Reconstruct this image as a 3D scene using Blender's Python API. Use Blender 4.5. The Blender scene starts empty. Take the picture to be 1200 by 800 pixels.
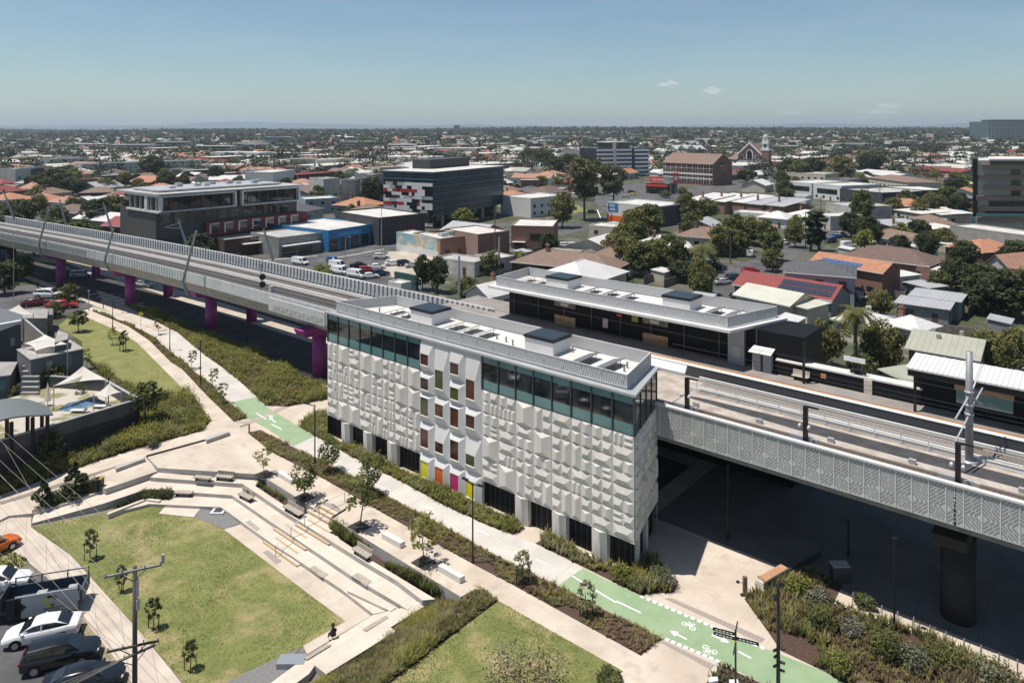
import bpy, math, random
import numpy as np
from mathutils import Vector, Matrix
from mathutils.geometry import tessellate_polygon
random.seed(7); RNG = np.random.default_rng(11)
SC = bpy.context.scene; COL = SC.collection
H = 36.0; F = 850.0; HY = 152.0; L = -1.6
def at(px, py, z=0.0):
    Y = F*(H-z)/(py-HY); return Vector(((px-600.0)*Y/F, Y, z))
A0 = Vector((-21.65, 85.2, 0)); UX, UY = 0.7636, -0.6457; ANG = math.atan2(UY, UX)
def W(u, v, z=0.0): return Vector((A0.x+u*UX-v*UY, A0.y+u*UY+v*UX, z))
# ------------------------------------------------------------------ materials
MATS = {}
def mat(name, c, rough=.85, metal=0., var=0., vs=1.0, c2=None, det=4, bump=0., bs=8., spec=.5, lo=.35, hi=.65, extra=None, alpha=None, trans=0., sc=(1,1,1), emit=None, coord='Object', coat=0):
    if name in MATS: return MATS[name]
    m = bpy.data.materials.new(name); m.use_nodes = True; nt = m.node_tree; N = nt.nodes; Lk = nt.links
    b = N['Principled BSDF']; b.inputs['Roughness'].default_value = rough; b.inputs['Metallic'].default_value = metal
    b.inputs['Specular IOR Level'].default_value = spec; b.inputs['Coat Weight'].default_value = coat
    col = (c[0], c[1], c[2], 1); b.inputs['Base Color'].default_value = col
    if emit: b.inputs['Emission Color'].default_value = (*emit[:3], 1); b.inputs['Emission Strength'].default_value = emit[3]
    tc = N.new('ShaderNodeTexCoord'); mp = N.new('ShaderNodeMapping'); mp.inputs['Scale'].default_value = sc
    Lk.new(tc.outputs[coord], mp.inputs['Vector'])
    out = None
    if var or c2:
        if c2 is None:
            c1 = tuple(x*(1-var) for x in c); c2 = tuple(min(1, x*(1+var)) for x in c)
        else: c1 = c
        n = N.new('ShaderNodeTexNoise'); n.inputs['Scale'].default_value = vs; n.inputs['Detail'].default_value = det
        Lk.new(mp.outputs[0], n.inputs['Vector'])
        r = N.new('ShaderNodeValToRGB'); r.color_ramp.elements[0].position = lo; r.color_ramp.elements[1].position = hi
        r.color_ramp.elements[0].color = (*c1, 1); r.color_ramp.elements[1].color = (*c2, 1)
        Lk.new(n.outputs['Fac'], r.inputs['Fac']); out = r.outputs['Color']
    if extra: out = extra(N, Lk, mp.outputs[0], out, col)
    if out is not None: Lk.new(out, b.inputs['Base Color'])
    if bump:
        n2 = N.new('ShaderNodeTexNoise'); n2.inputs['Scale'].default_value = bs; n2.inputs['Detail'].default_value = 5
        Lk.new(mp.outputs[0], n2.inputs['Vector'])
        bp = N.new('ShaderNodeBump'); bp.inputs['Strength'].default_value = bump; bp.inputs['Distance'].default_value = .05
        Lk.new(n2.outputs['Fac'], bp.inputs['Height']); Lk.new(bp.outputs[0], b.inputs['Normal'])
    if trans:
        t = N.new('ShaderNodeBsdfTranslucent'); mx = N.new('ShaderNodeMixShader'); mx.inputs[0].default_value = trans
        if out is not None: Lk.new(out, t.inputs['Color'])
        else: t.inputs['Color'].default_value = col
        Lk.new(b.outputs[0], mx.inputs[1]); Lk.new(t.outputs[0], mx.inputs[2]); Lk.new(mx.outputs[0], N['Material Output'].inputs['Surface'])
    MATS[name] = m; return m
def mixc(N, Lk, fac, a, b, kind='MIX'):
    m = N.new('ShaderNodeMix'); m.data_type = 'RGBA'; m.blend_type = kind
    if hasattr(fac, 'is_linked') or hasattr(fac, 'links'): Lk.new(fac, m.inputs[0])
    else: m.inputs[0].default_value = fac
    for s, i in ((a, 6), (b, 7)):
        if isinstance(s, tuple): m.inputs[i].default_value = s if len(s) == 4 else (*s, 1)
        else: Lk.new(s, m.inputs[i])
    return m.outputs[2]
def rotmap(N, Lk, vec, ang):
    m = N.new('ShaderNodeMapping'); m.inputs['Rotation'].default_value = (0, 0, ang); Lk.new(vec, m.inputs['Vector']); return m.outputs[0]
def ex_joint(step_u, step_v, wdt, dark, ang=-ANG):
    # paving joints: thin darker lines on a rotated grid
    def f(N, Lk, vec, out, col):
        v = rotmap(N, Lk, vec, ang)
        s = N.new('ShaderNodeSeparateXYZ'); Lk.new(v, s.inputs[0]); acc = None
        for k, st in ((0, step_u), (1, step_v)):
            if not st: continue
            d = N.new('ShaderNodeMath'); d.operation = 'DIVIDE'; Lk.new(s.outputs[k], d.inputs[0]); d.inputs[1].default_value = st
            fr = N.new('ShaderNodeMath'); fr.operation = 'FRACT'; Lk.new(d.outputs[0], fr.inputs[0])
            lt = N.new('ShaderNodeMath'); lt.operation = 'LESS_THAN'; Lk.new(fr.outputs[0], lt.inputs[0]); lt.inputs[1].default_value = wdt/st
            if acc is None: acc = lt.outputs[0]
            else:
                mx = N.new('ShaderNodeMath'); mx.operation = 'MAXIMUM'; Lk.new(acc, mx.inputs[0]); Lk.new(lt.outputs[0], mx.inputs[1]); acc = mx.outputs[0]
        src = out if out is not None else col
        return mixc(N, Lk, acc, src, dark)
    return f
def ex_patch(c3, sc, lo, hi, inner=None):
    def f(N, Lk, vec, out, col):
        if inner: out = inner(N, Lk, vec, out, col)
        n = N.new('ShaderNodeTexNoise'); n.inputs['Scale'].default_value = sc; n.inputs['Detail'].default_value = 5; n.inputs['Roughness'].default_value = .65
        Lk.new(vec, n.inputs['Vector']); r = N.new('ShaderNodeMapRange'); r.inputs[1].default_value = lo; r.inputs[2].default_value = hi
        Lk.new(n.outputs['Fac'], r.inputs[0]); return mixc(N, Lk, r.outputs[0], out if out is not None else col, c3)
    return f
def ex_tile(axis, step, dark, w=.25, amt=.5):
    # roof tile courses / corrugation: darker lines across the object's z or x
    def f(N, Lk, vec, out, col):
        s = N.new('ShaderNodeSeparateXYZ'); Lk.new(vec, s.inputs[0])
        d = N.new('ShaderNodeMath'); d.operation = 'DIVIDE'; Lk.new(s.outputs[axis], d.inputs[0]); d.inputs[1].default_value = step
        fr = N.new('ShaderNodeMath'); fr.operation = 'FRACT'; Lk.new(d.outputs[0], fr.inputs[0])
        lt = N.new('ShaderNodeMath'); lt.operation = 'LESS_THAN'; Lk.new(fr.outputs[0], lt.inputs[0]); lt.inputs[1].default_value = w
        ml = N.new('ShaderNodeMath'); ml.operation = 'MULTIPLY'; Lk.new(lt.outputs[0], ml.inputs[0]); ml.inputs[1].default_value = amt
        return mixc(N, Lk, ml.outputs[0], out if out is not None else col, dark)
    return f
# ------------------------------------------------------------------ mesh collector
class MB:
    def __init__(s, tf=None): s.V = []; s.n = 0; s.Lp = []; s.cnt = []; s.mi = []; s.mats = []; s.tf = tf
    def m(s, mt):
        if mt not in s.mats: s.mats.append(mt)
        return s.mats.index(mt)
    def verts(s, vs):
        a = np.array([tuple(v) for v in vs], dtype=float) if not isinstance(vs, np.ndarray) else vs
        if s.tf is not None:
            u, v, z = a[:, 0], a[:, 1], a[:, 2]
            a = np.stack([A0.x+u*UX-v*UY, A0.y+u*UY+v*UX, z], 1) if s.tf == 'uv' else s.tf(a)
        b = s.n; s.V.append(a); s.n += len(a); return b
    def face(s, idx, mi): s.Lp.append(np.array(idx)); s.cnt.append(np.array([len(idx)])); s.mi.append(np.array([mi]))
    def poly(s, pts, mt): b = s.verts(pts); s.face(list(range(b, b+len(pts))), s.m(mt))
    def quads(s, Q, mt):           # Q (n,4,3)
        n = len(Q)
        if n == 0: return
        k = Q.shape[1]; b = s.verts(Q.reshape(-1, 3)); s.Lp.append(np.arange(b, b+n*k)); s.cnt.append(np.full(n, k)); s.mi.append(np.full(n, s.m(mt)))
    def box(s, x0, y0, z0, x1, y1, z1, mt, top=None):
        b = s.verts([(x0,y0,z0),(x1,y0,z0),(x1,y1,z0),(x0,y1,z0),(x0,y0,z1),(x1,y0,z1),(x1,y1,z1),(x0,y1,z1)]); i = s.m(mt)
        for f in ((0,3,2,1),(0,1,5,4),(1,2,6,5),(2,3,7,6),(3,0,4,7)): s.face([b+k for k in f], i)
        s.face([b+4,b+5,b+6,b+7], s.m(top) if top else i)
    def cbox(s, cx, cy, cz, sx, sy, sz, mt): s.box(cx-sx/2, cy-sy/2, cz, cx+sx/2, cy+sy/2, cz+sz, mt)
    def prism(s, pts, z0, mt, top=None, z1=None):
        # pts: (x,y[,z]) ring; top at z (or z1), bottom at z0
        P = [(p[0], p[1], (p[2] if z1 is None else z1)) for p in pts]; ar = sum(P[i-1][0]*P[i][1]-P[i][0]*P[i-1][1] for i in range(len(P)))
        if ar < 0: P = P[::-1]
        n = len(P); b = s.verts(P+[(p[0], p[1], z0) for p in P]); i = s.m(mt)
        s.face([b+k for k in range(n)], s.m(top) if top else i)
        for k in range(n): q = (k+1) % n; s.face([b+k, b+n+k, b+n+q, b+q], i)
    def beam(s, p, q, w, h, mt, up=(0,0,1)):
        p = Vector(p); q = Vector(q); d = (q-p)
        if d.length < 1e-6: return
        d.normalize(); up = Vector(up)
        if abs(d.dot(up)) > .98: up = Vector((UX, UY, 0))
        sd = d.cross(up).normalized()*w/2; u2 = sd.cross(d).normalized()*h/2
        b = s.verts([p-sd-u2, p+sd-u2, p+sd+u2, p-sd+u2, q-sd-u2, q+sd-u2, q+sd+u2, q-sd+u2]); i = s.m(mt)
        for f in ((0,1,2,3),(7,6,5,4),(0,4,5,1),(1,5,6,2),(2,6,7,3),(3,7,4,0)): s.face([b+k for k in f], i)
    def tube(s, p, q, r, mt, n=8, r2=None, caps=True):
        p = Vector(p); q = Vector(q); r2 = r if r2 is None else r2; d = (q-p)
        if d.length < 1e-6: return
        d.normalize(); a = d.orthogonal().normalized(); c = d.cross(a); V = []
        for P, R in ((p, r), (q, r2)):
            for k in range(n): t = 2*math.pi*k/n; V.append(P+a*(R*math.cos(t))+c*(R*math.sin(t)))
        b = s.verts(V); i = s.m(mt)
        for k in range(n): g = (k+1) % n; s.face([b+k, b+g, b+n+g, b+n+k], i)
        if caps: s.face([b+k for k in range(n)][::-1], i); s.face([b+n+k for k in range(n)], i)
    def path(s, pts, r, mt, n=6):
        for a, b in zip(pts, pts[1:]): s.tube(a, b, r, mt, n)
    def loft(s, rings, mt, cap=True, closed=True):
        n = len(rings[0]); b = s.verts([v for r in rings for v in r]); i = s.m(mt)
        for a in range(len(rings)-1):
            for k in range(n if closed else n-1):
                g = (k+1) % n; s.face([b+a*n+k, b+a*n+g, b+(a+1)*n+g, b+(a+1)*n+k], i)
        if cap: s.face([b+k for k in range(n)][::-1], i); s.face([b+(len(rings)-1)*n+k for k in range(n)], i)
    def mesh(s, name, inv=None, smooth=False):
        V = np.concatenate(s.V) if s.V else np.zeros((0, 3))
        if inv is not None:
            M = np.array(inv); V = V @ M[:3, :3].T + M[:3, 3]
        me = bpy.data.meshes.new(name); Lp = np.concatenate(s.Lp); cn = np.concatenate(s.cnt); mi = np.concatenate(s.mi)
        me.vertices.add(len(V)); me.vertices.foreach_set('co', V.astype(np.float32).ravel())
        me.loops.add(len(Lp)); me.loops.foreach_set('vertex_index', Lp.astype(np.int32))
        me.polygons.add(len(cn)); st = np.concatenate([[0], np.cumsum(cn)[:-1]]); me.polygons.foreach_set('loop_start', st.astype(np.int32))
        me.polygons.foreach_set('loop_total', cn.astype(np.int32)); me.polygons.foreach_set('material_index', mi.astype(np.int32))
        me.polygons.foreach_set('use_smooth', np.full(len(cn), bool(smooth)))
        for mt in s.mats: me.materials.append(mt)
        me.update(calc_edges=True); me.validate(); return me
    def build(s, name, parent=None, smooth=False, bevel=0):
        if not s.V: return None
        inv = None
        if parent is not None:
            M = Matrix.Identity(4); p = parent
            while p is not None: M = p.matrix_basis @ M; p = p.parent
            inv = M.inverted()
        o = bpy.data.objects.new(name, s.mesh(name, inv, smooth)); COL.objects.link(o)
        if parent is not None: o.parent = parent
        if bevel:
            b = o.modifiers.new('b', 'BEVEL'); b.width = bevel; b.segments = 2; b.limit_method = 'ANGLE'; b.angle_limit = .6
        return o
def tag(o, label=None, cat=None, group=None, kind=None):
    if label: o['label'] = label
    if cat: o['category'] = cat
    if group: o['group'] = group
    if kind: o['kind'] = kind
    return o
def thing(name, label, cat, loc=(0,0,0), rz=0, group=None):
    o = bpy.data.objects.new(name, None); COL.objects.link(o); o.location = loc; o.rotation_euler = (0, 0, rz); o.empty_display_size = .3
    return tag(o, label, cat, group)
def one(mb, name, label, cat, group=None, smooth=False, bevel=0, loc=None):
    if loc is None:
        V = np.concatenate(mb.V); loc = ((V[:,0].min()+V[:,0].max())/2, (V[:,1].min()+V[:,1].max())/2, V[:,2].min())
    me = mb.mesh(name, Matrix.Translation(-Vector(loc)), smooth); o = bpy.data.objects.new(name, me); COL.objects.link(o); o.location = loc
    if bevel:
        b = o.modifiers.new('b', 'BEVEL'); b.width = bevel; b.segments = 2; b.limit_method = 'ANGLE'; b.angle_limit = .6
    return tag(o, label, cat, group)
def struct(mb, name): o = mb.build(name); o['kind'] = 'structure'; return o
def copy_tree(o, parent=None):
    c = o.copy(); COL.objects.link(c)
    if parent is not None: c.parent = parent
    for ch in KIDS.get(o.name, ()): copy_tree(ch, c)
    return c
KIDS = {}
def reg(o):
    KIDS[o.name] = [c for c in o.children]
    for c in KIDS[o.name]: reg(c)
    return o
def setg(o, loc, rz=0, sc=1, label=None, group=None, cat=None):
    o.location = loc; o.rotation_euler = (0, 0, rz); o.scale = (sc, sc, sc) if not isinstance(sc, tuple) else sc
    if label: o['label'] = label
    if group: o['group'] = group
    return o
# palette
conc = mat('pale_paving', (.44,.375,.305), .85, c2=(.53,.465,.39), vs=.3, det=9, extra=ex_patch((.33,.28,.23), .55, .52, .8, ex_joint(2.4, 2.4, .03, (.385,.335,.28))), bump=.12, bs=14)
conc2 = mat('cool_path_concrete', (.43,.41,.38), .85, c2=(.52,.495,.46), vs=.4, det=7, extra=ex_patch((.38,.36,.33), 1.6, .52, .8, ex_joint(3.5, 0, .035, (.33,.31,.28))), bump=.1, bs=14)
concW = mat('cast_concrete', (.33,.315,.295), .9, c2=(.43,.41,.385), vs=.9, det=6, bump=.2, bs=12)
concT = mat('terrace_concrete', (.48,.42,.35), .85, c2=(.57,.51,.435), vs=.4, det=9, extra=ex_patch((.39,.34,.285), 1.8, .55, .85, ex_joint(1.8, 0, .03, (.34,.30,.25))), bump=.1, bs=14)
precast = mat('white_precast', (.55,.525,.485), .8, c2=(.65,.62,.575), vs=.9, det=8, sc=(1,1,.35), extra=ex_patch((.46,.435,.40), .8, .56, .8))
precM = mat('white_panel', (.58,.575,.565), .7, c2=(.66,.655,.645), vs=.3, det=3)
whitem = mat('white_metal', (.60,.60,.585), .45, var=.06, vs=.5)
greym = mat('grey_metal', (.42,.43,.44), .45, .3, var=.08, vs=.5)
dgrey = mat('dark_grey_metal', (.06,.065,.075), .4, .2)
black = mat('black_paint', (.010,.011,.013), .45, spec=.4)
blackp = mat('black_cladding', (.007,.0075,.009), .6, spec=.2, extra=ex_tile(0, .35, (.008,.008,.009), .12, .9))
asph = mat('asphalt', (.075,.075,.078), .9, c2=(.115,.112,.108), vs=.5, det=8, extra=ex_patch((.055,.055,.058), .13, .45, .6), bump=.2, bs=30)
asphD = mat('viaduct_road_asphalt', (.055,.054,.054), .9, c2=(.085,.082,.080), vs=.25, det=9, spec=.2, extra=ex_patch((.045,.044,.044), .9, .5, .7))
green = mat('green_cycle_paint', (.205,.30,.17), .8, c2=(.25,.34,.205), vs=.6, det=9, extra=ex_patch((.28,.33,.225), 1.6, .5, .8), bump=.1, bs=20)
whitep = mat('white_road_paint', (.78,.78,.75), .7, var=.08, vs=3)
mulch = mat('bark_mulch', (.045,.026,.019), .95, c2=(.095,.056,.040), vs=9, det=6, bump=.8, bs=25)
gravel = mat('dark_gravel', (.13,.13,.13), .95, c2=(.22,.215,.205), vs=12, det=5, bump=.6, bs=30)
tan = mat('tan_timber', (.42,.30,.18), .7, c2=(.52,.39,.25), vs=3, sc=(1,6,1), extra=ex_joint(0, .14, .02, (.14,.10,.07)))
decking = mat('grey_timber_inlay', (.33,.29,.24), .8, c2=(.43,.385,.33), vs=3, extra=ex_joint(0, .16, .03, (.10,.09,.08)))
tactile = mat('tactile_paving', (.27,.23,.205), .8, extra=ex_joint(.3,.3,.05,(.33,.29,.255)))
def grassmat(name, a, b, dry, amt=.55):
    return mat(name, a, .95, c2=b, vs=.45, det=9, extra=ex_patch(dry, .32, amt, amt+.22, ex_patch(tuple(x*.55 for x in a), 3.5, .52, .75)), bump=.9, bs=18, lo=.3, hi=.7)
grass = grassmat('lawn_turf', (.125,.145,.038), (.19,.205,.062), (.33,.27,.135), .475)
grassA = grassmat('bright_lawn', (.15,.162,.045), (.21,.215,.072), (.28,.235,.11), .53)
purple = mat('purple_pier_paint', (.25,.030,.20), .6, c2=(.31,.045,.245), vs=.7)
redp = mat('red_paint', (.35,.02,.025), .4)
glassD = mat('dark_glass', (.012,.016,.02), .04, spec=.9, var=.4, vs=.6)
glassT = mat('teal_glass', (.10,.21,.215), .12, spec=.8, c2=(.13,.26,.26), vs=.4)
skyg = mat('skylight_glass', (.016,.024,.028), .3, spec=.35)
steel = mat('galvanised_steel', (.26,.27,.28), .55, .3, var=.12, vs=1.5)
rail_s = mat('rail_steel', (.40,.36,.33), .35, .7)
ballast = mat('track_ballast', (.10,.08,.065), .95, c2=(.22,.185,.155), vs=7, det=5, bump=.8, bs=20)
slabc = mat('track_slab', (.33,.29,.25), .9, c2=(.44,.395,.35), vs=.8, det=8, extra=ex_patch((.25,.21,.18), .5, .5, .7))
copper = mat('copper_panel', (.30,.20,.12), .4, .4, c2=(.40,.28,.18), vs=1.5)
orange = mat('orange_tactile', (.50,.22,.085), .8, var=.12, vs=2)
plat = mat('platform_asphalt', (.20,.18,.165), .9, c2=(.26,.24,.22), vs=.5)
screen = mat('screen_panel', (.50,.505,.495), .6, var=.05, vs=.5)
slot = mat('screen_slot', (.27,.275,.27), .8)
finback = mat('screen_mesh_grey', (.40,.40,.405), .6)
pierD = mat('shade_darkened_pier_concrete', (.020,.019,.019), .9, c2=(.032,.031,.030), vs=.6, det=6)  # pier concrete coloured near black, the shade under the deck painted in
# ================================================================== GROUND
def P(pts, z=0.0): return [at(p[0], p[1], p[2] if len(p) > 2 else z) for p in pts]
def lift(pts, dz): return [Vector((p[0], p[1], p[2]+dz)) for p in pts]
def tess(outer, holes=()):
    loops = [[Vector(p) for p in outer]]+[[Vector(p) for p in h] for h in holes]
    flat = [v for l in loops for v in l]; return flat, tessellate_polygon(loops)
suburb = mat('suburb_ground', (.055,.057,.040), .95, c2=(.12,.11,.088), vs=.05, det=9, extra=ex_patch((.045,.058,.022), .09, .46, .54, ex_patch((.20,.185,.16), .22, .58, .66)), bump=.2, bs=4)
HOLE = P([(165,499),(246,493),(300,512),(330,548),(400,597),(545,683),(598,712),(470,840),(380,1100),(-900,1100),(-900,640),(0,553)])
outer = [Vector(p) for p in ((-900,14,-.012),(500,14,-.012),(500,700,-.012),(-900,700,-.012))]
hole = [Vector((p.x, p.y, -.012)) for p in HOLE]
fl, tr = tess(outer, [hole])
g = MB(); b0 = g.verts(fl); i0 = g.m(suburb)
for t in tr:
    a = [fl[k] for k in t]; nz = (a[1]-a[0]).cross(a[2]-a[0]).z
    g.face([b0+k for k in (t if nz > 0 else t[::-1])], i0)
struct(g, 'ground')
def tz(X, Y):
    t = min(1, max(0, (Y-650)/2600.)); t = t*t*(3-2*t)
    return t*(27+5*math.sin(X/900.+.6)+3.5*math.sin(X/260.+Y/500.))
g = MB(); ys = [690,760,850,960,1100,1250,1400,1600,1800,2050,2350,2700,3100,3600,4300,5500,8000,12000,18000]
xs = np.linspace(-1.15, 1.15, 60); gv = [(x*Y, Y, (tz(x*Y, Y) if Y < 4200 else max(-10, tz(x*Y,4200)-(Y-4200)*.01))-.02) for Y in ys for x in xs]
b0 = g.verts(gv); i0 = g.m(suburb)
for r in range(len(ys)-1):
    for c in range(59): g.face([b0+r*60+c, b0+r*60+c+1, b0+(r+1)*60+c+1, b0+(r+1)*60+c], i0)
struct(g, 'far_terrain')
g = MB(); g.poly([(-160,14,L-.01),(40,14,L-.01),(40,110,L-.01),(-160,110,L-.01)], mat('lower_soil', (.16,.145,.12), .95, var=.3, vs=1))
struct(g, 'lower_ground')
def sheet(name, polys, mt, dz, kind='structure', z=0.0):
    g = MB()
    for p in polys:
        q = lift(P(p, z), dz); ar = sum(q[i-1].x*q[i].y-q[i].x*q[i-1].y for i in range(len(q)))
        if ar < 0: q = q[::-1]
        fl, tr = tess(q); b0 = g.verts(fl); i = g.m(mt)
        for t in tr:
            a = [fl[k] for k in t]; nz = (a[1]-a[0]).cross(a[2]-a[0]).z
            g.face([b0+k for k in (t if nz > 0 else t[::-1])], i)
    return struct(g, name)
# paving around the station and under the viaduct
sheet('station_paving', [[(100,350),(140,352),(190,372),(270,400),(330,414),(383,440),(700,420),(980,560),(1260,690),(1260,1100),(760,1100),(700,812),(600,712),(545,683),(400,597),(330,548),(300,512),(246,493),(200,448),(150,394),(86,364)]], conc, .0)
# the road running under the viaduct
g = MB('uv'); g.poly([(-230,11.2,.008),(-10,11.2,.008),(20,12.5,.008),(36,12.5,.008),(36,20.6,.008),(-230,20.6,.008)], asphD); g.poly([(-230,25.2,.008),(36,25.2,.008),(36,33,.008),(-230,33,.008)], asphD); struct(g, 'viaduct_road')
g = MB('uv'); g.poly([(-230,20.6,.010),(36,20.6,.010),(36,25.2,.010),(-230,25.2,.010)], mat('sun_strip_concrete', (.36,.32,.26), .9, c2=(.44,.39,.32), vs=.3, det=6)); struct(g, 'sun_strip_paving')  # concrete tone lightened where the sun strip falls through the deck gap
g = MB('uv'); g.poly([(38,8.9,.012),(130,8.9,.012),(130,30,.012),(38,30,.012)], mat('shade_darkened_paving', (.125,.115,.105), .9, c2=(.17,.16,.145), vs=.25, det=8, extra=ex_joint(4,4,.05,(.095,.09,.085)))); struct(g, 'undercroft_shade_paving')  # same paving with the viaduct's shade put into its colour, from the shadow line
pth_in = [(86,362.5),(100,370),(140,387.5),(160,400),(190,430),(220,460),(246,492.5),(275,494),(240,462),(212.5,432.5),(200,425),(175,400),(150,382.5),(107.5,364)]
sheet('walking_path', [pth_in], conc, .012)
bn = [(120,365.5),(150,375),(175,387.5),(215,420),(240,440),(272.5,471),(291,490),(311,501),(344,522.5),(400,550),(512,612),(552,633),(600,660),(654,686),(775,747.5),(845,776),(905,806),(960,830)]
bf = [(140,362.5),(172.5,372.5),(207.5,390),(237.5,415),(272.5,440),(300,465),(311,476),(350,500),(369,511),(405,532),(470,565),(517.5,591),(570,616),(627.5,637),(682.5,666),(750,697.5),(900,761),(962,785),(1010,806)]
sheet('cycle_path', [bn+bf[::-1]], conc2, .016)
sheet('green_cycle_lane', [[(272.5,471),(291,490),(311,501),(344,522.5),(369,511),(350,500),(311,476),(300,465)],
   [(654,686),(775,747.5),(845,776),(905,806),(960,830),(1010,806),(962,785),(900,761),(750,697.5),(682.5,666)],[(107,360),(126,365),(136,362),(118,357)]], green, .020)
# painted markings
g = MB()
def mark(p, q, w, z=.026):
    p = at(*p); q = at(*q); d = (q-p).normalized(); n = Vector((-d.y, d.x, 0))*w/2
    g.poly([(p-n)+Vector((0,0,z)), (q-n)+Vector((0,0,z)), (q+n)+Vector((0,0,z)), (p+n)+Vector((0,0,z))], whitep)
for a, b_ in (((671,675),(722,706)),((722,704),(751,718)),((300,484),(312,491)),((318,497),(330,503))): mark(a, b_, .14)
def arrow(p, q, w=.14):
    mark(p, q, w); P0 = at(*p); Q = at(*q); d = (Q-P0).normalized(); n = Vector((-d.y, d.x, 0)); z = Vector((0,0,.030))
    g.poly([Q+d*.55+z, Q+n*.3+z, Q-n*.3+z] if (d.cross(n)).z > 0 else [Q+d*.55+z, Q-n*.3+z, Q+n*.3+z], whitep)
arrow((805,749),(793,743)); arrow((834,743.5),(846,749)); arrow((323,495),(318,491)); mark((865,763),(880,771), .14)
def bike(px, py, ang, s=1.0):
    c = at(px, py); R = Matrix.Rotation(ang, 3, 'Z')
    def T(x, y): return c+R @ Vector((x*s, y*s, 0))+Vector((0,0,.026))
    for cx in (-.5, .5):
        for k in range(12):
            a, b_ = 2*math.pi*k/12, 2*math.pi*(k+1)/12
            g.poly([T(cx+.26*math.cos(a), .26*math.sin(a)), T(cx+.36*math.cos(a), .36*math.sin(a)), T(cx+.36*math.cos(b_), .36*math.sin(b_)), T(cx+.26*math.cos(b_), .26*math.sin(b_))], whitep)
    for (a, b_) in (((-.5,0),(-.2,.5)),((-.2,.5),(.4,.5)),((.4,.5),(0,0)),((0,0),(-.5,0)),((0,0),(-.25,.62)),((.5,0),(.33,.72)),((.33,.72),(.12,.74)),((-.38,.64),(-.12,.64))):
        p, q = T(*a), T(*b_); d = (q-p).normalized(); n = Vector((-d.y, d.x, 0))*.045; g.poly([p-n, q-n, q+n, p+n], whitep)
bike(807, 733.5, ANG-.1, .64); bike(832, 761, ANG+math.pi-.1, .64); bike(316,488, ANG, .6)
# dashed edge squares of the crossing
def dashes(p, q, n, w=.34, ln=.42):
    p = at(*p); q = at(*q)
    for k in range(n):
        t = (k+.25)/n; c = p.lerp(q, t); d = (q-p).normalized()*ln/2; m2 = Vector((-d.y, d.x, 0)).normalized()*w/2; z = Vector((0,0,.026))
        g.poly([c-d-m2+z, c+d-m2+z, c+d+m2+z, c-d+m2+z], whitep)
dashes((751,698.5),(900,761.5),19,.3,.30); dashes((780,748.5),(847,777),9,.3,.30)
for a, b_ in (((628,655),(640,661)),((560,621),(573,627)),((495,592),(507,597)),((440,567),(451,572)),((401,549),(411,553))): mark(a, b_, .09)
struct(g, 'cycle_lane_markings')
sheet('tactile_strips', [[(778,701),(786,700),(897,748),(892,752.5)],[(774,752),(781,752),(838,779),(832,784)]], tactile, .010)
sheet('thin_drain_line', [[(0,587),(0,590),(100,562),(270,502),(291,494),(289,491),(268,499),(98,559)]], mat('drain_grate', (.24,.21,.18), .8), .022) if False else None
# ---------------------------------------------------------------- plaza slabs, ramp, terraces (split level)
def slab(name, pts, mt=conc, z=0.0, zb=L-.05, side=concW, dz=0.):
    g = MB(); q = lift(P(pts, z), dz)
    ar = sum(q[i-1].x*q[i].y-q[i].x*q[i-1].y for i in range(len(q)))
    if ar < 0: q = q[::-1]
    fl, tr = tess(q); b = g.verts(fl); i = g.m(mt)
    for t in tr:
        a = [fl[k] for k in t]; nz = (a[1]-a[0]).cross(a[2]-a[0]).z
        g.face([b+k for k in (t if nz > 0 else t[::-1])], i)
    n = len(q); b1 = g.verts(q+[Vector((p.x, p.y, zb)) for p in q]); i = g.m(side)
    for k in range(n): r = (k+1) % n; g.face([b1+k, b1+n+k, b1+n+r, b1+r], i)
    return struct(g, name)
slab('plaza', [(304,555.5),(368.5,595.5),(372,588),(402,592),(388,606.5),(540,699),(561,687.5),(590,705),(620,716),(560,655),(330,530),(291,508),(272,494),(246,492),(241,512),(205,524),(172,534.5),(185,548)], conc, dz=.006)
def zr(x): return -1.45*min(1, max(0, (246-x)/250.))
slab('ramp_path', [(x, y, zr(x)) for x, y in [(246,492),(237.5,504),(160,525),(100,545),(0,580),(-60,600),(-60,640),(10,604),(38,601),(84,588),(122,574),(172,535),(241,512)]], conc, zb=L-.1)
# shallow strip drain in the ramp path
q = [(x, y, zr(x)) for x, y in [(0,588),(100,557),(200,526),(290,496),(291,498),(200,529),(100,560.5),(0,591.5)]]
sheet('slot_drain', [q], mat('drain_grate', (.25,.215,.18), .8, extra=ex_joint(.3,.0,.1,(.10,.09,.08))), .03)
sheet('far_slot_drain', [[(272,494),(291,493),(345,470),(383,462),(383,465),(345,474),(293,497)]], mat('drain_grate2', (.33,.29,.25), .8), .024)
slab('upper_deck', [(x, y, -.30) for x, y in [(124,572.5),(184,552),(172,536),(136,548),(98,562)]], conc, dz=.02)
T1, T2, T3 = -.50, -.92, -1.28
slab('terrace_high', [(176,559,T1),(184.5,553,T1),(215,556,T1),(304,563,T1),(299,569,T1),(336,593.5,T1),(347,606,T1),(372,597,T1),(394,607,T1),(386,623.5,T1),(417,644,T1),(435,656,T1),(510,701.5,T1),(495,703,T1),(465,680,T1),(429,659,T1),(387,633,T1),(331,598,T1),(284.5,566.7,T1)], concT)
slab('terrace_middle', [(37,613,T2-.5),(40,602,T2-.5),(122,577,T2),(176,561,T2),(286,569,T2),(331,600,T2),(430,662,T2),(492,701,T2),(478,714,T2),(462,704,T2),(414,676,T2),(380,653,T2),(320,613,T2),(272,580,T2),(171,573,T2),(120,590,T2)], concT)
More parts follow.
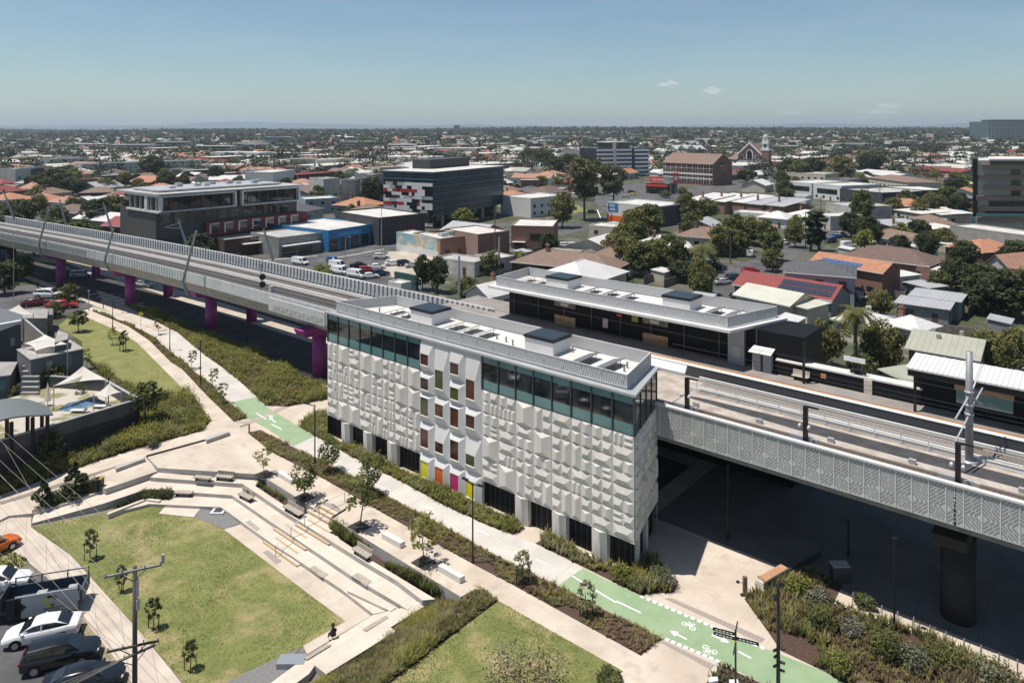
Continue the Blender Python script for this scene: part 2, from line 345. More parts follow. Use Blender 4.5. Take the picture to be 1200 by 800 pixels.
slab('terrace_low', [(127,599.5,T3),(170,584,T3),(171,575,T3),(202,578.5,T3),(272,583,T3),(320,616,T3),(380,656,T3),(470,712,T3),(437.5,719,T3),(400,690,T3),(340,650,T3),(320,637.5,T3),(267.5,600,T3),(259,594,T3),(175,590,T3),(128,602,T3)], concT)
zs = -1.12
slab('cross_slab', [(495,702,zs+.3),(510,702,zs+.3),(490,714.5,zs+.1),(457.5,734.5,zs),(464,739,zs),(382,789.5,zs),(369,779,zs),(362,789,zs),(330,812,zs),(300,812,zs),(340,783,zs-.1),(357,770,zs-.1),(437,720,zs-.1),(470,712,zs)], concT)
sheet('lawn_walk', [[(262,620),(286,613),(267,601),(320,638),(340,651),(400,691),(437,720),(360,766),(355,756),(405,727.5),(367.5,700)]], conc, .012, z=L)
sheet('light_slab_inset', [[(186,602),(195,592.5),(235,596),(227,606)]], concT, .05, z=L)
sheet('gravel_bed', [[(235,596),(262,600),(281,613),(263,620),(228,606)],[(355,757),(345,766),(360,770),(300,812),(240,812),(300,782)]], gravel, .03, z=L)
lawn1 = [(36,617.5),(127.5,600),(171,589),(192,592),(186,602),(227.5,605.5),(263,620.5),(367.5,700),(405,727.5),(355,756.5),(300,782),(235,815),(215,800),(172.5,750),(82.5,650)]
sheet('amphitheatre_lawn', [lawn1], grass, .02, z=L)
sheet('footpath', [[(-120,640),(0,592),(37,600),(36,617.5),(82,649),(172,749.5),(225,815),(160,815),(100,735),(86,707),(50,672),(12,642),(-30,630)]], mat('footpath_concrete', (.42,.36,.30), .85, c2=(.52,.455,.385), vs=.5, det=7, extra=ex_joint(0,1.6,.04,(.28,.24,.2), 1.0)), .02, z=L)
sheet('car_park', [[(-260,700),(-30,665),(50,674),(86,708),(100,736),(160,815),(150,900),(-300,900)]], asph, .012, z=L)
sheet('verge_grass', [[(-40,632),(12,643),(34,658),(20,668),(-60,672)]], grass, .03, z=L)
sheet('verge_strip', [[(86,708),(94,716),(104,733),(150,790),(160,815),(148,815),(132,790),(96,738)]], mat('dry_verge', (.30,.24,.16), .95, c2=(.20,.17,.10), vs=2), .028, z=L)
# second lawn and the beds
lawn2 = [(584,704),(730,786),(690,820),(430,820)]
sheet('corner_lawn', [lawn2], grass, .024)
lawnA = [(67,382),(86,368),(100,371),(140,388.5),(160,401),(190,431),(217,458),(205,465),(165,462),(140,445),(98,418),(96,400)]
sheet('upper_lawn', [lawnA], grassA, .014)
bedB = [(98,419),(140,446),(165,463),(205,466),(217,459),(246,493),(237.5,504),(160,525,zr(160)),(100,545,zr(100)),(0,580,zr(0)),(-60,600,zr(-60)),(-60,575,-1.0),(0,555,-.8),(60,536,-.5),(166,499,0),(160,470),(120,440)]
sheet('shrub_bed', [bedB], mulch, .010)
bedA = [(110,363),(150,379),(175,392),(215,424),(240,446),(272,475),(290,490),(274,494),(240,461),(213,432),(200,424),(175,399),(150,382),(108,364.5)]
sheet('path_bed', [bedA], mulch, .022)
bedM = [(290,507),(305,503.5),(344,524),(400,552),(512,612.5),(600,661),(654,687),(775,748),(751,768),(600,684.5),(552,659.5),(447,600),(382,562.5),(320,530.5)]
sheet('median_bed', [bedM], mulch, .022)
bedC = [(148,358),(180,364),(228,385),(262,398),(300,412),(345,436),(383,455),(383,468),(337,476.5),(311,475),(300,464),(272.5,439),(237.5,414),(207.5,389),(172.5,371.5)]
sheet('garden_bed', [bedC], mulch, .024)
bedF = [(351,500),(370,486),(384,484),(384,511),(465,549),(565,594),(606,612),(615,620),(600,626),(570,614.5),(517.5,590),(470,564),(405,531),(369,510)]
sheet('facade_bed', [bedF], mulch, .024)
bedG = [(627.5,636.5),(640,628.5),(744,675),(760,650),(795,681),(791,693.5),(750,697)]
sheet('corner_bed', [bedG], mulch, .024)
bedD = [(872,701),(900,690),(925,678),(946,664),(988,684),(977,706),(1080,745),(1260,822),(1240,900),(1010,812),(962,784.5),(915,762),(900,740)]
sheet('cycle_garden_bed', [bedD], mulch, .024)
bedH = [(846,779),(825,803),(815,815),(925,815),(880,795)]
sheet('sign_bed', [bedH], mulch, .026)
bedE = [(511,702.5,-1.5),(545,700,-.9),(561,688.5,-.15),(583,703,-.02),(432,818,-.02),(330,830,-1.5),(384,790,-1.55),(465,739,-1.55),(459,733,-1.55)]
sheet('sloping_bed', [bedE], mulch, .0)
bedP = [(300,570,-.85),(304,566,-.85),(368,604,-.85),(346,604,-.85),(337,593,-.85)]
bedQ = [(388,612,-.85),(540,706,-1.0),(512,704,-1.0),(474,680,-.85),(436,656,-.85),(417,644,-.85),(387,624,-.85)]
bedR = [(130,597,-1.45),(171,576,-1.2),(202,579,-1.2),(199,584,-1.2),(171,586,-1.3)]
sheet('terrace_planters', [bedP, bedQ, bedR], mulch, .0)
slab('kerb_strip', [(977,706),(985,702),(1080,738),(1260,813),(1260,822),(1080,745)], conc, z=.12, zb=-.05)
g = MB('uv')
g.box(-60, 10.4, .0, 4, 11.2, .14, conc); g.box(-230, 7, 0, -60, 8.5, .12, conc); struct(g, 'road_kerb')
# terrace stairs (each flight a stack of treads)
noses = [((359,598),(394,618),-.36,1.1,T1),((366,594),(401,612),-.18,.9,T1),((346,614),(385,637.5),-.78,1.1,T2),((355,611),(386,628),-.64,.8,T2),
         ((320,619),(357.5,644),-1.16,1.1,T3),((332,620),(364,640),-1.04,.8,T3),((307.5,634),(347.5,663),-1.5,1.2,L),((321,637),(352,656),-1.39,.8,L)]
lab = ['top flight beside the tree planter','second flight','third flight','bottom flight touching the lawn walk']
for k in range(4):
    t = thing('stair_flight', f'short flight of pale steps with tan nosings, {lab[k]}', 'steps', at(*noses[2*k][0], noses[2*k][2]), 0, 'stair flights down the terraces')
    (p, q, z, d, zb) = noses[2*k]; ztop = (0, T1, T2, T3)[k]; p = at(*p, z); q = at(*q, z); dr = (q-p).normalized(); n = Vector((-dr.y, dr.x, 0)); L_ = (q-p).length
    for r_ in range(3):
        zz_ = zb+(ztop-zb)*(r_+1)/3.0+.006*(r_+1); a = p+n*.42*r_+dr*(.0 if r_ == 0 else L_*.12); b_ = q+n*.42*r_-dr*(0 if r_ == 0 else L_*.22); a.z = b_.z = zz_; m_ = MB(); dd = 1.3-.42*r_
        m_.prism([a, b_, b_+n*dd, a+n*dd], zb-.2, concT); m_.build('tread', t); m_ = MB(); e = Vector((0,0,.012)); m_.prism([a-n*.02+e, b_-n*.02+e, b_+n*.15+e, a+n*.15+e], zz_-.13, tan); m_.build('nosing', t)
hr = thing('handrail', 'steel handrail running down the terrace steps', 'handrail', at(330,640,L))
posts = [(404,588,0),(374,604,-.2),(357,617,T1),(341,629,T2),(323,652,L)]; m_ = MB(); tops = []
for (x, y, z) in posts:
    p = at(x, y, z); m2 = MB(); m2.tube(p, p+Vector((0,0,.95)), .03, steel); m2.build('post', hr); tops.append(p+Vector((0,0,.95)))
m_.path(tops, .035, whitem); m_.build('rail', hr)
# low edge rails beside top flight
for k, (a, b_, nm) in enumerate((((370,595),(384,586),'left of the top steps'),((389,607),(405,597),'right of the top steps'))):
    m_ = MB(); a = at(*a); b_ = at(*b_); m_.beam(a+Vector((0,0,.06)), b_+Vector((0,0,.06)), .12, .12, black); one(m_, 'steel_edge', f'black steel edge upstand at the plaza edge, {nm}', 'edging', 'black edge upstands')
# timber inlays in terraces
inl = [([(287,611),(293,609),(305,618.5),(300,621.5)],T3,'beside the gravel bed'),([(362.5,665),(368,662),(385,672.5),(378,676.5)],T3,'on the lowest terrace'),([(412,675),(419,670.5),(436,680.5),(430,686)],T2,'on the middle terrace'),
       ([(425,736.5),(452,720.5),(455.5,723),(429,739)],zs,'across the cross slab'),([(356,770.5),(382,754.5),(388,755),(360,772)],zs,'on the cross slab near the seated figure'),([(407,692),(411,688),(464,712),(458,716)],T3+.14,'at the end of the low terrace')]
for pts, z, w in inl:
    m_ = MB(); m_.prism(P(pts, z+.03), z-.1, decking if z != T3+.14 else concT, z1=z+.03 if z != T3+.14 else T3+.2); one(m_, 'timber_seat', f'flush slatted timber seat panel {w}', 'seat', 'timber seat panels')
sheet('tactile_pad', [[(308,647),(314,644.5),(330,657.5),(323,660.5)]], tactile, .03, z=L)
sheet('plaza_tactile_pad', [[(379,591.5),(384,588.5),(400,597.5),(396,600.5)]], tactile, .03)
# benches with backs
def bench(a, b_, z, back, lbl, d=.9):
    a = at(*a, z); b_ = at(*b_, z); dr = (b_-a).normalized(); n = Vector((-dr.y, dr.x, 0)); up = Vector((0,0,1)); d = .62
    t = thing('park_bench', lbl, 'bench', a, 0, 'timber benches on the terraces')
    m_ = MB()
    m_.prism([a-n*.0+up*.44, b_+up*.44, b_+n*d+up*.44, a+n*d+up*.44], z+.36, decking); m_.build('seat', t)
    for s_ in (.12, .88):
        m_ = MB(); c = a.lerp(b_, s_)+n*d*.5; m_.beam(c-n*d*.35+up*.18, c+n*d*.35+up*.18, .08, .36, black); m_.build('leg', t)
    if back:
        m_ = MB(); m_.beam(a+n*d*1.0+up*.64, b_+n*d*1.0+up*.64, .07, .36, decking); m_.build('backrest', t)
bench((331,598),(350,609),T1,1,'timber bench with backrest by the planter, just above the steps')
bench((412,648),(430,659.5),T1,1,'timber bench with backrest below the planter, right of the steps')
bench((278,583),(292,590),T2,1,'small timber bench with backrest at the bend of the terraces')
bench((203,582.5),(224,583),T3,0,'backless timber bench behind the low hedge')
bench((226,564),(246,566),T1,0,'backless timber bench under the plaza wall')
bench((251,563),(271,565),T1,1,'timber bench with backrest under the plaza wall')
def block(a, b_, c, z, h, lbl, nm='concrete_bench', grp='white concrete block benches', cat='bench', mt=None):
    a, b_, c = at(*a, z), at(*b_, z), at(*c, z); m_ = MB(); m_.prism([a, b_, c, a+(c-b_)], z, mt or precast, z1=z+h); return one(m_, nm, lbl, cat, grp, bevel=.02)
block((325,558),(341,568),(346,565.5),0,.48,'white concrete block bench between the two left plaza trees')
block((447,631),(469,643),(475,640),0,.5,'white concrete block bench in the middle of the plaza')
block((513,669),(539,684),(545,681),0,.5,'white concrete block bench nearest the plaza corner')
block((242,520),(269,510.5),(268,507.5),0,.45,'grey concrete seat wall beside the slot drain','seat_wall','low concrete seat walls','seat wall',concW)
block((136,553.5),(170,541),(169,538.5),-.3,.4,'dark edged low seat wall on the upper deck','seat_wall','low concrete seat walls','seat wall',concW)
block((172,535.5),(241,516.5),(240,515.5),0,.12,'long dark kerb wall along the plaza edge','seat_wall','low concrete seat walls','seat wall',black)
# retaining walls proud of the slabs
def wall(name, pts, z0, z1, w, mt, lbl, cat='wall', grp=None, cap=None):
    t = thing(name, lbl, cat, pts[0], 0, grp) if cap else None; m_ = MB()
    for a, b_ in zip(pts, pts[1:]):
        a = Vector((a[0], a[1], 0)); b_ = Vector((b_[0], b_[1], 0)); d = (b_-a).normalized(); n = Vector((-d.y, d.x, 0))*w/2; e = d*(w/2-.002)
        m_.prism([a-n-e, b_-n+e, b_+n+e, a+n-e], z0, mt, z1=z1)
    if not cap: return one(m_, name, lbl, cat, grp)
    m_.build('wall', t); m_ = MB()
    for a, b_ in zip(pts, pts[1:]): m_.beam(Vector((a[0], a[1], z1+.03)), Vector((b_[0], b_[1], z1+.03)), w+.06, .06, cap)
    m_.build('coping', t); return t
wall('planter_wall', P([(39.5,601,-1.35),(104,580.5,-1.0)]), L, -.95, .3, concW, 'low concrete planter wall holding the two dark conifers')
wall('seat_wall', P([(128,603,T3),(171,586,T3),(186,588,T3)]), L, -1.1, .35, concT, 'white capped low wall wrapping the hedge at the top of the lawn')
# ---------------------------------------------------------------- manhole lid on gravel, small grate
m_ = MB(); c = at(256,600,L); m_.cbox(c.x, c.y, L+.03, 1.3, 1.1, .16, whitem); m_.cbox(c.x, c.y, L+.19, .8, .7, .02, dgrey); one(m_, 'service_pit', 'white framed service pit lid in the dark gravel', 'pit lid')
m_ = MB(); c = at(347,775,L); m_.cbox(c.x-.2, c.y-.3, L+.03, 1.9, 1.0, .4, mat('zinc_lid', (.35,.38,.40), .4, .5)); one(m_, 'service_hatch', 'grey metal hatch at the lower end of the cross slab', 'hatch')
# ---------------------------------------------------------------- bike hoops
for k, (x, y) in enumerate([(997,704),(1014.5,716),(1032.5,725),(1051,732),(1070,739),(1089,749),(1108,757),(1129,765),(1149,773),(1170,782),(1192,790)]):
    p = at(x, y, .12) if k else at(999,709,.12); m_ = MB(); n = Vector((.3,.36,0))
    m_.path([p, p+Vector((0,0,.72)), p+n*.5+Vector((0,0,.9)), p+n+Vector((0,0,.72)), p+n], .028, steel, 6)
    w = 'furthest up the kerb strip' if k == 0 else ('nearest the right edge of the picture' if k == 10 else f'{["","second","third","fourth","fifth","sixth","seventh","eighth","ninth","tenth"][k]} from the upper end of the kerb strip')
    one(m_, 'bike_hoop', f'slim steel bike hoop, {w}', 'bike hoop', 'bike hoops along the kerb strip')
# ================================================================== STATION BUILDING (near)
ZP0, ZP1, ZR = 2.63, 11.23, 14.55
st = thing('station_building', 'four storey station building clad in white pyramid relief panels beside the viaduct', 'station', W(0,0,0))
LU, WD = 41.3, 7.05          # front length, depth; ends skewed
foot = [(0,0),(41.3,0),(39.4,WD),(3.4,WD)]
def inner(d, z0=0): # shrink footprint
    return [(d,d),(41.3-d*1.3,d),(39.4-d,WD-d*.3),(3.4+d,WD-d*.3)]
m_ = MB('uv'); m_.prism([(.05,.06),(41.22,.06),(39.33,WD),(3.45,WD)], ZP0, precast, z1=ZP1); m_.build('wall', st)
# relief panels
rr = random.Random(5)
def hip(m_, u0, u1, z0, z1, vertical, d, org=None, du=(1,0), mt=precast, nrm=-1, base=0.):
    w, h = u1-u0, z1-z0
    if vertical:
        rx = u0+w*.53; a, b_ = (rx, z1-min(h*.21, w*.42)), (rx, z0+min(h*.2, w*.40))
    else:
        ry = z0+h*.46; a, b_ = (u0+min(w*.26, h*.5), ry), (u1-min(w*.30, h*.6), ry)
    c = [(u0,z0),(u1,z0),(u1,z1),(u0,z1)]
    def X(p, o): return (p[0], base-o, p[1])
    e = .012
    if vertical: fs = [[c[0],b_,a,c[3]],[c[1],c[2],a,b_],[c[3],a,c[2]],[c[0],c[1],b_]]
    else: fs = [[c[3],a,b_,c[2]],[c[0],c[1],b_,a],[c[0],a,c[3]],[c[1],c[2],b_]]
    for f in fs: m_.poly([X(p, d if (p is a or p is b_) else e) for p in f], mt)
def relief(m_, u0, u1, z0, z1, nc, nr, rs, base=0., dep=.185):
    cw, ch = (u1-u0)/nc, (z1-z0)/nr; gp = .015
    for i in range(nc):
        for j in range(nr):
            x0, x1, y0, y1 = u0+i*cw+gp, u0+(i+1)*cw-gp, z0+j*ch+gp, z0+(j+1)*ch-gp; xm, ym = (x0+x1)/2, (y0+y1)/2
            r = rs.random()
            if r < .16: hip(m_, x0, x1, y0, y1, True, dep*1.5, base=base); continue
            cells = []
            if r < .30: cells = [(x0,xm,y0,y1,'V'),(xm,x1,ym,y1,'q'),(xm,x1,y0,ym,'q')]
            elif r < .46: cells = [(xm,x1,y0,y1,'V'),(x0,xm,ym,y1,'q'),(x0,xm,y0,ym,'q')]
            elif r < .62: cells = [(x0,x1,ym,y1,'H'),(x0,xm,y0,ym,'q'),(xm,x1,y0,ym,'q')]
            elif r < .74: cells = [(x0,x1,y0,ym,'H'),(x0,xm,ym,y1,'q'),(xm,x1,ym,y1,'q')]
            else: cells = [(a,b_,c,d,'q') for (a,b_) in ((x0,xm),(xm,x1)) for (c,d) in ((y0,ym),(ym,y1))]
            for a, b_, c, d, k in cells:
                if k == 'q':
                    q = rs.random()
                    if q < .16: m2 = (a+b_)/2; hip(m_, a, m2, c, d, True, dep*.6, base=base); hip(m_, m2, b_, c, d, True, dep*.6, base=base)
                    elif q < .28: m2 = (c+d)/2; hip(m_, a, b_, c, m2, False, dep*.55, base=base); hip(m_, a, b_, m2, d, False, dep*.55, base=base)
                    else: hip(m_, a, b_, c, d, q < .66, dep*.85, base=base)
                else: hip(m_, a, b_, c, d, k == 'V', dep*(1.0 if k == 'V' else .9), base=base)
U1, U2 = 16.0, 24.6
for (a, b_, nc) in ((0, U1, 8), (U2, LU, 8)):
    m_ = MB('uv'); relief(m_, a, b_, ZP0, ZP1, nc, 4, rr); m_.build('relief_cladding', st)
# end wall relief: local frame along the skewed end
ev = W(39.4,WD)-W(41.3,0); el = ev.length; ed = ev.normalized()
def endtf(off=0.0):
    o = W(41.3,0); nx, ny = ed.y, -ed.x
    def f(a): x, v, z = a[:,0], a[:,1], a[:,2]; return np.stack([o.x+ed.x*x-nx*v, o.y+ed.y*x-ny*v, z], 1)
    return f
m_ = MB(endtf()); relief(m_, .05, el, ZP0, ZP1, 4, 4, random.Random(9), base=0., dep=.24); m_.build('relief_cladding', st)
m_ = MB('uv'); m_.box(-.02,-.03,ZP0-.08,41.32,.05,ZP0,precast); m_.build('soffit_band', st)
# ground storey: dark cladding and white folded columns
m_ = MB('uv'); m_.prism([(.35,.55),(40.9,.55),(39.1,WD-.2),(3.7,WD-.2)], 0, blackp, z1=ZP0-.02); m_.build('ground_storey', st)
m_ = MB('uv')
for u in np.arange(.4, 41, .62):
    if 15.6 < u < 24.8: continue
    m_.box(u, .515, .05, u+.05, .552, ZP0-.05, dgrey)
m_.build('cladding_ribs', st)
for u in (2.6, 6.6, 10.7, 28.7, 32.95, 37.15):
    m_ = MB('uv'); m_.loft([[(u,.55,0),(u,.05,0),(u+.95,-.12,0),(u+1.5,.12,0),(u+1.5,.55,0)],[(u,.55,ZP0-.09),(u,.0,ZP0-.09),(u+.95,-.28,ZP0-.09),(u+1.5,.0,ZP0-.09),(u+1.5,.55,ZP0-.09)]], precast); m_.build('column', st)
m_ = MB(endtf())
for x in (.9, 3.6): m_.box(x, -.02, 0, x+.7, .5, ZP0-.09, precast)
m_.build('column', st)
# glazed top storey
def glaz(a, b_, n):
    m_ = MB('uv'); m_.box(a+.02,.02,ZP1+.02,b_-.02,.18,ZP1+.92,glassT); m_.box(a+.02,.025,ZP1+.92,b_-.02,.18,ZP1+2.55,glassD); m_.box(a+.02,.02,ZP1+2.55,b_-.02,.18,ZR-.1,glassT); m_.build('window_band', st)
    m_ = MB('uv')
    for k in range(n+1): u = a+(b_-a)*k/n; m_.box(u-.05 if k < n else u-.1, -.08, ZP1+.01, u+.05 if k else u+.1, .02, ZR-.1, dgrey)
    m_.box(a,-.04,ZP1-.0,b_,.03,ZP1+.06,dgrey); m_.build('mullions', st)
glaz(0, U1, 8); glaz(U2, LU, 8)
m_ = MB('uv'); m_.prism([(.2,.18),(41.0,.18),(39.3,WD-.05),(3.5,WD-.05)], ZP1+.01, dgrey, z1=ZR-.1); m_.build('upper_storey', st)
m_ = MB(endtf())
m_.box(.05,-.0,ZP1+.02,el-.05,.1,ZR-.1,glassD)
for k in range(5): x = .05+(el-.1)*k/4; m_.box(x-.05,-.07,ZP1+.01,x+.05,.0,ZR-.1,dgrey)
m_.build('window_band', st)
ev2 = W(3.4,WD)-W(0,0); e2 = ev2.length; d2 = ev2.normalized()
def end2(a):
    x, v, z = a[:,0], a[:,1], a[:,2]; o = W(0,0); return np.stack([o.x+d2.x*x-(-d2.y)*v, o.y+d2.y*x-(d2.x)*v, z], 1)
m_ = MB(end2); m_.box(.05,-.05,ZP1+.02,e2-.05,.0,ZR-.1,glassD); m_.box(0,-.02,0,e2,.0,ZP0,blackp); m_.build('window_band', st)
# middle bay: folded white panels with deep windows
cols = [[(14.45,13.05,11.9,11.25),(11.2,10.6,9.4,9.02),(8.98,8.6,6.75,6.05),(6.0,5.4,3.5,2.88),(2.84,2.1,.42,.02)],
        [(14.45,11.86,9.98,9.12),(9.06,8.44,7.2,6.38),(6.32,4.63,3.56,2.9),(2.84,2.1,.45,.02)]]
wg = [mat('window_rust', (.085,.022,.014), .12, spec=.6), mat('window_olive', (.060,.064,.020), .12, spec=.6), mat('window_brown', (.045,.013,.011), .12, spec=.6)]
dcol = [mat('yellow_panel', (.72,.62,.02), .35), mat('orange_panel', (.62,.12,.02), .35), mat('magenta_panel', (.55,.02,.16), .35), mat('yellow_panel', (.72,.62,.02), .35)]
colw = (U2-U1)/4; whites = [precM]
for i in range(4):
    u0 = U1+i*colw+.03; u1 = U1+(i+1)*colw-.03
    for j, (zt, wt, wb, zb) in enumerate(cols[i % 2]):
        a, b_ = u0+.20, u0+.20+1.14; fo, wi = .02, -.25      # outer plane, projecting window plane
        m_ = MB('uv'); O = [(u0,fo,zb),(u1,fo,zb),(u1,fo,zt),(u0,fo,zt)]; I = [(a-.07,wi,wb-.07),(b_+.07,wi,wb-.07),(b_+.07,wi,wt+.05),(a-.07,wi,wt+.05)]
        for k in range(4): q = (k+1) % 4; m_.poly([O[k],O[q],I[q],I[k]], precM)
        J4 = [(a,wi,wb),(b_,wi,wb),(b_,wi,wt),(a,wi,wt)]; K4 = [(p[0],wi+.12,p[2]) for p in J4]
        for k in range(4): q = (k+1) % 4; m_.poly([I[k],I[q],J4[q],J4[k]], precM); m_.poly([J4[k],J4[q],K4[q],K4[k]], precM)
        for p, q in ((O[0],O[1]),(O[1],O[2]),(O[2],O[3]),(O[3],O[0])): m_.poly([p,(p[0],.35,p[2]),(q[0],.35,q[2]),q], precM)
        fr = m_.build('panel', st)
        door = (zb < .1); w_ = MB('uv'); w_.box(a+.002,wi+.06,wb+.002,b_-.002,wi+.13,wt-.002,dcol[i] if door else wg[(i+j*2) % 3]); ob = w_.build('door' if door else 'window', st)
        if door: ob['label'] = ['yellow door','orange door','magenta door','second yellow door'][i]
        w_ = MB('uv'); w_.box(a-.03,wi-.04,wb-.06,b_+.03,wi+.05,wb+.02,precM); w_.build('sill', ob)
m_ = MB('uv'); m_.box(U1+.01,.36,.0,U2-.01,.54,ZR-.05,dgrey); m_.build('wall', st)
# roof
roofw = mat('white_roof', (.62,.61,.585), .6, c2=(.52,.51,.48), vs=.6, det=6)
m_ = MB('uv'); m_.prism([(-.12,-.18),(41.5,-.18),(39.5,WD+.25),(3.3,WD+.25)], ZR-.1, greym, z1=ZR+.10); m_.prism([(.9,.62),(40.3,.62),(38.9,WD-.1),(4.0,WD-.1)], ZR+.10, roofw, z1=ZR+.19); m_.build('roof', st)
finm = mat('screen_fin', (.56,.56,.56), .5)
def rails(par, pts, z, h, n_per, slopetf, name='roof_screen'):
    for a, b_ in zip(pts, pts[1:]):
        a = Vector(a); b_ = Vector(b_); ln = (b_-a).length; d = (b_-a)/ln; m_ = MB('uv')
        m_.beam((a.x,a.y,z+h),(b_.x,b_.y,z+h),.07,.06,whitem)
        m_.beam((a.x,a.y,z+.08),(b_.x,b_.y,z+.08),.05,.05,whitem)
        k = 0.
        while k < ln: p = a+d*k; m_.beam((p.x,p.y,z),(p.x,p.y,z+h),.06,.06,whitem); k += 2.05
        m_.build('screen_frame', par)
        m_ = MB('uv'); m_.beam((a.x-d.y*.035,a.y+d.x*.035,z+h/2),(b_.x-d.y*.035,b_.y+d.x*.035,z+h/2),.012,h-.2,finback); m_.build('screen_mesh', par)
        m_ = MB('uv'); nn = Vector((-d.y,d.x))*.02; k = 0.
        while k < ln-.05:                     # diagonal perforated blades
            p = a+d*k; q = a+d*min(ln, k+.30); m_.poly([(p.x,p.y,z+.1),(min(k+.155,ln)*d.x+a.x,min(k+.155,ln)*d.y+a.y,z+.1),(a.x+d.x*min(ln,k+.455),a.y+d.y*min(ln,k+.455),z+h),(q.x,q.y,z+h)], finm)
            m_.poly([(p.x+nn.x,p.y+nn.y,z+.1),(q.x+nn.x,q.y+nn.y,z+h),(a.x+d.x*min(ln,k+.455)+nn.x,a.y+d.y*min(ln,k+.455)+nn.y,z+h),(min(k+.155,ln)*d.x+a.x+nn.x,min(k+.155,ln)*d.y+a.y+nn.y,z+.1)], finm)
            k += .235
        m_.build(name, par)
rails(st, [(.9,.5),(40.3,.5),(38.8,WD),(4.1,WD),(.9,.5)], ZR+.18, 1.15, 2, None)
def skyl(par, u0, u1, v0, v1, z, h):
    m_ = MB('uv'); m_.box(u0,v0,z,u1,v1,z+h,precM); s = m_.build('lift_overrun', par)
    m_ = MB('uv'); m_.box(u0-.1,v0-.1,z+h,u1+.1,v1+.1,z+h+.26,black); m_.box(u0+.05,v0+.05,z+h+.26,u1-.05,v1-.05,z+h+.29,skyg); m_.build('skylight', s)
skyl(st, 10.8, 14.2, 3.3, 6.1, ZR+.2, 1.25); skyl(st, 27.2, 30.6, 3.3, 6.1, ZR+.2, 1.25)
solar = mat('solar_panel_pale', (.42,.41,.39), .25, spec=.8, c2=(.55,.54,.51), vs=1.2)
solarD = mat('solar_panel_dark', (.10,.105,.115), .2, spec=.8)
def rack(par, u, v0, v1, z, w=1.25, mt=None, tilt=.34):
    m_ = MB('uv'); 
    m_.loft([[(u,v0,z+.25),(u+w,v0,z+.25+tilt),(u+w,v0,z+.31+tilt),(u,v0,z+.31)],[(u,v1,z+.25),(u+w,v1,z+.25+tilt),(u+w,v1,z+.31+tilt),(u,v1,z+.31)]], mt or solar)
    for v in np.arange(v0+.15, v1, .9): m_.beam((u+.08,v,z),(u+.08,v,z+.26),.05,.05,dgrey); m_.beam((u+w-.08,v,z),(u+w-.08,v,z+.2+tilt),.05,.05,dgrey)
    m_.build('solar_rack', par)
for u in (6.6, 8.6, 16.2, 18.4, 20.6, 33.2, 35.8): rack(st, u, 2.0, 5.6, ZR+.2, mt=solar if u < 30 else solarD)
m_ = MB('uv')
for u, v in ((22.8,4.2),(24.2,4.0),(25.4,3.6),(31.2,5.6),(15.2,2.4),(37.6,5.0),(37.9,4.0),(5.3,3.4)): m_.tube((u,v,ZR+.2),(u,v,ZR+.75),.09,steel,8)
m_.build('vent_pipe', st)
m_ = MB('uv'); m_.prism([(33,WD+.3),(42,WD+.3),(41.2,9.4),(33,9.4)], 14.35, whitem, z1=14.62); m_.build('canopy', st)
m_ = MB('uv'); m_.prism([(3.6,WD+.02),(39.3,WD+.02),(39.3,8.6),(3.6,8.6)], 9.2, dgrey, plat, z1=11.25); m_.build('platform', st)
# drain pipe and wall lights: small things on the end wall
m_ = MB(endtf()); m_.tube((el-.5,-.12,0),(el-.5,-.12,ZP1),.06,steel,8); m_.build('downpipe', st)

# ================================================================== VIADUCT
ZD = 10.25
def line(pts):           # smooth offsets: list (u, v)
    return pts
NEAR = [(-232,-10.),(-200,-5.),(-170,-1.),(-150,1.0),(-134,2.5),(-115,4.4),(-100,5.6),(-85,6.7),(-70,7.5),(-55,8.1),(-40,8.35),(-20,8.5),(3.4,8.6)]
def vn(u):
    if u <= NEAR[0][0]: return NEAR[0][1]
    for (a, x), (b_, y) in zip(NEAR, NEAR[1:]):
        if u <= b_: return x+(y-x)*(u-a)/(b_-a)
    return NEAR[-1][1]
def strip(m_, us, fv0, fv1, z0, z1, mt, top=None):
    for a, b_ in zip(us, us[1:]):
        m_.prism([(a,fv0(a)),(b_,fv0(b_)),(b_,fv1(b_)),(a,fv1(a))], z0, mt, top, z1=z1)
def ribbon(m_, us, fv0, fv1, z, mt):
    for a, b_ in zip(us, us[1:]): m_.poly([(a,fv0(a),z),(b_,fv0(b_),z),(b_,fv1(b_),z),(a,fv1(a),z)], mt)
usL = [-232+6*k for k in range(40)]+[3.0]
n_ = lambda o: (lambda u: vn(u)+o)
t = thing('rail_viaduct', 'long curving concrete railway viaduct with ribbed light grey parapet, left of the station building', 'viaduct', W(-60,14,0))
m_ = MB('uv'); strip(m_, usL, n_(0.25), n_(11.3), ZD-.45, ZD, concW, slabc); m_.build('deck', t)
m_ = MB('uv')
for a, b_ in zip(usL, usL[1:]):
    for (o0, o1, i0, i1) in ((.35,5.0,1.9,4.2),(6.3,11.1,7.1,10.0)):
        m_.loft([[(a,vn(a)+o0,ZD-.45),(a,vn(a)+o1,ZD-.45),(a,vn(a)+i1,ZD-2.7),(a,vn(a)+i0,ZD-2.7)],[(b_,vn(b_)+o0,ZD-.45),(b_,vn(b_)+o1,ZD-.45),(b_,vn(b_)+i1,ZD-2.7),(b_,vn(b_)+i0,ZD-2.7)]], concW)
m_.build('girder', t)
dark_tr = mat('dark_track_bed', (.035,.036,.040), .85, c2=(.055,.055,.058), vs=1.2)
m_ = MB('uv')
ribbon(m_, usL, n_(2.5), n_(6.3), ZD+.012, dark_tr); ribbon(m_, usL, n_(7.6), n_(9.9), ZD+.012, mat('brown_track_bed', (.075,.066,.058), .95, c2=(.15,.135,.12), vs=2, det=6)); ribbon(m_, usL, n_(10.65), n_(11.1), ZD+.012, dark_tr)
m_.build('track_bed', t)
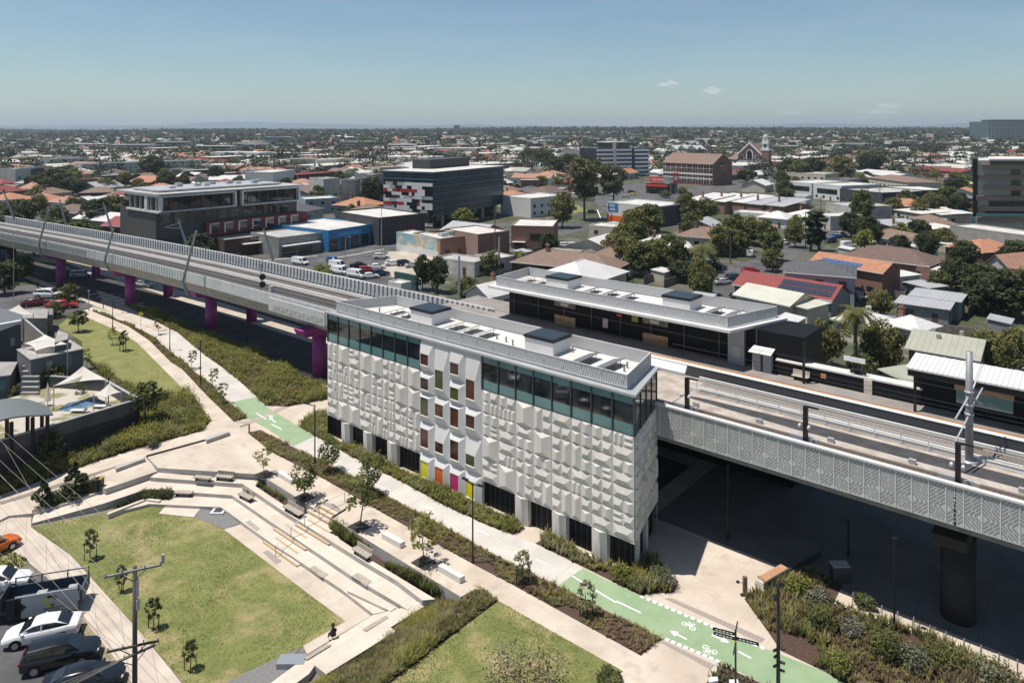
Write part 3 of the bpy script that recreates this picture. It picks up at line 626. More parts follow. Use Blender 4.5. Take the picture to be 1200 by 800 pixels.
m_ = MB('uv')
for o in (2.9, 4.5, 5.9, 7.85, 9.45): strip(m_, usL, n_(o), n_(o+.12), ZD+.02, ZD+.28, rail_s)
for o in (6.9, 10.3): strip(m_, usL, n_(o), n_(o+.3), ZD+.01, ZD+.42, whitem)
m_.build('rails', t)
pan = mat('ribbed_parapet_panel', (.46,.47,.47), .6, c2=(.55,.56,.56), vs=.8)
m_ = MB('uv'); strip(m_, usL, n_(0.0), n_(.16), ZD-.5, ZD+1.25, pan); m_.build('parapet', t)
m_ = MB('uv')
u = -230.
while u < -52:
    v = vn(u); m_.box(u, v-.10, ZD-.45, u+.12, v-.001, ZD+1.28, whitem)
    if u < -92 and u > -150: m_.box(u+.3, v-.04, ZD-.1, u+.62, v-.001, ZD+1.0, slot)
    u += .95
m_.build('parapet_rib', t)['kind'] = 'stuff'
# chevron panels right before the building, and screen panels
def chevrons(m_, u0, n, w, z0, z1, v, zc, step=.27, th=.125, dz=lambda u: 0.0, vf=None, par=0):
    for k in range(n):
        a = u0+k*w; b_ = a+w; left = ((k+par) % 2 == 0)
        vv = (vf(a) if vf else v)-.012
        aa, bb = a+.05, b_-.05; xj = a if left else b_
        r = .18
        while r < (z1-z0)+w+.5:
            for s_ in (1, -1):
                if s_ < 0 and r-w > zc-z0: continue
                if s_ > 0 and r-w > z1-zc: continue
                def zz(x): return zc+s_*(r-abs(x-xj))
                lo_, hi_ = (zc+.03, z1-.14) if s_ > 0 else (z0+.12, zc-.03)
                q0, q1 = (lo_-zc)*s_, (hi_-zc)*s_; q0, q1 = min(q0, q1), max(q0, q1); dmin, dmax = max(.06, r-q1), min(w-.06, r-q0)   # distance from xj
                if dmax-dmin < .12: continue
                sg_ = 1 if left else -1; N = 2 if dmax-dmin > .55 else 1; of = .18*((int(r/step)) % 2)
                for q in range(N):
                    d0 = dmin+(dmax-dmin)*(q/N)+(.03 if q else 0)+of*(1 if q else 0)*.5; d1 = dmin+(dmax-dmin)*((q+1)/N)-(.03 if q < N-1 else 0)+of*(1 if q < N-1 else 0)*.5
                    p0, p1 = xj+sg_*d0, xj+sg_*d1; y0, y1 = zc+s_*(r-d0), zc+s_*(r-d1); Q = [(p0,vv,y0-th/2),(p1,vv,y1-th/2),(p1,vv,y1+th/2),(p0,vv,y0+th/2)]
                    m_.poly(Q if sg_ > 0 else Q[::-1], slot)
            r += step
m_ = MB('uv'); m_.prism([(-26,8.05),(-12,8.05),(-12,8.25),(-26,8.25)], 9.1, screen, z1=11.05); m_.prism([(-12,8.2),(3.3,8.2),(3.3,8.4),(-12,8.4)], 9.3, screen, z1=11.2); m_.build('screen_panel', t)
m_ = MB('uv'); chevrons(m_, -24.8, 12, 1.05, 9.15, 10.2, 8.05, 9.7, .22, .09); chevrons(m_, -11.6, 14, 1.05, 9.35, 10.3, 8.2, 9.8, .22, .09); m_.build('screen_slots', t)['kind'] = 'stuff'
# far twin structure
t = thing('rail_viaduct', 'second viaduct deck behind, seen as a pale parapet with vertical fins', 'viaduct', W(-60,24,0))
usF = [-232+6*k for k in range(40)]+[6.5]
m_ = MB('uv'); strip(m_, usF, n_(13.6), n_(18.5), ZD-.5, ZD, concW, slabc); strip(m_, usF, n_(14.4), n_(17.6), ZD-2.7, ZD-.5, concW); m_.build('deck', t)
m_ = MB('uv'); strip(m_, usF, n_(13.5), n_(13.6), ZD-.3, ZD+1.42, finback); strip(m_, usF, n_(13.44), n_(13.66), ZD+1.42, ZD+1.55, whitem); strip(m_, usF, n_(13.44), n_(13.66), ZD-.5, ZD+.05, whitem); m_.build('parapet', t)
m_ = MB('uv'); u = -230.
while u < 6:
    v = vn(u)+13.5; m_.box(u, v-.16, ZD-.3, u+.52, v-.002, ZD+1.5, whitem); u += 1.0
m_.build('parapet_rib', t)['kind'] = 'stuff'
# ---- right hand viaduct
t = thing('rail_viaduct', 'viaduct at the right of the station building, faced with white chevron screens', 'viaduct', W(60,12,0))
uR0, uR1 = 39.2, 96.
m_ = MB('uv'); m_.prism([(3.0,8.62),(38.8,8.62),(38.8,18.84),(3.0,18.84)], ZD-.46, concW, slabc, z1=ZD-.004); m_.box(38.9,12.3,ZD-.7,uR1,14.4,ZD-.42,dgrey); m_.prism([(38.9,6.75),(uR1,6.75),(uR1,12.4),(50,12.4),(40.5,13.9),(38.9,13.9)], ZD-.45, concW, slabc, z1=ZD); m_.box(38.9,14.35,ZD-.45,uR1,18.85,ZD,concW,slabc); m_.build('deck', t)
m_ = MB('uv')
for (o0,o1,i0,i1) in ((6.9,12.2,7.9,11.2),(14.4,18.8,15.2,18.2)):
    m_.loft([[(38.9,o0,ZD-.45),(38.9,o1,ZD-.45),(38.9,i1,ZD-1.8),(38.9,i0,ZD-1.8)],[(uR1,o0,ZD-.45),(uR1,o1,ZD-.45),(uR1,i1,ZD-1.8),(uR1,i0,ZD-1.8)]], concW)
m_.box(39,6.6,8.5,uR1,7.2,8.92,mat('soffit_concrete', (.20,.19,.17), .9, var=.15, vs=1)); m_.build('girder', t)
m_ = MB('uv'); m_.poly([(39,8.4,ZD+.012),(62,8.4,ZD+.012),(62,11.2,ZD+.012),(39,11.2,ZD+.012)], ballast); m_.poly([(63.5,8.4,ZD+.012),(uR1,8.4,ZD+.012),(uR1,11.2,ZD+.012),(63.5,11.2,ZD+.012)], ballast)
m_.poly([(39,15.9,ZD+.012),(uR1,15.9,ZD+.012),(uR1,18.3,ZD+.012),(39,18.3,ZD+.012)], ballast); m_.build('track_bed', t)
m_ = MB('uv')
for v in (8.9,10.5,16.3,17.9): m_.box(38,v,ZD+.02,uR1,v+.09,ZD+.2,rail_s)
m_.build('rails', t)
m_ = MB('uv'); m_.poly([(39.2,13.2,ZD+.014),(41,13.0,ZD+.014),(50,12.3,ZD+.014),(uR1,12.2,ZD+.014),(uR1,14.35,ZD+.014),(50,14.2,ZD+.014),(41,13.9,ZD+.014),(39.2,13.6,ZD+.014)], dark_tr); m_.poly([(38.9,12.4,ZD-.004),(uR1,12.4,ZD-.004),(uR1,14.36,ZD-.004),(38.9,14.36,ZD-.004)], slabc); m_.build('track_trough', t)
m_ = MB('uv')
for v in (15.2,15.75,18.45): m_.box(38,v,ZD+.01,uR1,v+.22,ZD+.3,whitem)
m_.build('cable_trough', t)
m_ = MB('uv'); m_.box(38.9,6.45,8.9,62.55,6.65,11.7,screen); m_.box(62.7,6.45,8.9,uR1,6.65,11.7,screen); m_.build('screen_panel', t)
m_ = MB('uv')
for k in range(54): u = 39.0+k*1.05; m_.box(u-.025, 6.41, 8.92, u+.025, 6.449, 11.6, whitem)
m_.box(38.9,6.35,11.62,uR1,6.75,11.76,precM); m_.build('screen_frame', t)
m_ = MB('uv'); chevrons(m_, 39.0, 54, 1.05, 8.95, 11.65, 6.45, 9.95); m_.build('screen_slots', t)['kind'] = 'stuff'
m_ = MB('uv')
for u in (41.,47.,53.,59.,66.,74.): m_.cbox(u,11.6,ZD,.5,.35,.35,greym)
m_.build('cable_box', t)
# station approach slab under the far platform + between
m_ = MB('uv')
# walkway handrails between the tracks
for v, zz_, a, b_ in ((14.75,0,39.5,61.6),(15.05,.0,39.5,61.4)):
    m2 = MB('uv')
    for h in (.55,.85,1.15): m2.tube((a,v,ZD+h),(b_,v,ZD+h),.022,whitem,5)
    u = a
    while u < b_: m2.tube((u,v,ZD),(u,v,ZD+1.15),.025,whitem,5); u += 2.0
    w = 'nearer' if v < 14.9 else 'farther'; one(m2, 'walkway_railing', f'{w} of the two white pipe railings between the tracks, right of the station building', 'railing', 'pipe railings between the tracks')
m2 = MB('uv')
for h in (.1,1.15): m2.tube((63.2,15.0,ZD+h),(84,15.0,ZD+h),.03,whitem,5)
u = 63.2
while u < 84: m2.tube((u,15.0,ZD),(u,15.0,ZD+1.15),.018,whitem,4); u += .28
one(m2, 'walkway_railing', 'white picket railing between the tracks, right of the grey mast', 'railing')
# piers
def pier(u, v, r, z1, mt, lbl, arm=3.6, name='viaduct_pier', rz=0, h=1.0, cat='pier', grp='viaduct piers', base=0.):
    t = thing(name, lbl, cat, W(u, v, base), 0, grp); m_ = MB(); c = W(u, v, 0); m_.tube((c.x,c.y,base),(c.x,c.y,z1-h),r,mt,28); m_.build('column', t, True)
    m_ = MB('uv'); m_.loft([[(u-.95,v-r,z1-h-.0),(u+.95,v-r,z1-h),(u+.95,v+r,z1-h),(u-.95,v+r,z1-h)],[(u-1.05,v-arm*.85,z1-h+.35),(u+1.05,v-arm*.85,z1-h+.35),(u+1.05,v+arm*.85,z1-h+.35),(u-1.05,v+arm*.85,z1-h+.35)],[(u-1.05,v-arm,z1-.0),(u+1.05,v-arm,z1),(u+1.05,v+arm,z1),(u-1.05,v+arm,z1)]], mt); m_.build('crosshead', t); return t
def uvof(p): d = Vector(p)-A0; return d.x*UX+d.y*UY, -d.x*UY+d.y*UX
zc_ = ZD-1.82; zl_ = ZD-2.72
for k, (x, y, s_) in enumerate([(71.7,334,'third from the station building'),(152.5,357,'second from the station building'),(247.5,387,'beside the long garden bed'),(374,441,'against the left end of the station')]):
    u, v = uvof(at(x, y)); pier(u, v, 1.0, zl_, purple, f'purple T shaped pier in the front row, {s_}', arm=3.6, h=1.35)
for k, (x, y, s_) in enumerate([(112.5,326,'furthest left visible'),(197,347,'middle one'),(295,376,'nearest the station building')]):
    u, v = uvof(at(x, y)); pier(u, v, .95, zl_, purple, f'purple pier in the back row, {s_}', arm=1.6)
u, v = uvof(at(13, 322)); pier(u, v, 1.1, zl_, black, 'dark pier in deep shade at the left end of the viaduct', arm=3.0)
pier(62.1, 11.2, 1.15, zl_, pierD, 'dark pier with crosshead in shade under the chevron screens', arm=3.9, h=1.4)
# ================================================================== CATENARY
def lean(px0, py0, px1, py1, zb, z1, lbl, bend=None, grp='leaning catenary masts'):
    b = at(px0, py0, zb); tp = b+Vector(((px1-px0)/F*b.y, 0, 0)); z1 = H-(py1-HY)*b.y/F; tp.z = z1
    t = thing('catenary_mast', lbl, 'mast', b, 0, grp); m_ = MB(); mid = b.lerp(tp, .25)
    if bend: mid = b+Vector((bend, 0, (tp.z-b.z)*.22))
    m_.tube(b, mid, .26, steel, 10, .24); m_.tube(mid, tp, .24, steel, 10, .17); m_.build('post', t)
    m_ = MB(); d = Vector((.646,.764,0))*(1 if tp.x > b.x else -1); a = mid.lerp(tp, .55)
    m_.tube(a, a+d*3.4+Vector((0,0,.5)), .05, steel, 6); m_.tube(a+Vector((0,0,1.2)), a+d*3.2+Vector((0,0,.6)), .035, steel, 6); m_.build('bracket', t)
lean(47,297,57,246,8.7,0,'grey leaning mast on the near parapet, furthest left',-.3)
lean(128,317,133,268,8.4,0,'grey leaning mast on the near parapet, second from the left',-.9)
lean(220,346,230,271,8.4,0,'grey leaning mast on the near parapet, closest to the railway signal',-.8)
lean(17,258,5,226,11.5,0,'grey leaning mast on the far parapet, furthest left')
lean(77,263,70,234,11.5,0,'grey leaning mast on the far parapet, second from the left')
lean(132,273,121,237,11.5,0,'grey leaning mast on the far parapet, third from the left')
lean(219,288,209,257,11.5,0,'grey leaning mast on the far parapet below the glass apartments')
lean(320,305,309,268,11.5,0,'grey leaning mast on the far parapet in front of the grey shop')
def upost(u, v, z0, z1, r, mt, lbl, name='signal_post', grp=None, cat='post'):
    m_ = MB('uv'); m_.box(u-r,v-r,z0,u+r,v+r,z1,mt); return one(m_, name, lbl, cat, grp, bevel=.02)
for u, s_ in ((42.3,'nearest the station building'),(52.4,'middle one of three'),(62.7,'beside the tall grey mast')):
    t = thing('camera_post', f'black square post with cameras behind the chevron screen, {s_}', 'post', W(u,7.2,ZD), 0, 'black camera posts on the viaduct edge')
    m_ = MB('uv'); m_.box(u-.16,7.05,ZD,u+.16,7.37,14.35,black); m_.build('post', t)
    m_ = MB('uv'); m_.box(u-.16,7.37,14.2,u+.9,7.5,14.32,black); m_.box(u-1.2,7.2,11.6,u+.9,7.45,11.9,greym); m_.build('bracket', t)
    for q in (-.35,.35): m_ = MB('uv'); m_.tube((u+q,7.0,12.9),(u+q,6.7,12.85),.11,whitem,8); m_.build('camera', t)
# tall mast
t = thing('catenary_mast', 'tall round grey mast with angled white cantilevers between the right hand tracks', 'mast', W(62.3,14.8,ZD))
c = W(62.3,14.8,0); m_ = MB(); m_.tube((c.x,c.y,ZD),(c.x,c.y,18.8),.29,steel,20,.24); m_.cbox(c.x,c.y,ZD,1.0,1.0,.12,greym)
for z in (15.6,13.9,14.6): m_.tube((c.x,c.y,z),(c.x,c.y,z+.15),.33,greym,16)
m_.build('post', t, True)
for s_, (z0, z1) in ((-1,(15.4,14.3)),(1,(15.2,17.2)),(-1,(13.9,12.6)),(1,(14.1,15.3)),(1,(15.4,14.0))):
    m_ = MB(); e = W(62.3+s_*.5, 14.8+s_*2.9, z1); m_.tube((c.x,c.y,z0), e, .065, greym, 8); m_.build('cantilever', t)
# overhead wires over the two tracks
m_ = MB('uv')
for v, zs_ in ((9.8,(14.9,16.2)),(17.2,(15.0,13.4))):
    for z in zs_: m_.path([(39.5 if v < 10 else -10,v,z),(62.3,v,z-.1),(92,v,z)], .018, dgrey, 4)
m_.build('catenary_wire'); bpy.data.objects['catenary_wire']['label'] = 'thin dark overhead wires above the tracks beside the stations'; bpy.data.objects['catenary_wire']['category'] = 'cable'
# signal on the left
t = thing('railway_signal', 'railway signal with two round black heads on the near viaduct edge', 'signal', W(-17,8.6,ZD))
s0 = at(306,343,ZD+.4); m_ = MB(); m_.tube((s0.x,s0.y,ZD),(s0.x,s0.y,15.2),.06,dgrey,8); m_.build('post', t)
for z in (12.0, 13.15):
    m_ = MB(); m_.tube((s0.x+.3,s0.y-.1,z),(s0.x+.3,s0.y-.35,z),.48,black,20); m_.build('signal_head', t)
m_ = MB('uv'); u, v = uvof(at(318,344,ZD)); m_.box(u-.35,v-.3,ZD,u+.35,v+.3,ZD+1.2,greym); one(m_, 'signal_cabinet', 'small grey cabinet beside the railway signal', 'cabinet')
# ================================================================== FAR STATION
zP = 11.38
t = thing('far_platform', 'long far platform with white edge and orange tactile stripe', 'platform', W(50,22,0))
m_ = MB('uv'); m_.prism([(-2,18.9),(92,18.9),(92,27.8),(-2,27.8)], 9.3, dgrey, plat, z1=zP); m_.build('slab', t)
m_ = MB('uv'); m_.box(-2,18.86,zP-.06,92,19.35,zP+.01,whitep); m_.build('edge_coping', t)
m_ = MB('uv'); m_.box(-2,19.36,zP-.04,92,19.75,zP+.012,orange); m_.build('tactile_stripe', t)
t = thing('far_station', 'long black far station building under a white fenced roof', 'station', W(25,23,0)); S2 = t
zR2 = 15.6
m_ = MB('uv'); m_.prism([(7.8,19.4),(40.9,19.4),(43.6,28.2),(7.2,28.2)], zR2-.28, whitem, z1=zR2); m_.prism([(8.6,20.3),(40.2,20.3),(42.4,27.6),(8.2,27.6)], zR2, roofw, z1=zR2+.04); m_.build('roof', t)
m_ = MB('uv'); m_.prism([(8.6,22.8),(46,22.8),(46,28),(8.6,28)], 0, blackp, z1=zR2-.3); m_.build('wall', t)
m_ = MB('uv'); m_.prism([(43.8,22.4),(47.3,22.4),(47.3,28),(43.8,28)], zP, blackp, z1=zR2-.2); m_.build('end_block', t)
rails(S2, [(8.6,20.2),(40.3,20.2),(42.6,27.8),(7.9,27.8),(8.6,20.2)], zR2+.02, 1.15, 2, None)
skyl(S2, 14.2, 17.6, 23.6, 26.6, zR2+.02, 1.2); skyl(S2, 31.0, 34.4, 23.6, 26.6, zR2+.02, 1.2)
for u in (9.8, 11.8, 20., 22.6, 25.2, 36.2, 38.4): rack(S2, u, 22.4, 26.0, zR2+.02, mt=solarD if u > 15 else solar)
m_ = MB('uv')
for u in np.arange(9.5, 43, 4.1): m_ = MB('uv'); m_.box(u,22.68,zP,u+.12,22.78,zR2-.3,dgrey); m_.build('wall_rib', t)
for u, w in ((16.3,3.2),(29.0,3.2)):
    m_ = MB('uv'); m_.box(u,22.6,zP+.05,u+w,22.76,zP+1.25,copper); m_.build('kiosk_panel', t)
    m_ = MB('uv'); m_.box(u,22.58,zP+2.35,u+w,22.76,zP+3.0,mat('sign_band', (.10,.11,.09), .3, c2=(.30,.30,.24), vs=2, lo=.5)); m_.box(u+1.0,22.55,zP+2.5,u+2.1,22.585,zP+2.9,mat('sign_white', (.55,.55,.53), .4)); m_.build('sign', t)
m_ = MB('uv'); m_.box(39.4,22.3,zP,41.2,22.79,zR2-.35,mat('pale_lift_front', (.34,.35,.34), .5, extra=ex_joint(.45,0,.04,(.16,.16,.16)))); m_.box(39.9,22.26,zP+.02,40.8,22.31,zP+1.9,greym); m_.build('door', t)
for (u, v, z, a, b_, c_) in ((25.6,22.4,zP+2.6,.7,.3,.3),(24.2,22.5,zP+3.0,.5,.3,.35)):
    m_ = MB('uv'); m_.box(u,v,z,u+a,v+b_,z+c_,mat('red_sign_lamp', (.5,.03,.03), .4) if u > 25 else black); m_.build('hanging_sign', t)
m_ = MB('uv'); m_.box(23.6,22.5,zP+.9,24.3,22.6,zP+2.0,mat('poster', (.30,.34,.42), .5, c2=(.6,.5,.45), vs=4)); m_.build('poster', t)
m_ = MB('uv'); m_.box(27.6,22.5,zP+2.3,28.4,22.6,zP+3.0,mat('olive_sign', (.25,.27,.05), .5)); m_.build('sign', t)
# platform fence + ticket machines + shelter
m_ = MB('uv'); m_.box(44.6,22.0,zP,57.6,22.2,zP+1.35,blackp); t = thing('platform_fence', 'black platform fence with a broad pale coping on the far platform', 'fence', W(50,22,zP)); m_.build('fence_panel', t)
m_ = MB('uv'); m_.box(44.6,21.95,zP+1.35,57.7,23.3,zP+1.5,roofw); m_.build('coping', t)
m_ = MB('uv'); m_.box(52.9,21.85,zP,53.6,22.0,zP+1.34,concT); m_.build('column', t)
m_ = MB('uv'); m_.box(49.0,21.9,zP+.6,49.5,21.99,zP+1.0,orange); m_.build('notice', t)
for u, s_ in ((42.3,'left of'),(43.4,'right of')):
    m_ = MB('uv'); m_.box(u,21.7,zP,u+.85,22.3,zP+1.7,mat('ticket_grey', (.30,.29,.27), .5)); t = thing('ticket_machine', f'grey ticket machine under a small white hood, {s_} its twin', 'ticket machine', W(u,22,zP), 0, 'ticket machines on the far platform'); m_.build('body', t)
    m_ = MB('uv'); m_.loft([[(u-.25,21.2,zP+1.9),(u+1.0,21.2,zP+1.9),(u+1.0,21.2,zP+1.96),(u-.25,21.2,zP+1.96)],[(u-.1,22.4,zP+2.3),(u+1.0,22.4,zP+2.3),(u+1.0,22.4,zP+2.36),(u-.1,22.4,zP+2.36)]], whitem); m_.build('hood', t)
    if u > 43: m_ = MB('uv'); m_.box(u+.3,21.66,zP+.9,u+.6,21.7,zP+1.4,mat('screen_blue', (.15,.3,.5), .2)); m_.build('display', t)
t = thing('platform_bench', 'pale metal bench against the black platform fence', 'bench', W(47.3,21.6,zP)); m_ = MB('uv'); m_.box(46.4,21.3,zP+.4,48.0,21.8,zP+.48,concT); m_.build('seat', t); m_ = MB('uv'); m_.box(46.4,21.78,zP+.5,48.0,21.86,zP+.95,concT); m_.build('backrest', t)
for u in (46.6,47.8): m_ = MB('uv'); m_.box(u,21.4,zP,u+.08,21.75,zP+.4,black); m_.build('leg', t)
t = thing('platform_shelter', 'black platform shelter with a white corrugated roof at the right', 'shelter', W(68,21,zP))
corr = mat('white_corrugated', (.60,.60,.59), .5, extra=ex_joint(.76,0,.10,(.44,.44,.44)))
m_ = MB('uv'); m_.loft([[(56.9,19.6,15.1),(92,19.6,15.1),(92,19.6,15.25),(56.9,19.6,15.25)],[(56.9,23.4,15.5),(92,23.4,15.5),(92,23.4,15.65),(56.9,23.4,15.65)]], corr)
for u in np.arange(57,92,.76): m_.beam((u,19.6,15.27),(u,23.4,15.67),.06,.05,whitem)
m_.build('roof', t)
m_ = MB('uv'); m_.box(57.2,22.2,zP,92,23.2,15.2,blackp); m_.box(57.0,19.7,14.55,92,19.85,15.08,black); m_.build('wall', t)
m_ = MB('uv'); m_.box(60.3,22.1,zP+.9,64.4,22.19,zP+2.7,glassT); m_.box(60.2,21.9,zP+2.1,64.5,22.08,zP+2.75,copper); m_.build('window', t)
m_ = MB('uv'); m_.box(61.5,21.85,zP+2.35,62.4,21.9,zP+2.6,mat('blue_sign', (.08,.10,.28), .4)); m_.build('sign', t)
m_ = MB('uv'); m_.box(72.0,21.9,zP+1.7,73.2,22.1,zP+2.1,mat('blue_glow_sign', (.16,.26,.34), .4)); m_.build('sign', t)
for u in (57.4,65.5,73.5): m_ = MB('uv'); m_.box(u,20.0,zP,u+.2,20.2,15.0,black); m_.build('post', t)
m_ = MB('uv'); u=52.0; v=24.6; t = thing('station_sign', 'white name board on a black pole behind the platform fence', 'sign', W(52,22.5,zP)); m_.tube((52.2,22.4,zP),(52.2,22.4,14.9),.06,black,8); m_.build('pole', t)
m_ = MB('uv'); m_.box(51.0,22.3,14.0,52.9,22.36,14.45,whitep); m_.build('board', t)
m_ = MB('uv'); m_.box(51.6,22.2,13.0,53.0,22.4,13.3,black); m_.box(52.0,22.2,12.6,52.5,22.45,13.4,black); m_.build('speaker', t)
# white tapered lamp posts on platform
m_ = MB('uv'); m_.box(47.6,20.9,zP,47.8,21.1,15.3,black); one(m_, 'platform_pole', 'black pole with twin lamps at the end of the far station', 'post')
# two passengers standing on the far platform under the shelter
# ================================================================== HOUSES AND BUILDINGS
def tile(name, c, v=.25): return mat(name, c, .85, c2=tuple(min(1, x*(1+v)) for x in c), vs=.8, det=7, extra=ex_tile(2, .32, tuple(x*.5 for x in c), .22, .6), bump=.3, bs=3)
def tin(name, c): return mat(name, c, .5, c2=tuple(x*.86 for x in c), vs=.35, det=6, extra=ex_joint(.8, 0, .09, tuple(x*.72 for x in c), 0))
R = dict(terra=tile('terracotta_tiles', (.30,.165,.115)), orange=tile('orange_tiles', (.33,.155,.09)), brown=tile('brown_tiles', (.17,.115,.09)), dbrown=tile('dark_brown_tiles', (.12,.080,.065)), red=tin('red_metal_roof', (.22,.040,.032)),
  white=tin('white_metal_roof', (.58,.575,.555)), cream=tin('cream_metal_roof', (.52,.52,.43)), sage=tin('sage_metal_roof', (.34,.35,.28)), grey=tile('dark_grey_tiles', (.075,.078,.085)), lgrey=tin('grey_metal_roof', (.36,.37,.38)), flatg=mat('flat_grey_roof', (.30,.30,.29), .8, c2=(.42,.41,.39), vs=.4, det=6), flatw=mat('flat_white_roof', (.44,.43,.40), .7, c2=(.58,.57,.53), vs=.3, det=6))
def ex_brick(N, Lk, vec, out, col):
    b = N.new('ShaderNodeTexBrick'); b.inputs['Scale'].default_value = 1.4; b.inputs['Mortar Size'].default_value = .03; b.inputs['Color1'].default_value = col; b.inputs['Color2'].default_value = tuple(x*.7 for x in col[:3])+(1,); b.inputs['Mortar'].default_value = (.3,.26,.22,1)
    mp = N.new('ShaderNodeMapping'); mp.inputs['Rotation'].default_value = (1.5708, 0, 0); Lk.new(vec, mp.inputs[0]); Lk.new(mp.outputs[0], b.inputs['Vector']); return b.outputs['Color']
WL = dict(brick=mat('red_brick', (.22,.065,.040), .9, extra=ex_brick), white=mat('white_weatherboard', (.62,.62,.60), .7, extra=ex_tile(2,.25,(.4,.4,.4),.15,.6)), blue=mat('pale_blue_boards', (.27,.33,.38), .7, extra=ex_tile(2,.3,(.18,.22,.26),.15,.6)), cream=mat('cream_render', (.48,.44,.36), .85, var=.12, vs=.6), grey=mat('grey_render', (.22,.22,.215), .85, var=.12, vs=.5), dark=mat('dark_render', (.045,.048,.052), .8, var=.15), brown=mat('brown_timber_wall', (.08,.045,.032), .8, var=.2), grime=mat('old_white_render', (.50,.49,.46), .85, c2=(.36,.35,.32), vs=.5, det=7), conc=mat('tilt_concrete', (.34,.33,.31), .9, c2=(.26,.25,.235), vs=.4, det=6, extra=ex_joint(0,0,.01,(.2,.2,.2)) if False else None))
winm = mat('house_window', (.02,.024,.03), .08, spec=.8)
def frame_tf(o, d):
    n = Vector((-d.y, d.x, 0))
    if n.y < 0: n = -n
    def f(a): return np.stack([o.x+d.x*a[:,0]+n.x*a[:,1], o.y+d.y*a[:,0]+n.y*a[:,1], a[:,2]], 1)
    return f
def house_parts(t, tf, ln, dp, ze, rise, typ, rm, wm, z0=0., ov=.45, chim=0, wins=True, seed=0, two=False, gut=True, solarp=False):
    r = random.Random(seed); par = ze if typ in ('flat',) else ze
    m_ = MB(tf); 
    if typ == 'gable': m_.loft([[(0,0,z0),(0,dp,z0),(0,dp,ze),(0,dp/2,ze+rise*.96),(0,0,ze)],[(ln,0,z0),(ln,dp,z0),(ln,dp,ze),(ln,dp/2,ze+rise*.96),(ln,0,ze)]], wm)
    elif typ == 'gablev': m_.loft([[(0,0,z0),(ln,0,z0),(ln,0,ze),(ln/2,0,ze+rise*.96),(0,0,ze)],[(0,dp,z0),(ln,dp,z0),(ln,dp,ze),(ln/2,dp,ze+rise*.96),(0,dp,ze)]], wm)
    else: m_.box(0,0,z0,ln,dp,ze-.02,wm)
    m_.build('wall', t); m_ = MB(tf); a, b_, c, d = -ov, ln+ov, -ov, dp+ov
    if typ == 'hip':
        i = min((d-c)/2, (b_-a)/2-.3); q = [(a,c,ze),(b_,c,ze),(b_,d,ze),(a,d,ze)]
        if (b_-a) >= (d-c): R0, R1 = (a+i,(c+d)/2,ze+rise), (b_-i,(c+d)/2,ze+rise); m_.poly([q[0],q[1],R1,R0],rm); m_.poly([q[2],q[3],R0,R1],rm); m_.poly([q[1],q[2],R1],rm); m_.poly([q[3],q[0],R0],rm)
        else: i = (b_-a)/2; R0, R1 = ((a+b_)/2,c+i,ze+rise), ((a+b_)/2,d-i,ze+rise); m_.poly([q[0],q[1],R0],rm); m_.poly([q[1],q[2],R1,R0],rm); m_.poly([q[2],q[3],R1],rm); m_.poly([q[3],q[0],R0,R1],rm)
        m_.poly(q[::-1], rm); m_.beam(R0, R1, .25, .12, rm)
    elif typ == 'gable':
        for s_ in (0, 1):
            y0 = c if s_ == 0 else d; m_.loft([[(a,y0,ze-.1),(a,dp/2,ze+rise),(a,dp/2,ze+rise+.12),(a,y0,ze+.02)],[(b_,y0,ze-.1),(b_,dp/2,ze+rise),(b_,dp/2,ze+rise+.12),(b_,y0,ze+.02)]], rm)
    elif typ == 'gablev':
        for s_ in (0, 1):
            x0 = a if s_ == 0 else b_; m_.loft([[(x0,c,ze-.1),(ln/2,c,ze+rise),(ln/2,c,ze+rise+.12),(x0,c,ze+.02)],[(x0,d,ze-.1),(ln/2,d,ze+rise),(ln/2,d,ze+rise+.12),(x0,d,ze+.02)]], rm)
    elif typ == 'skillion':
        m_.loft([[(a,c,ze),(a,d,ze+rise),(a,d,ze+rise+.14),(a,c,ze+.14)],[(b_,c,ze),(b_,d,ze+rise),(b_,d,ze+rise+.14),(b_,c,ze+.14)]], rm)
    else:
        m_.box(.02,.02,ze-.04,ln-.02,dp-.02,ze+.06,rm)
        pm = wm; h = max(.35, rise)
        for bx in ((-.02,-.02,ln+.02,.22),(-.02,dp-.22,ln+.02,dp+.02),(-.02,.222,.22,dp-.222),(ln-.22,.222,ln+.02,dp-.222)): m_.box(bx[0],bx[1],ze-.05,bx[2],bx[3],ze+h,pm)
    rf = m_.build('roof', t)
    if gut and typ in ('hip','gable') and ln < 30:
        m_ = MB(tf); m_.box(a,c-.1,ze-.16,b_,c+.02,ze+.03,whitem); m_.build('gutter', rf)
    if chim:
        for k in range(chim):
            x = ln*(.28+.42*k); y = dp*.42; m_ = MB(tf); m_.cbox(x,y,ze,.8,.6,rise+1.1,WL['brick']); m_.cbox(x,y,ze+rise+1.1,1.0,.8,.16,WL['brick'])
            for q in (-.2,.2): m_.tube((x+q,y,ze+rise+1.26),(x+q,y,ze+rise+1.6),.11,R['terra'],6)
            m_.build('chimney', rf)
    if wins:
        for fl in range(2 if two else 1):
            n = max(1, int(ln/4.2)); zb = z0+1.0+fl*2.9
            for k in range(n):
                x = ln*(k+.5)/n-.7; m_ = MB(tf)
                if k == n//2 and fl == 0 and n > 1: m_.box(x+.2,-.05,z0,x+1.15,.03,z0+2.1,WL['brown']); m_.build('door', t); continue
                m_.box(x,-.03,zb,x+1.5,.03,min(zb+1.3,ze-.25),winm); w_ = m_.build('window', t); m_ = MB(tf); m_.box(x-.08,-.06,zb-.1,x+1.58,.02,zb,whitem); m_.build('sill', w_)
            m_ = MB(tf); m_.box(ln-.03,dp*.3,zb,ln+.03,dp*.3+1.4,min(zb+1.3,ze-.25),winm); m_.build('window', t)
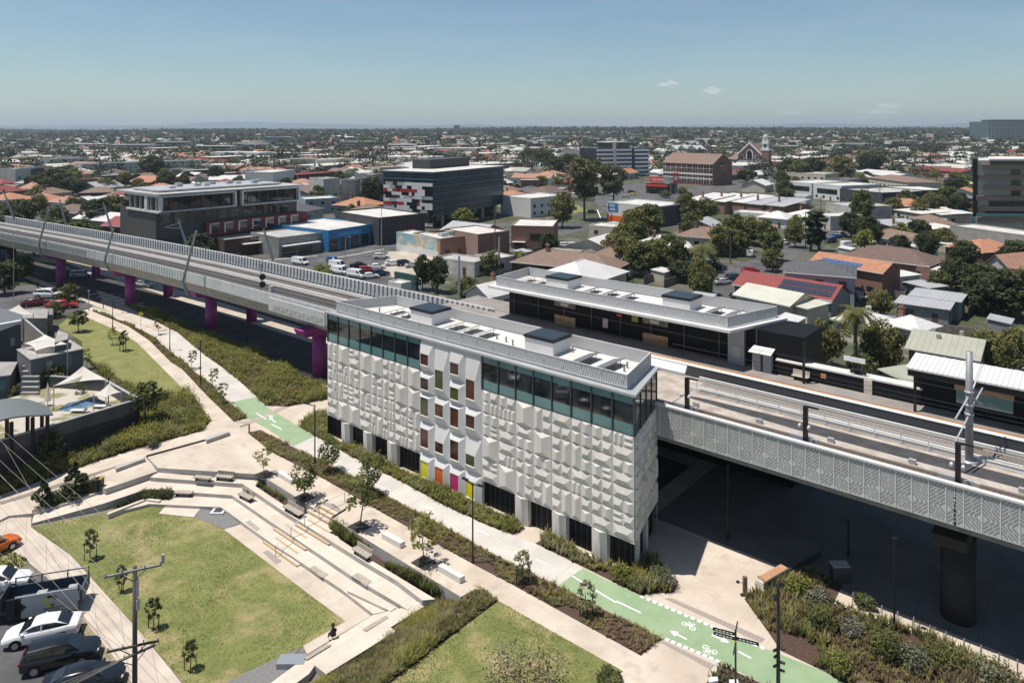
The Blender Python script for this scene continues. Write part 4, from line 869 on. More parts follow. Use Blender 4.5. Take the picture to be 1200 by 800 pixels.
    if solarp:
        m_ = MB(tf); sx = solarp
        for r0 in (0, 1):
            for k in range(sx[2]):
                x = sx[0]+k*1.08; f0, f1 = .16+r0*.36, .16+r0*.36+.32; hd = dp/2+ov
                def pt(xx, f): return (xx, -ov+f*hd, ze+f*rise+.14)
                m_.poly([pt(x,f0),pt(x+1.0,f0),pt(x+1.0,f1),pt(x,f1)], sx[3])
            if sx[4] == 1: break
        m_.build('solar_panels', rf)
nh = 0
def hs(x1, y1, x2, y2, ze, dp, rise, typ, rm, wm, label, cat='house', name='house', grp=None, z0=0., skew=0, **kw):
    global nh; nh += 1
    a, b_ = at(x1, y1, ze), at(x2, y2, ze); d = (b_-a); d.z = 0; ln = d.length; d.normalize()
    t = thing(name, label, cat, (a.x, a.y, z0), math.atan2(d.y, d.x), grp)
    house_parts(t, frame_tf(Vector((a.x, a.y, 0)), d), ln, dp, ze, rise, typ, R[rm] if isinstance(rm, str) else rm, WL[wm] if isinstance(wm, str) else wm, z0=z0, seed=nh, **kw); return t, frame_tf(Vector((a.x, a.y, 0)), d), ln
def part(t, tf, name, boxes, mt):
    m_ = MB(tf)
    for b_ in boxes: m_.box(*b_, mt)
    return m_.build(name, t)
spv = mat('rooftop_solar', (.035,.04,.055), .2, spec=.8); spb = mat('blue_rooftop_solar', (.06,.12,.24), .2, spec=.8)
# --- houses right of / behind the far station
t, tf, ln = hs(1065,407,1145.6,421,4.6,9.5,1.6,'gable','sage','brick','brick house with a large sage green metal gable roof behind the white shelter')
part(t, tf, 'roof_vent', [(ln*.35,3.0,5.6,ln*.35+.5,3.6,6.4),(ln*.62,7.0,5.6,ln*.62+.5,7.6,6.4),(ln*.2,6.6,5.6,ln*.2+.5,7.2,6.3)], R['sage'])
hs(1034,434,1070,451,3.6,6,.5,'skillion','sage','brown','low sage green roofed outbuilding wedged between platform fence and white shelter', wins=False)
hs(1051,355,1111,363,3.1,5.6,.3,'skillion','lgrey','grey','nearer of two long sheds with pale flat metal roofs, behind the round trees', cat='shed', name='shed')
hs(1067,346.5,1124,354,3.5,6.5,.3,'skillion','lgrey','grey','farther of two long sheds with pale flat metal roofs', cat='shed', name='shed', wins=False)
hs(977,373,1036,386,3.4,7,1.6,'hip','white','cream','low white corrugated hip roofed house right behind the palm tree')
hs(1035,378,1078,388,3.6,6,1.5,'hip','white','cream','white hip roofed house with a grey flue, left of the sage green roof', chim=1)
hs(1026,319,1050,325,3.0,6.5,.2,'skillion','white','white','small white flat roofed shed right of the dark grey hip roof', cat='shed', name='shed')
hs(1061,331,1089,338,2.6,4.5,.2,'skillion','lgrey','grey','low bluish grey garden shed behind the long sheds', cat='shed', name='shed', wins=False)
hs(920,318.5,1001,325,6.2,12,2.0,'hip','grey','blue','two storey pale blue house under a dark grey hip roof', two=True)
hs(951,306,1034,320,5.6,7,1.8,'gable','orange','brick','orange tiled house with blue solar panels just behind the dark grey hip roof', solarp=(2,0,9,spb,1))
t, tf, ln = hs(861,333,974,352,3.6,9,2.2,'gable','red','grey','house with a bright red metal roof carrying two rows of dark solar panels', chim=0, solarp=(9.0,0,10,spv,2))
for k in range(3):
    m_ = MB(tf); x = ln*(.48+.19*k); m_.loft([[(x,-.02,2.7),(x+1.9,-.02,2.7),(x+1.9,-.02,2.76),(x,-.02,2.76)],[(x,-.9,2.1),(x+1.9,-.9,2.1),(x+1.9,-.9,2.16),(x,-.9,2.16)]], mat('striped_awning', (.6,.55,.5), .7, extra=ex_joint(.5,0,.25,(.45,.06,.04),0))); m_.build('awning', t)
hs(862,345,925,358,3.6,9,1.6,'gable','cream','cream','cream metal gable roofed building peeking over the far station fence')
hs(930,358,946,362,3.3,6,.3,'skillion','cream','cream','small cream lean-to at the foot of the red roofed house', wins=False, cat='shed', name='shed')
hs(985,299,1088,312,3.6,13,2.8,'hip','dbrown','brick','long brick house with a broad dark brown hip roof and a white skylight spot', chim=0)
hs(1068,312,1100,320,3.0,7,.3,'flat','flatw','brick','brick outbuilding with a flat cream roof at the end of the long brown roof')
hs(1028,277,1063,284,3.5,8,2.2,'gable','brown','white','brown gable roofed house between brick rows and the dark tree')
hs(1028,292,1054,297,3.2,6,.3,'skillion','lgrey','grey','pale grey metal shed roofs in front of the brown gable house', cat='shed', name='shed')
hs(1050,283,1078,291,3.2,5,.3,'skillion','white','white','white metal shed leaning on the brown gable house', cat='shed', name='shed', wins=False)
t, tf, ln = hs(1108,288,1152,296,3.6,14,2.6,'hip','orange','brown','terracotta hip roofed house directly below the concrete podium, left part')
hs(1151,312,1185,318,3.6,12,3.2,'gablev','terra','grime','terracotta roofed house with a white gable wall under the brown banded tower')
hs(1153,316,1176,322,2.2,3,.2,'flat','flatg','brick','low red brick yard wall building in front of the white gable', wins=False, cat='shed', name='shed')
hs(1190,330,1225,338,2.6,7,.3,'flat','flatg','blue','grey blue flat building cut by the right edge of the picture', wins=False)
hs(1056,262,1096,269,3.6,9,.4,'skillion','flatw','brick','red brick flat with cream veranda roof below the blue wall', grp=None)
hs(1098,256,1122,263,3.8,9,2.0,'hip','brown','brick','brick flats with a brown tiled hip roof left of the tower podium', two=True)
hs(1028,258,1053,264,3.6,9,.5,'skillion','lgrey','brick','row house of brick with a grey roof and a chimney, left of two', chim=1, grp='brick row houses')
hs(1053,261,1080,268,3.6,9,.5,'skillion','lgrey','brick','row house of brick with a grey roof and a chimney, right of two', chim=1, grp='brick row houses')
hs(1048,246,1080,251,3.6,12,.6,'skillion','flatw','cream','pale flat roofed shop unit behind the brick row houses')
hs(1077,247,1104,252,3.6,12,.6,'skillion','flatw','cream','second pale flat roofed shop unit, right of its neighbour')
# --- middle band houses
hs(600,306.5,716,318,3.6,12,2.8,'hip','brown','brown','wide brown tiled hip roofed house directly behind the far station roof', chim=1)
hs(692,301,765,306,3.5,10,2.6,'hip','brown','white','brown hip roofed white house behind the first one', chim=1)
hs(752,290,812,291,3.6,11,2.8,'hip','white','blue','white metal hip roofed cottage with a red chimney', chim=1)
hs(792,276,858,281,3.5,11,2.6,'hip','brown','cream','brown tiled double fronted house beyond the white hip roof', chim=2)
hs(848,266,906,269,3.6,11,3.0,'hip','terra','white','pinkish terracotta hip roofed house with a tall red chimney', chim=1)
hs(546,343,573,349,3.3,14,2.0,'gablev','white','white','white gabled cottage peeking out left of the far station roof', chim=1)
hs(888,254,922,257,3.6,10,2.2,'hip','white','white','white corrugated hip roofed house, left of a close pair', chim=1, grp='white corrugated hip roofed pair')
hs(920,251,950,256,3.6,10,2.2,'hip','white','white','white corrugated hip roofed house, right of a close pair', chim=1, grp='white corrugated hip roofed pair')
hs(949,251,973,255,4.6,14,.5,'flat','flatw','grime','old white two storey shop with a parapet at the street corner', two=True)
hs(968,238,997,243,5.4,18,.4,'flat','flatg','grime','long old white warehouse along the side street')
t, tf, ln = hs(918,213.5,951,216,7.5,26,.6,'flat','flatw','white','white commercial building with one long dark window, left of two')
part(t, tf, 'window', [(ln*.08,-.04,3.6,ln*.93,.05,6.2)], winm)
t, tf, ln = hs(953,216,986,219,7.5,26,.6,'flat','flatw','white','white commercial building with one long dark window, right of two')
part(t, tf, 'window', [(ln*.14,-.04,3.2,ln*.86,.05,5.8)], winm)
hs(984,222,1034,227,6.5,30,.5,'flat','flatg','dark','dark flat roofed showroom right of the white commercial buildings')
hs(1026,219,1062,224,6.0,24,.5,'flat','flatw','dark','dark walled warehouse with a pale roof beside the showroom')
hs(1016,208,1064,214,5,20,2.5,'hip','brown','cream','brown hip roofed building beyond the dark warehouse')
hs(1002,201,1040,204,5,22,1.5,'gable','white','white','white roofed hall, left of two near the tree belt')
hs(1054,204,1080,207,5,20,1.5,'gable','white','white','white roofed hall, right of two near the tree belt')
hs(1066,189,1090,191,5,20,2.5,'hip','sage','white','green roofed kiosk building with a square plan')
hs(1093,195,1140,198,6,26,2.0,'gable','cream','cream','long pale green roofed hall left of the brown banded tower')
hs(1070,198,1125,202,5.5,20,2.0,'gable','red','brick','long hall with a faded red roof in front of the pale green one')
t, tf, ln = hs(1055,181,1088,183,7,24,.5,'flat','flatg','brick','red brick store with a small white sign')
part(t, tf, 'sign', [(1,-.06,3.5,5,.04,6)], whitem)
t, tf, ln = hs(1126,247,1144,252,3.4,10,.4,'flat','flatw',mat('sky_blue_wall', (.12,.42,.62), .6),'small building painted bright sky blue left of the brown tower', wins=False)
hs(922,203,967,205,7,22,.6,'flat','flatg','cream','cream two storey building with a balcony band', two=True)
# terraces of brick with white skillion roofs
for k, (x, y) in enumerate(((802,234),(824,234.5),(847,235.5))):
    hs(x,y,x+25,y+2.5,5.2,20,2.0,'skillion','white','brick',f'brick terrace house with long white sloping roof, {["first","second","third"][k]} from the left by the crossroads', grp='brick terraces with sloping roofs', chim=1)
for k, (x, y) in enumerate(((868,238),(893,240))):
    hs(x,y,x+25,y+2.5,5.0,18,2.0,'skillion','lgrey','brick',f'brick terrace house with grey sloping roof, {["nearer to","farther from"][k]} the white roofed terraces', grp='brick terraces with sloping roofs', chim=1)
hs(860,249,905,252,4,8,.4,'flat','flatw','white','low white flat roofed rear building in front of the brick terraces')
# --- brick school and church
t, tf, ln = hs(777,190.5,835,193,13.6,22,6.5,'gable','brown','brick','long two storey red brick school with a brown tiled roof and white bands', wins=False, name='school_building', cat='school')
part(t, tf, 'band', [(0,-.25,6.5,ln,.1,7.6),(0,-.25,4.0,ln,.1,4.7)], whitem)
for k in range(9):
    x = ln*(k+.12)/9
    for z0, z1 in ((8.2,13.0),(.8,6.0)): m_ = MB(tf); m_.box(x,-.12,z0,x+ln/9*.76,.05,z1,glassD); w_ = m_.build('window', t); m_ = MB(tf); m_.box(x+ln/9*.35,-.16,z0,x+ln/9*.41,-.1,z1,whitem); m_.box(x,-.16,(z0+z1)/2,x+ln/9*.76,-.1,(z0+z1)/2+.25,whitem); m_.build('frame', w_)
for zz in (3,8,12): m_ = MB(tf); m_.box(ln-.02,8,zz,ln+.06,14,zz+2.6,glassD); m_.build('window', t)
t, tf, ln = hs(865,181,892,181.5,15,34,9.5,'gablev','brown','brick','red brick church with white gable trim and tall arched windows', wins=False, name='church', cat='church')
m_ = MB(tf)
for s_ in (0, 1):
    a = (-.5 if s_ == 0 else ln+.5,-.6,15); b_ = (ln/2,-.6,24.8); m_.beam(a, b_, 1.0, 1.1, whitem)
m_.beam((ln/2,-.6,24.8),(ln/2,-.6,27.5),.3,.3,whitem); m_.beam((ln/2-.8,-.6,26.5),(ln/2+.8,-.6,26.5),.3,.3,whitem); m_.box(-.3,-.3,9,ln+.3,0,9.8,whitem); m_.build('gable_trim', t)
def arch(tf, t, cx, z0, w, h, y=-.2, fm=whitem):
    m_ = MB(tf); n = 10; pts = [(cx-w/2,z0)]+[(cx-w/2*math.cos(math.pi*k/n), z0+h-w/2+w/2*math.sin(math.pi*k/n)) for k in range(n+1)]+[(cx+w/2,z0)]
    m_.poly([(p[0],y,p[1]) for p in pts], fm); o = m_.build('window', t); m_ = MB(tf); m_.poly([(cx+(p[0]-cx)*.72,y-.08,z0+.4+(p[1]-z0)*.82) for p in pts], glassD); m_.build('pane', o)
arch(tf, t, ln/2, 11, 5.6, 8.5); arch(tf, t, ln*.17, 10.5, 2.6, 4.5); arch(tf, t, ln*.83, 10.5, 2.6, 4.5); arch(tf, t, ln/2-1.6, 0, 2.6, 6); arch(tf, t, ln/2+1.6, 0, 2.6, 6)
m_ = MB(tf); m_.box(ln+.2,-1,0,ln+6.4,5.4,18.5,WL['brick']); m_.build('tower', t); m_ = MB(tf); m_.box(ln-.1,-1.3,18.5,ln+6.7,5.7,20.2,whitem); m_.box(ln+.9,-.3,20.2,ln+5.7,4.7,28.5,whitem)
for z in (24.2,): m_.box(ln+.4,-.8,z,ln+6.2,5.2,z+1,whitem)
m_.build('belfry', t); m_ = MB(tf)
for k in range(6):
    a0, a1 = k*math.pi/12, (k+1)*math.pi/12
    c_ = [(ln+3.3+3.0*math.cos(a0)*math.cos(q*math.pi/6), 2.2+3.0*math.cos(a0)*math.sin(q*math.pi/6), 28.5+3.8*math.sin(a0)) for q in range(12)]; e_ = [(ln+3.3+3.0*math.cos(a1)*math.cos(q*math.pi/6), 2.2+3.0*math.cos(a1)*math.sin(q*math.pi/6), 28.5+3.8*math.sin(a1)) for q in range(12)]
    m_.loft([c_, e_], R['sage'], cap=False)
m_.build('dome', t); arch(tf, t, ln+3.3, 21, 1.8, 3.0, -.4, dgrey)
hs(852,186,863,187,9,18,4,'gable','brown','brick','small red brick annexe left of the church', wins=False, chim=0)
# saw tooth factory behind the school
for k in range(3):
    hs(781+k*12,175,792+k*12,175.2,9,30,5.5,'gablev','white','blue',f'white saw tooth roofed factory bay, {["left","middle","right"][k]} of three behind the school', cat='factory', name='factory_bay', grp='saw tooth factory bays', wins=False)
# --- fast food restaurant
t, tf, ln = hs(757,214,784,215,6,16,3.5,'hip','grey','dark','fast food restaurant with a grey hip roof and a red front', name='restaurant', cat='restaurant', wins=False)
redf = mat('red_fascia', (.70,.06,.03), .4)
part(t, tf, 'fascia', [(1,-2.6,4.2,ln-.5,-.2,5.0),(2.5,-1.2,6.6,ln-3,-.8,9.6)], redf); part(t, tf, 'lettering', [(4+i*1.4,-1.26,7.4,4.8+i*1.4,-1.2,8.6) for i in range(5)], whitem); part(t, tf, 'window', [(1,-.06,1,ln-1,.02,3.6)], glassD)
m_ = MB(); c = at(792,228); m_.tube(c, c+Vector((0,0,7)), .2, steel, 8); m_.cbox(c.x, c.y, 6, 3.2, .4, 6, redf); m_.cbox(c.x, c.y-.22, 8, 2.0, .1, 2.2, whitem); one(m_, 'restaurant_sign', 'tall red and white pylon sign beside the restaurant', 'sign')
# --- white billboard building
t, tf, ln = hs(711.5,238,770.5,243.5,7.2,18,.5,'flat','flatw','white','white blank walled building with a blue sign and an orange base stripe by the crossroads', name='warehouse', cat='warehouse', wins=False)
part(t, tf, 'stripe', [(-.05,-.06,.2,ln*.74,.02,2.6)], mat('orange_stripe', (.75,.13,.02), .5)); part(t, tf, 'sign', [(.5,-.1,4.2,ln*.23,.02,7.4)], mat('blue_board', (.03,.18,.38), .4))
part(t, tf, 'lettering', [(1.0+i*.75,-.14,6.0,1.5+i*.75,-.1,6.9) for i in range(4)]+[(1.0+i*.62,-.14,4.6,1.45+i*.62,-.1,5.4) for i in range(5)], whitem)
m_ = MB(tf); m_.box(ln+.01,.1,0,ln+.12,17.9,7.2,WL['dark']); m_.build('side_wall', t)
hs(690,265,742,269,3.5,9,.4,'flat','flatw','cream','low white flat roofed unit in front of the billboard building')
# --- brick unit, white service building etc around the junction
t, tf, ln = hs(648,270,562,276,6.0,20,.4,'flat','flatw','brick','unused') if False else (None,None,None)
t, tf, ln = hs(599,265.5,648,266.5,6.6,17,.35,'flat','flatw','brick','square red brick warehouse with a flat pale roof beside the car park', name='warehouse', cat='warehouse', wins=False)
part(t, tf, 'window', [(ln*.45,-.05,2.8,ln*.95,.03,4.6),(1,-.05,.3,ln*.28,.03,1.9)], winm); part(t, tf, 'awning', [(.5,-1.6,2.0,ln*.35,-.05,2.2)], whitem)
hs(560,276,597,271.5,6.4,16,.35,'flat','flatw','brick','long red brick warehouse, second from the mural wall', name='warehouse', cat='warehouse', wins=False)
t, tf, ln = hs(516,283,561,278,4.8,15,.8,'flat','flatg','brick','low red brick workshop with rooftop machines behind the mural', name='workshop', cat='workshop')
part(t, tf, 'rooftop_unit', [(3,4,4.9,5,6,6.3),(6,5,4.9,9,7,6.5),(10,4,4.9,12,6.5,6.1)], greym)
muralm = mat('mural_paint', (.22,.42,.50), .7, c2=(.55,.42,.25), vs=.35, det=2, lo=.42, hi=.6, extra=ex_patch((.62,.60,.52), .3, .5, .6))
t, tf, ln = hs(464.5,273,515.5,281,5.2,6,.3,'flat','flatw',muralm,'low building with a pale blue and ochre painted mural wall facing the car park', name='mural_building', cat='building', wins=False)
part(t, tf, 'base_band', [(-.04,-.06,0,ln+.04,.02,1.9)], precM)
hs(510,303,556,309,3.3,7,.4,'flat','flatg','grime','grey flat roofed sheds beside the car park, front row', cat='shed', name='shed')
hs(556,300,578,305,3.4,7,.4,'flat','flatw','grime','white box shed right of the grey sheds', cat='shed', name='shed')
hs(462,320,488,325,3.0,.6,.2,'flat','flatg',mat('green_hoarding', (.03,.09,.08), .7),'dark green hoarding at the end of the car park', cat='fence', name='hoarding', wins=False)
hs(637,296,672,299,3.2,7,.3,'flat','cream','grime','pale caravan like cabin behind the brown hip roof', cat='cabin', name='cabin')
# blue shop and grey shops
t, tf, ln = hs(385,272,444,263,5.9,26,.5,'flat','flatw',mat('bright_blue_render', (.03,.17,.36), .6),'bright blue shop with dark glazed bays on the road', name='shop', cat='shop', wins=False)
for k in range(5): part(t, tf, 'window', [(ln*(k+.14)/5,-.05,.2,ln*(k+.9)/5,.04,3.7)], glassD)
part(t, tf, 'fascia', [(ln*.18,-.12,4.1,ln*.62,-.01,5.3)], mat('blue_fascia', (.06,.28,.50), .5)); 
t, tf, ln = hs(327,280,384,273,5.2,16,.4,'flat','flatg','grey','grey shop row with white awnings left of the blue shop', name='shop', cat='shop', wins=False)
part(t, tf, 'awning', [(.5,-2.2,3.1,ln*.78,-.05,3.3)], whitem); part(t, tf, 'window', [(1,-.05,.3,ln*.33,.04,2.8),(ln*.38,-.05,.3,ln*.66,.04,2.8)], glassD)
t, tf, ln = hs(263,283,326,276,4.4,10,.5,'flat','flatg',WL['brown'],'low tan brown shop with a white awning nearest the far parapet', name='shop', cat='shop', wins=False)
part(t, tf, 'awning', [(ln*.3,-2.2,3.1,ln,-.05,3.3)], whitem)
t, tf, ln = hs(444,257,498,251.5,8.2,26,.5,'flat','flatw','dark','dark walled hall with reddish window panels left of the banded office', name='hall', cat='hall', wins=False)
part(t, tf, 'window', [(ln*(.42+.1*k),-.06,3,ln*(.49+.1*k),.02,6) for k in range(5)], mat('dusty_red_panel', (.13,.045,.045), .6)); part(t, tf, 'wall_trim', [(-.05,-.06,7.6,ln+.05,.01,8.25)], WL['brown'])
# --- apartments (left)
t = thing('apartment_building', 'long apartment building with a glassy white framed upper floor above a dark red storey', 'apartments', at(184,305), 0); AP = t
a, b_ = at(184,305), at(349,282); d = (b_-a).normalized(); ln = (b_-a).length; tf = frame_tf(a, d); dp = 24
m_ = MB(tf); m_.box(0,0,0,ln,dp,5.2,WL['dark']); m_.build('podium', t)
m_ = MB(tf); m_.box(ln*.30,-1.2,5.3,ln*1.06,dp*.6,9.2,mat('dark_red_cladding', (.16,.015,.018), .6, var=.15)); m_.build('red_storey', t)
m_ = MB(tf); m_.box(0,.6,5.25,ln,dp-1,13.4,mat('mid_grey_cladding', (.060,.062,.066), .6, var=.1)); m_.build('wall', t)
m_ = MB(tf); m_.box(.3,-.6,13.42,ln*.98,dp-3,17.4,glassD); m_.build('window_band', t)
for (x0, x1) in ((.2,ln*.50),(ln*.54,ln*.99)):
    m_ = MB(tf); m_.box(x0,-2.0,13.1,x1,-.2,13.5,greym); m_.box(x0,-2.0,17.3,x1,-.2,17.7,whitem); m_.box(x0,-2.0,13.5,x0+.5,-.2,17.3,whitem); m_.box(x1-.5,-2.0,13.5,x1,-.2,17.3,whitem)
    k = x0+3
    while k < x1-2: m_.box(k,-1.5,13.5,k+.15,-1.3,17.3,dgrey); k += 3.1
    m_.build('frame', t)
m_ = MB(tf); m_.box(-.8,-2.2,17.9,ln+1,dp,18.3,greym,R['flatg']); m_.box(2,3,18.5,ln-4,dp-4,18.95,greym); m_.build('roof', t)
m_ = MB(tf); m_.box(-.5,-1.9,13.0,.15,dp-6,13.5,whitem); m_.box(-.5,-1.9,17.3,.15,dp-6,17.88,whitem); m_.box(-.5,5,13.5,.15,6.5,17.3,whitem)
for k in range(6): m_.box(-.3,k*3.2,13.5,.25,k*3.2+.25,17.3,greym)
m_.build('frame', t)
m_ = MB(tf)
m_.build('frame', t) if m_.V else None
for k in range(9): m_ = MB(tf); m_.cbox(8+k*(ln-16)/8+(k % 3),8+(k*5 % 7),19.0,1.8,1.5,.7+.3*(k % 2),greym if k % 3 else whitem); m_.build('rooftop_unit', t)
for k in range(7):
    x = ln*.33+k*ln*.1; m_ = MB(tf); m_.box(x,-1.3,6.0,x+ln*.055,-1.16,8.4,glassD); w_ = m_.build('window', t); m_ = MB(tf); m_.box(x-.4,-1.45,5.7,x,-1.16,8.6,whitem); m_.box(x-.4,-1.45,8.4,x+ln*.055,-1.16,8.7,whitem); m_.build('frame', w_)
for k in range(10): m_ = MB(tf); x = 1+k*(ln-3)/10; m_.box(x,.5,9.7,x+ln*.06,.62,12.6,glassD); m_.build('window', t)
for k in range(8): m_ = MB(tf); x = 1+k*(ln-3)/8; m_.box(x,-.08,.4,x+ln*.09,.05,4.2,glassD); m_.build('window', t)
# --- banded office
t = thing('office_building', 'six storey glass office with a red white and grey banded side', 'office', at(505,268))
a = at(508,268); b_ = at(590,251); d = (b_-a).normalized(); ln = (b_-a).length; tf = frame_tf(a, d); hB = 20.; Z0 = 4.4
of_glass = mat('office_blue_glass', (.010,.024,.036), .25, spec=.4, c2=(.022,.055,.08), vs=.25)
band = mat('office_band', (.045,.085,.12), .35)
dpB = 23
m_ = MB(tf); m_.box(0,0,Z0,ln,dpB,hB,of_glass); m_.build('window_band', t); m_ = MB(tf); m_.box(6,3,0,ln-3,dpB-4,Z0,glassD); m_.build('ground_storey', t)
m_ = MB(tf)
for k in range(6):
    z = Z0+k*2.62; m_.box(-.3,-.3,z,ln+.3,dpB,z+.55,band); m_.box(-.2,-.25,z+1.3,ln+.2,dpB,z+1.45,band)
m_.build('floor_bands', t)
m_ = MB(tf); m_.box(-.5,-.5,hB,ln+.5,dpB+.5,hB+.6,band,R['flatw']); m_.box(ln*.30,dpB*.55,hB+.6,ln*.86,dpB-2,hB+4.2,WL['dark']); m_.build('roof', t)
for x in (ln*.12,ln*.3,ln*.48,ln*.68,ln*.88): m_ = MB(tf); m_.box(x,.3,0,x+.8,1.1,Z0,conc); m_.build('column', t)
# side face (left): panel grid
sd = Vector((-d.y, d.x, 0)); sd = sd if sd.y > 0 else -sd
def sidetf(a_):   # x along depth (away), y outward = -d, z
    return np.stack([a.x+sd.x*a_[:,0]-d.x*a_[:,1], a.y+sd.y*a_[:,0]-d.y*a_[:,1], a_[:,2]], 1)
pm = [whitem, redp, greym, glassD]; r = random.Random(3); gl = [MB(sidetf) for _ in pm]
for j in range(13):
    x = .2
    while x < dpB-1:
        w_ = r.choice((1.3,2.2,3.4,4.6)); w_ = min(w_, dpB-.3-x); k = 1 if (j % 4 == 2 and 3 < x < 22 and r.random() < .6) else r.choice((0,3,0,3,2,3,0)); z = .6+j*1.22; gl[k].box(x,.05+.06*(k == 0),z,x+w_-.05,.35+.1*(k < 2),z+1.18,pm[k]); x += w_
for q, nm in zip(gl, ('white_panels','red_panels','grey_panels','window_band')): q.build(nm, t)
# --- striped office
t = thing('office_building', 'tall office with alternating pale and dark horizontal bands behind the big gum trees', 'office', at(700,207))
a, b_ = at(700,208), at(760,206); d = (b_-a).normalized(); ln = (b_-a).length; tf = frame_tf(a, d); fl = 3.1
m_ = MB(tf); m_.box(0,0,0,ln,26,22,mat('dark_navy_glass', (.012,.016,.026), .2, spec=.7)); m_.box(ln*.30,4,22,ln*.68,22,26,glassD); m_.build('wall', t)
m_ = MB(tf)
for k in range(7): z = 1.0+k*fl; m_.box(-.3,-.5,z,ln*.66,-.02,z+1.6,mat('pale_blue_panel', (.74,.76,.78), .5)); m_.box(ln*.72,-.9,z-.3,ln+.3,-.02,z+1.3,mat('pale_blue_panel', (.74,.76,.78), .5))
m_.build('panel_bands', t); m_ = MB(tf); m_.box(ln*.29,-.8,3,ln*.35,-.5,26.5,whitem); m_.box(ln*.3,3.6,26,ln*.7,23,26.6,whitem); m_.build('fin', t)
m_ = MB(tf); m_.tube((ln*.5,10,26),(ln*.5,10,34),.2,steel,6); m_.tube((ln*.4,10,26),(ln*.4,10,31),.15,steel,6); m_.build('mast', t)
hs(681,176.5,701,176,17,24,.6,'flat','flatw','grey','grey apartment block attached left of the striped office', cat='apartments', two=True)
hs(656,181,680,181,12,22,.6,'flat','flatw','grime','pale stepped flats left of the grey apartment block', cat='apartments', two=True)
# --- brown banded tower on the right
t = thing('apartment_tower', 'apartment tower with wide brown balcony bands at the right edge', 'apartments', at(1145,290))
hT = lambda y: 36-(y-152)*a.y/850
a = at(1140,283); d = Vector((1,-.05,0)).normalized(); ln = 60
def tf(q): return np.stack([a.x+q[:,0]+.545*q[:,1], a.y-.05*q[:,0]+.84*q[:,1], q[:,2]], 1)
brn = mat('brown_balcony_band', (.17,.13,.11), .6, var=.1)
zt = 36-(186-152)*a.y/850
m_ = MB(tf); m_.box(1.4,1.5,0,ln,26,zt-.6,mat('tower_render', (.46,.45,.43), .8, var=.08)); m_.build('wall', t)
m_ = MB(tf); m_.box(-.0,.6,8,1.5,20,zt-.1,black); m_.build('end_wall', t)
nb = 6; fh = (zt-6.5)/nb
for k in range(nb):
    z = 6.5+k*fh; m_ = MB(tf); o = (-.6,.6,-.9,1.8,0,.9)[k]
    m_.box(1.9+o,-1.0,z,ln,1.6,z+fh*.45,brn); bd = m_.build('balcony', t); m_ = MB(tf); m_.box(4.5+o,1.38,z+fh*.47,ln,1.52,z+fh*.98,glassD if k in (0,1,5) else mat('tower_render', (.33,.325,.31), .8)); m_.build('window_band', t)
    m_ = MB(tf)
    for x in ((12,15),(19.5,26)): m_.box(x[0],1.3,z+fh*.47,x[1],1.45,z+fh*.95,glassD)
    m_.build('window', t)
m_ = MB(tf); m_.box(5,-1.0,zt-.6,ln,26,zt-.1,whitem); m_.build('roof', t)
m_ = MB(tf); m_.box(1.0,-1.6,8.2,ln,-1.52,9.3,glassT); m_.build('glass_balustrade', t)
hs(1113,265,1215,279,6.2,10,.4,'flat','flatw','conc','long bare concrete podium wall below the brown banded tower', wins=False, cat='podium', name='podium')
t = thing('office_building', 'distant blue green glass office block at the top right corner', 'office', at(1158,172)); a = at(1157,172); tf = frame_tf(a, Vector((1,0,0))); zt = 36-(142.5-152)*a.y/850
m_ = MB(tf); m_.box(0,0,0,120,60,zt,mat('teal_office_glass', (.05,.085,.095), .15, spec=.8, c2=(.08,.13,.14), vs=.05)); m_.box(20,10,zt,120,50,zt+4,glassD); m_.build('wall', t)
m_ = MB(tf)
for k in range(9): m_.box(-.5,-.5,zt-2-k*4,120,0,zt-1.2-k*4,greym)
for k in range(14): m_.box(k*8,-.45,0,k*8+.6,-.02,zt-2,greym)
m_.build('mullions', t)
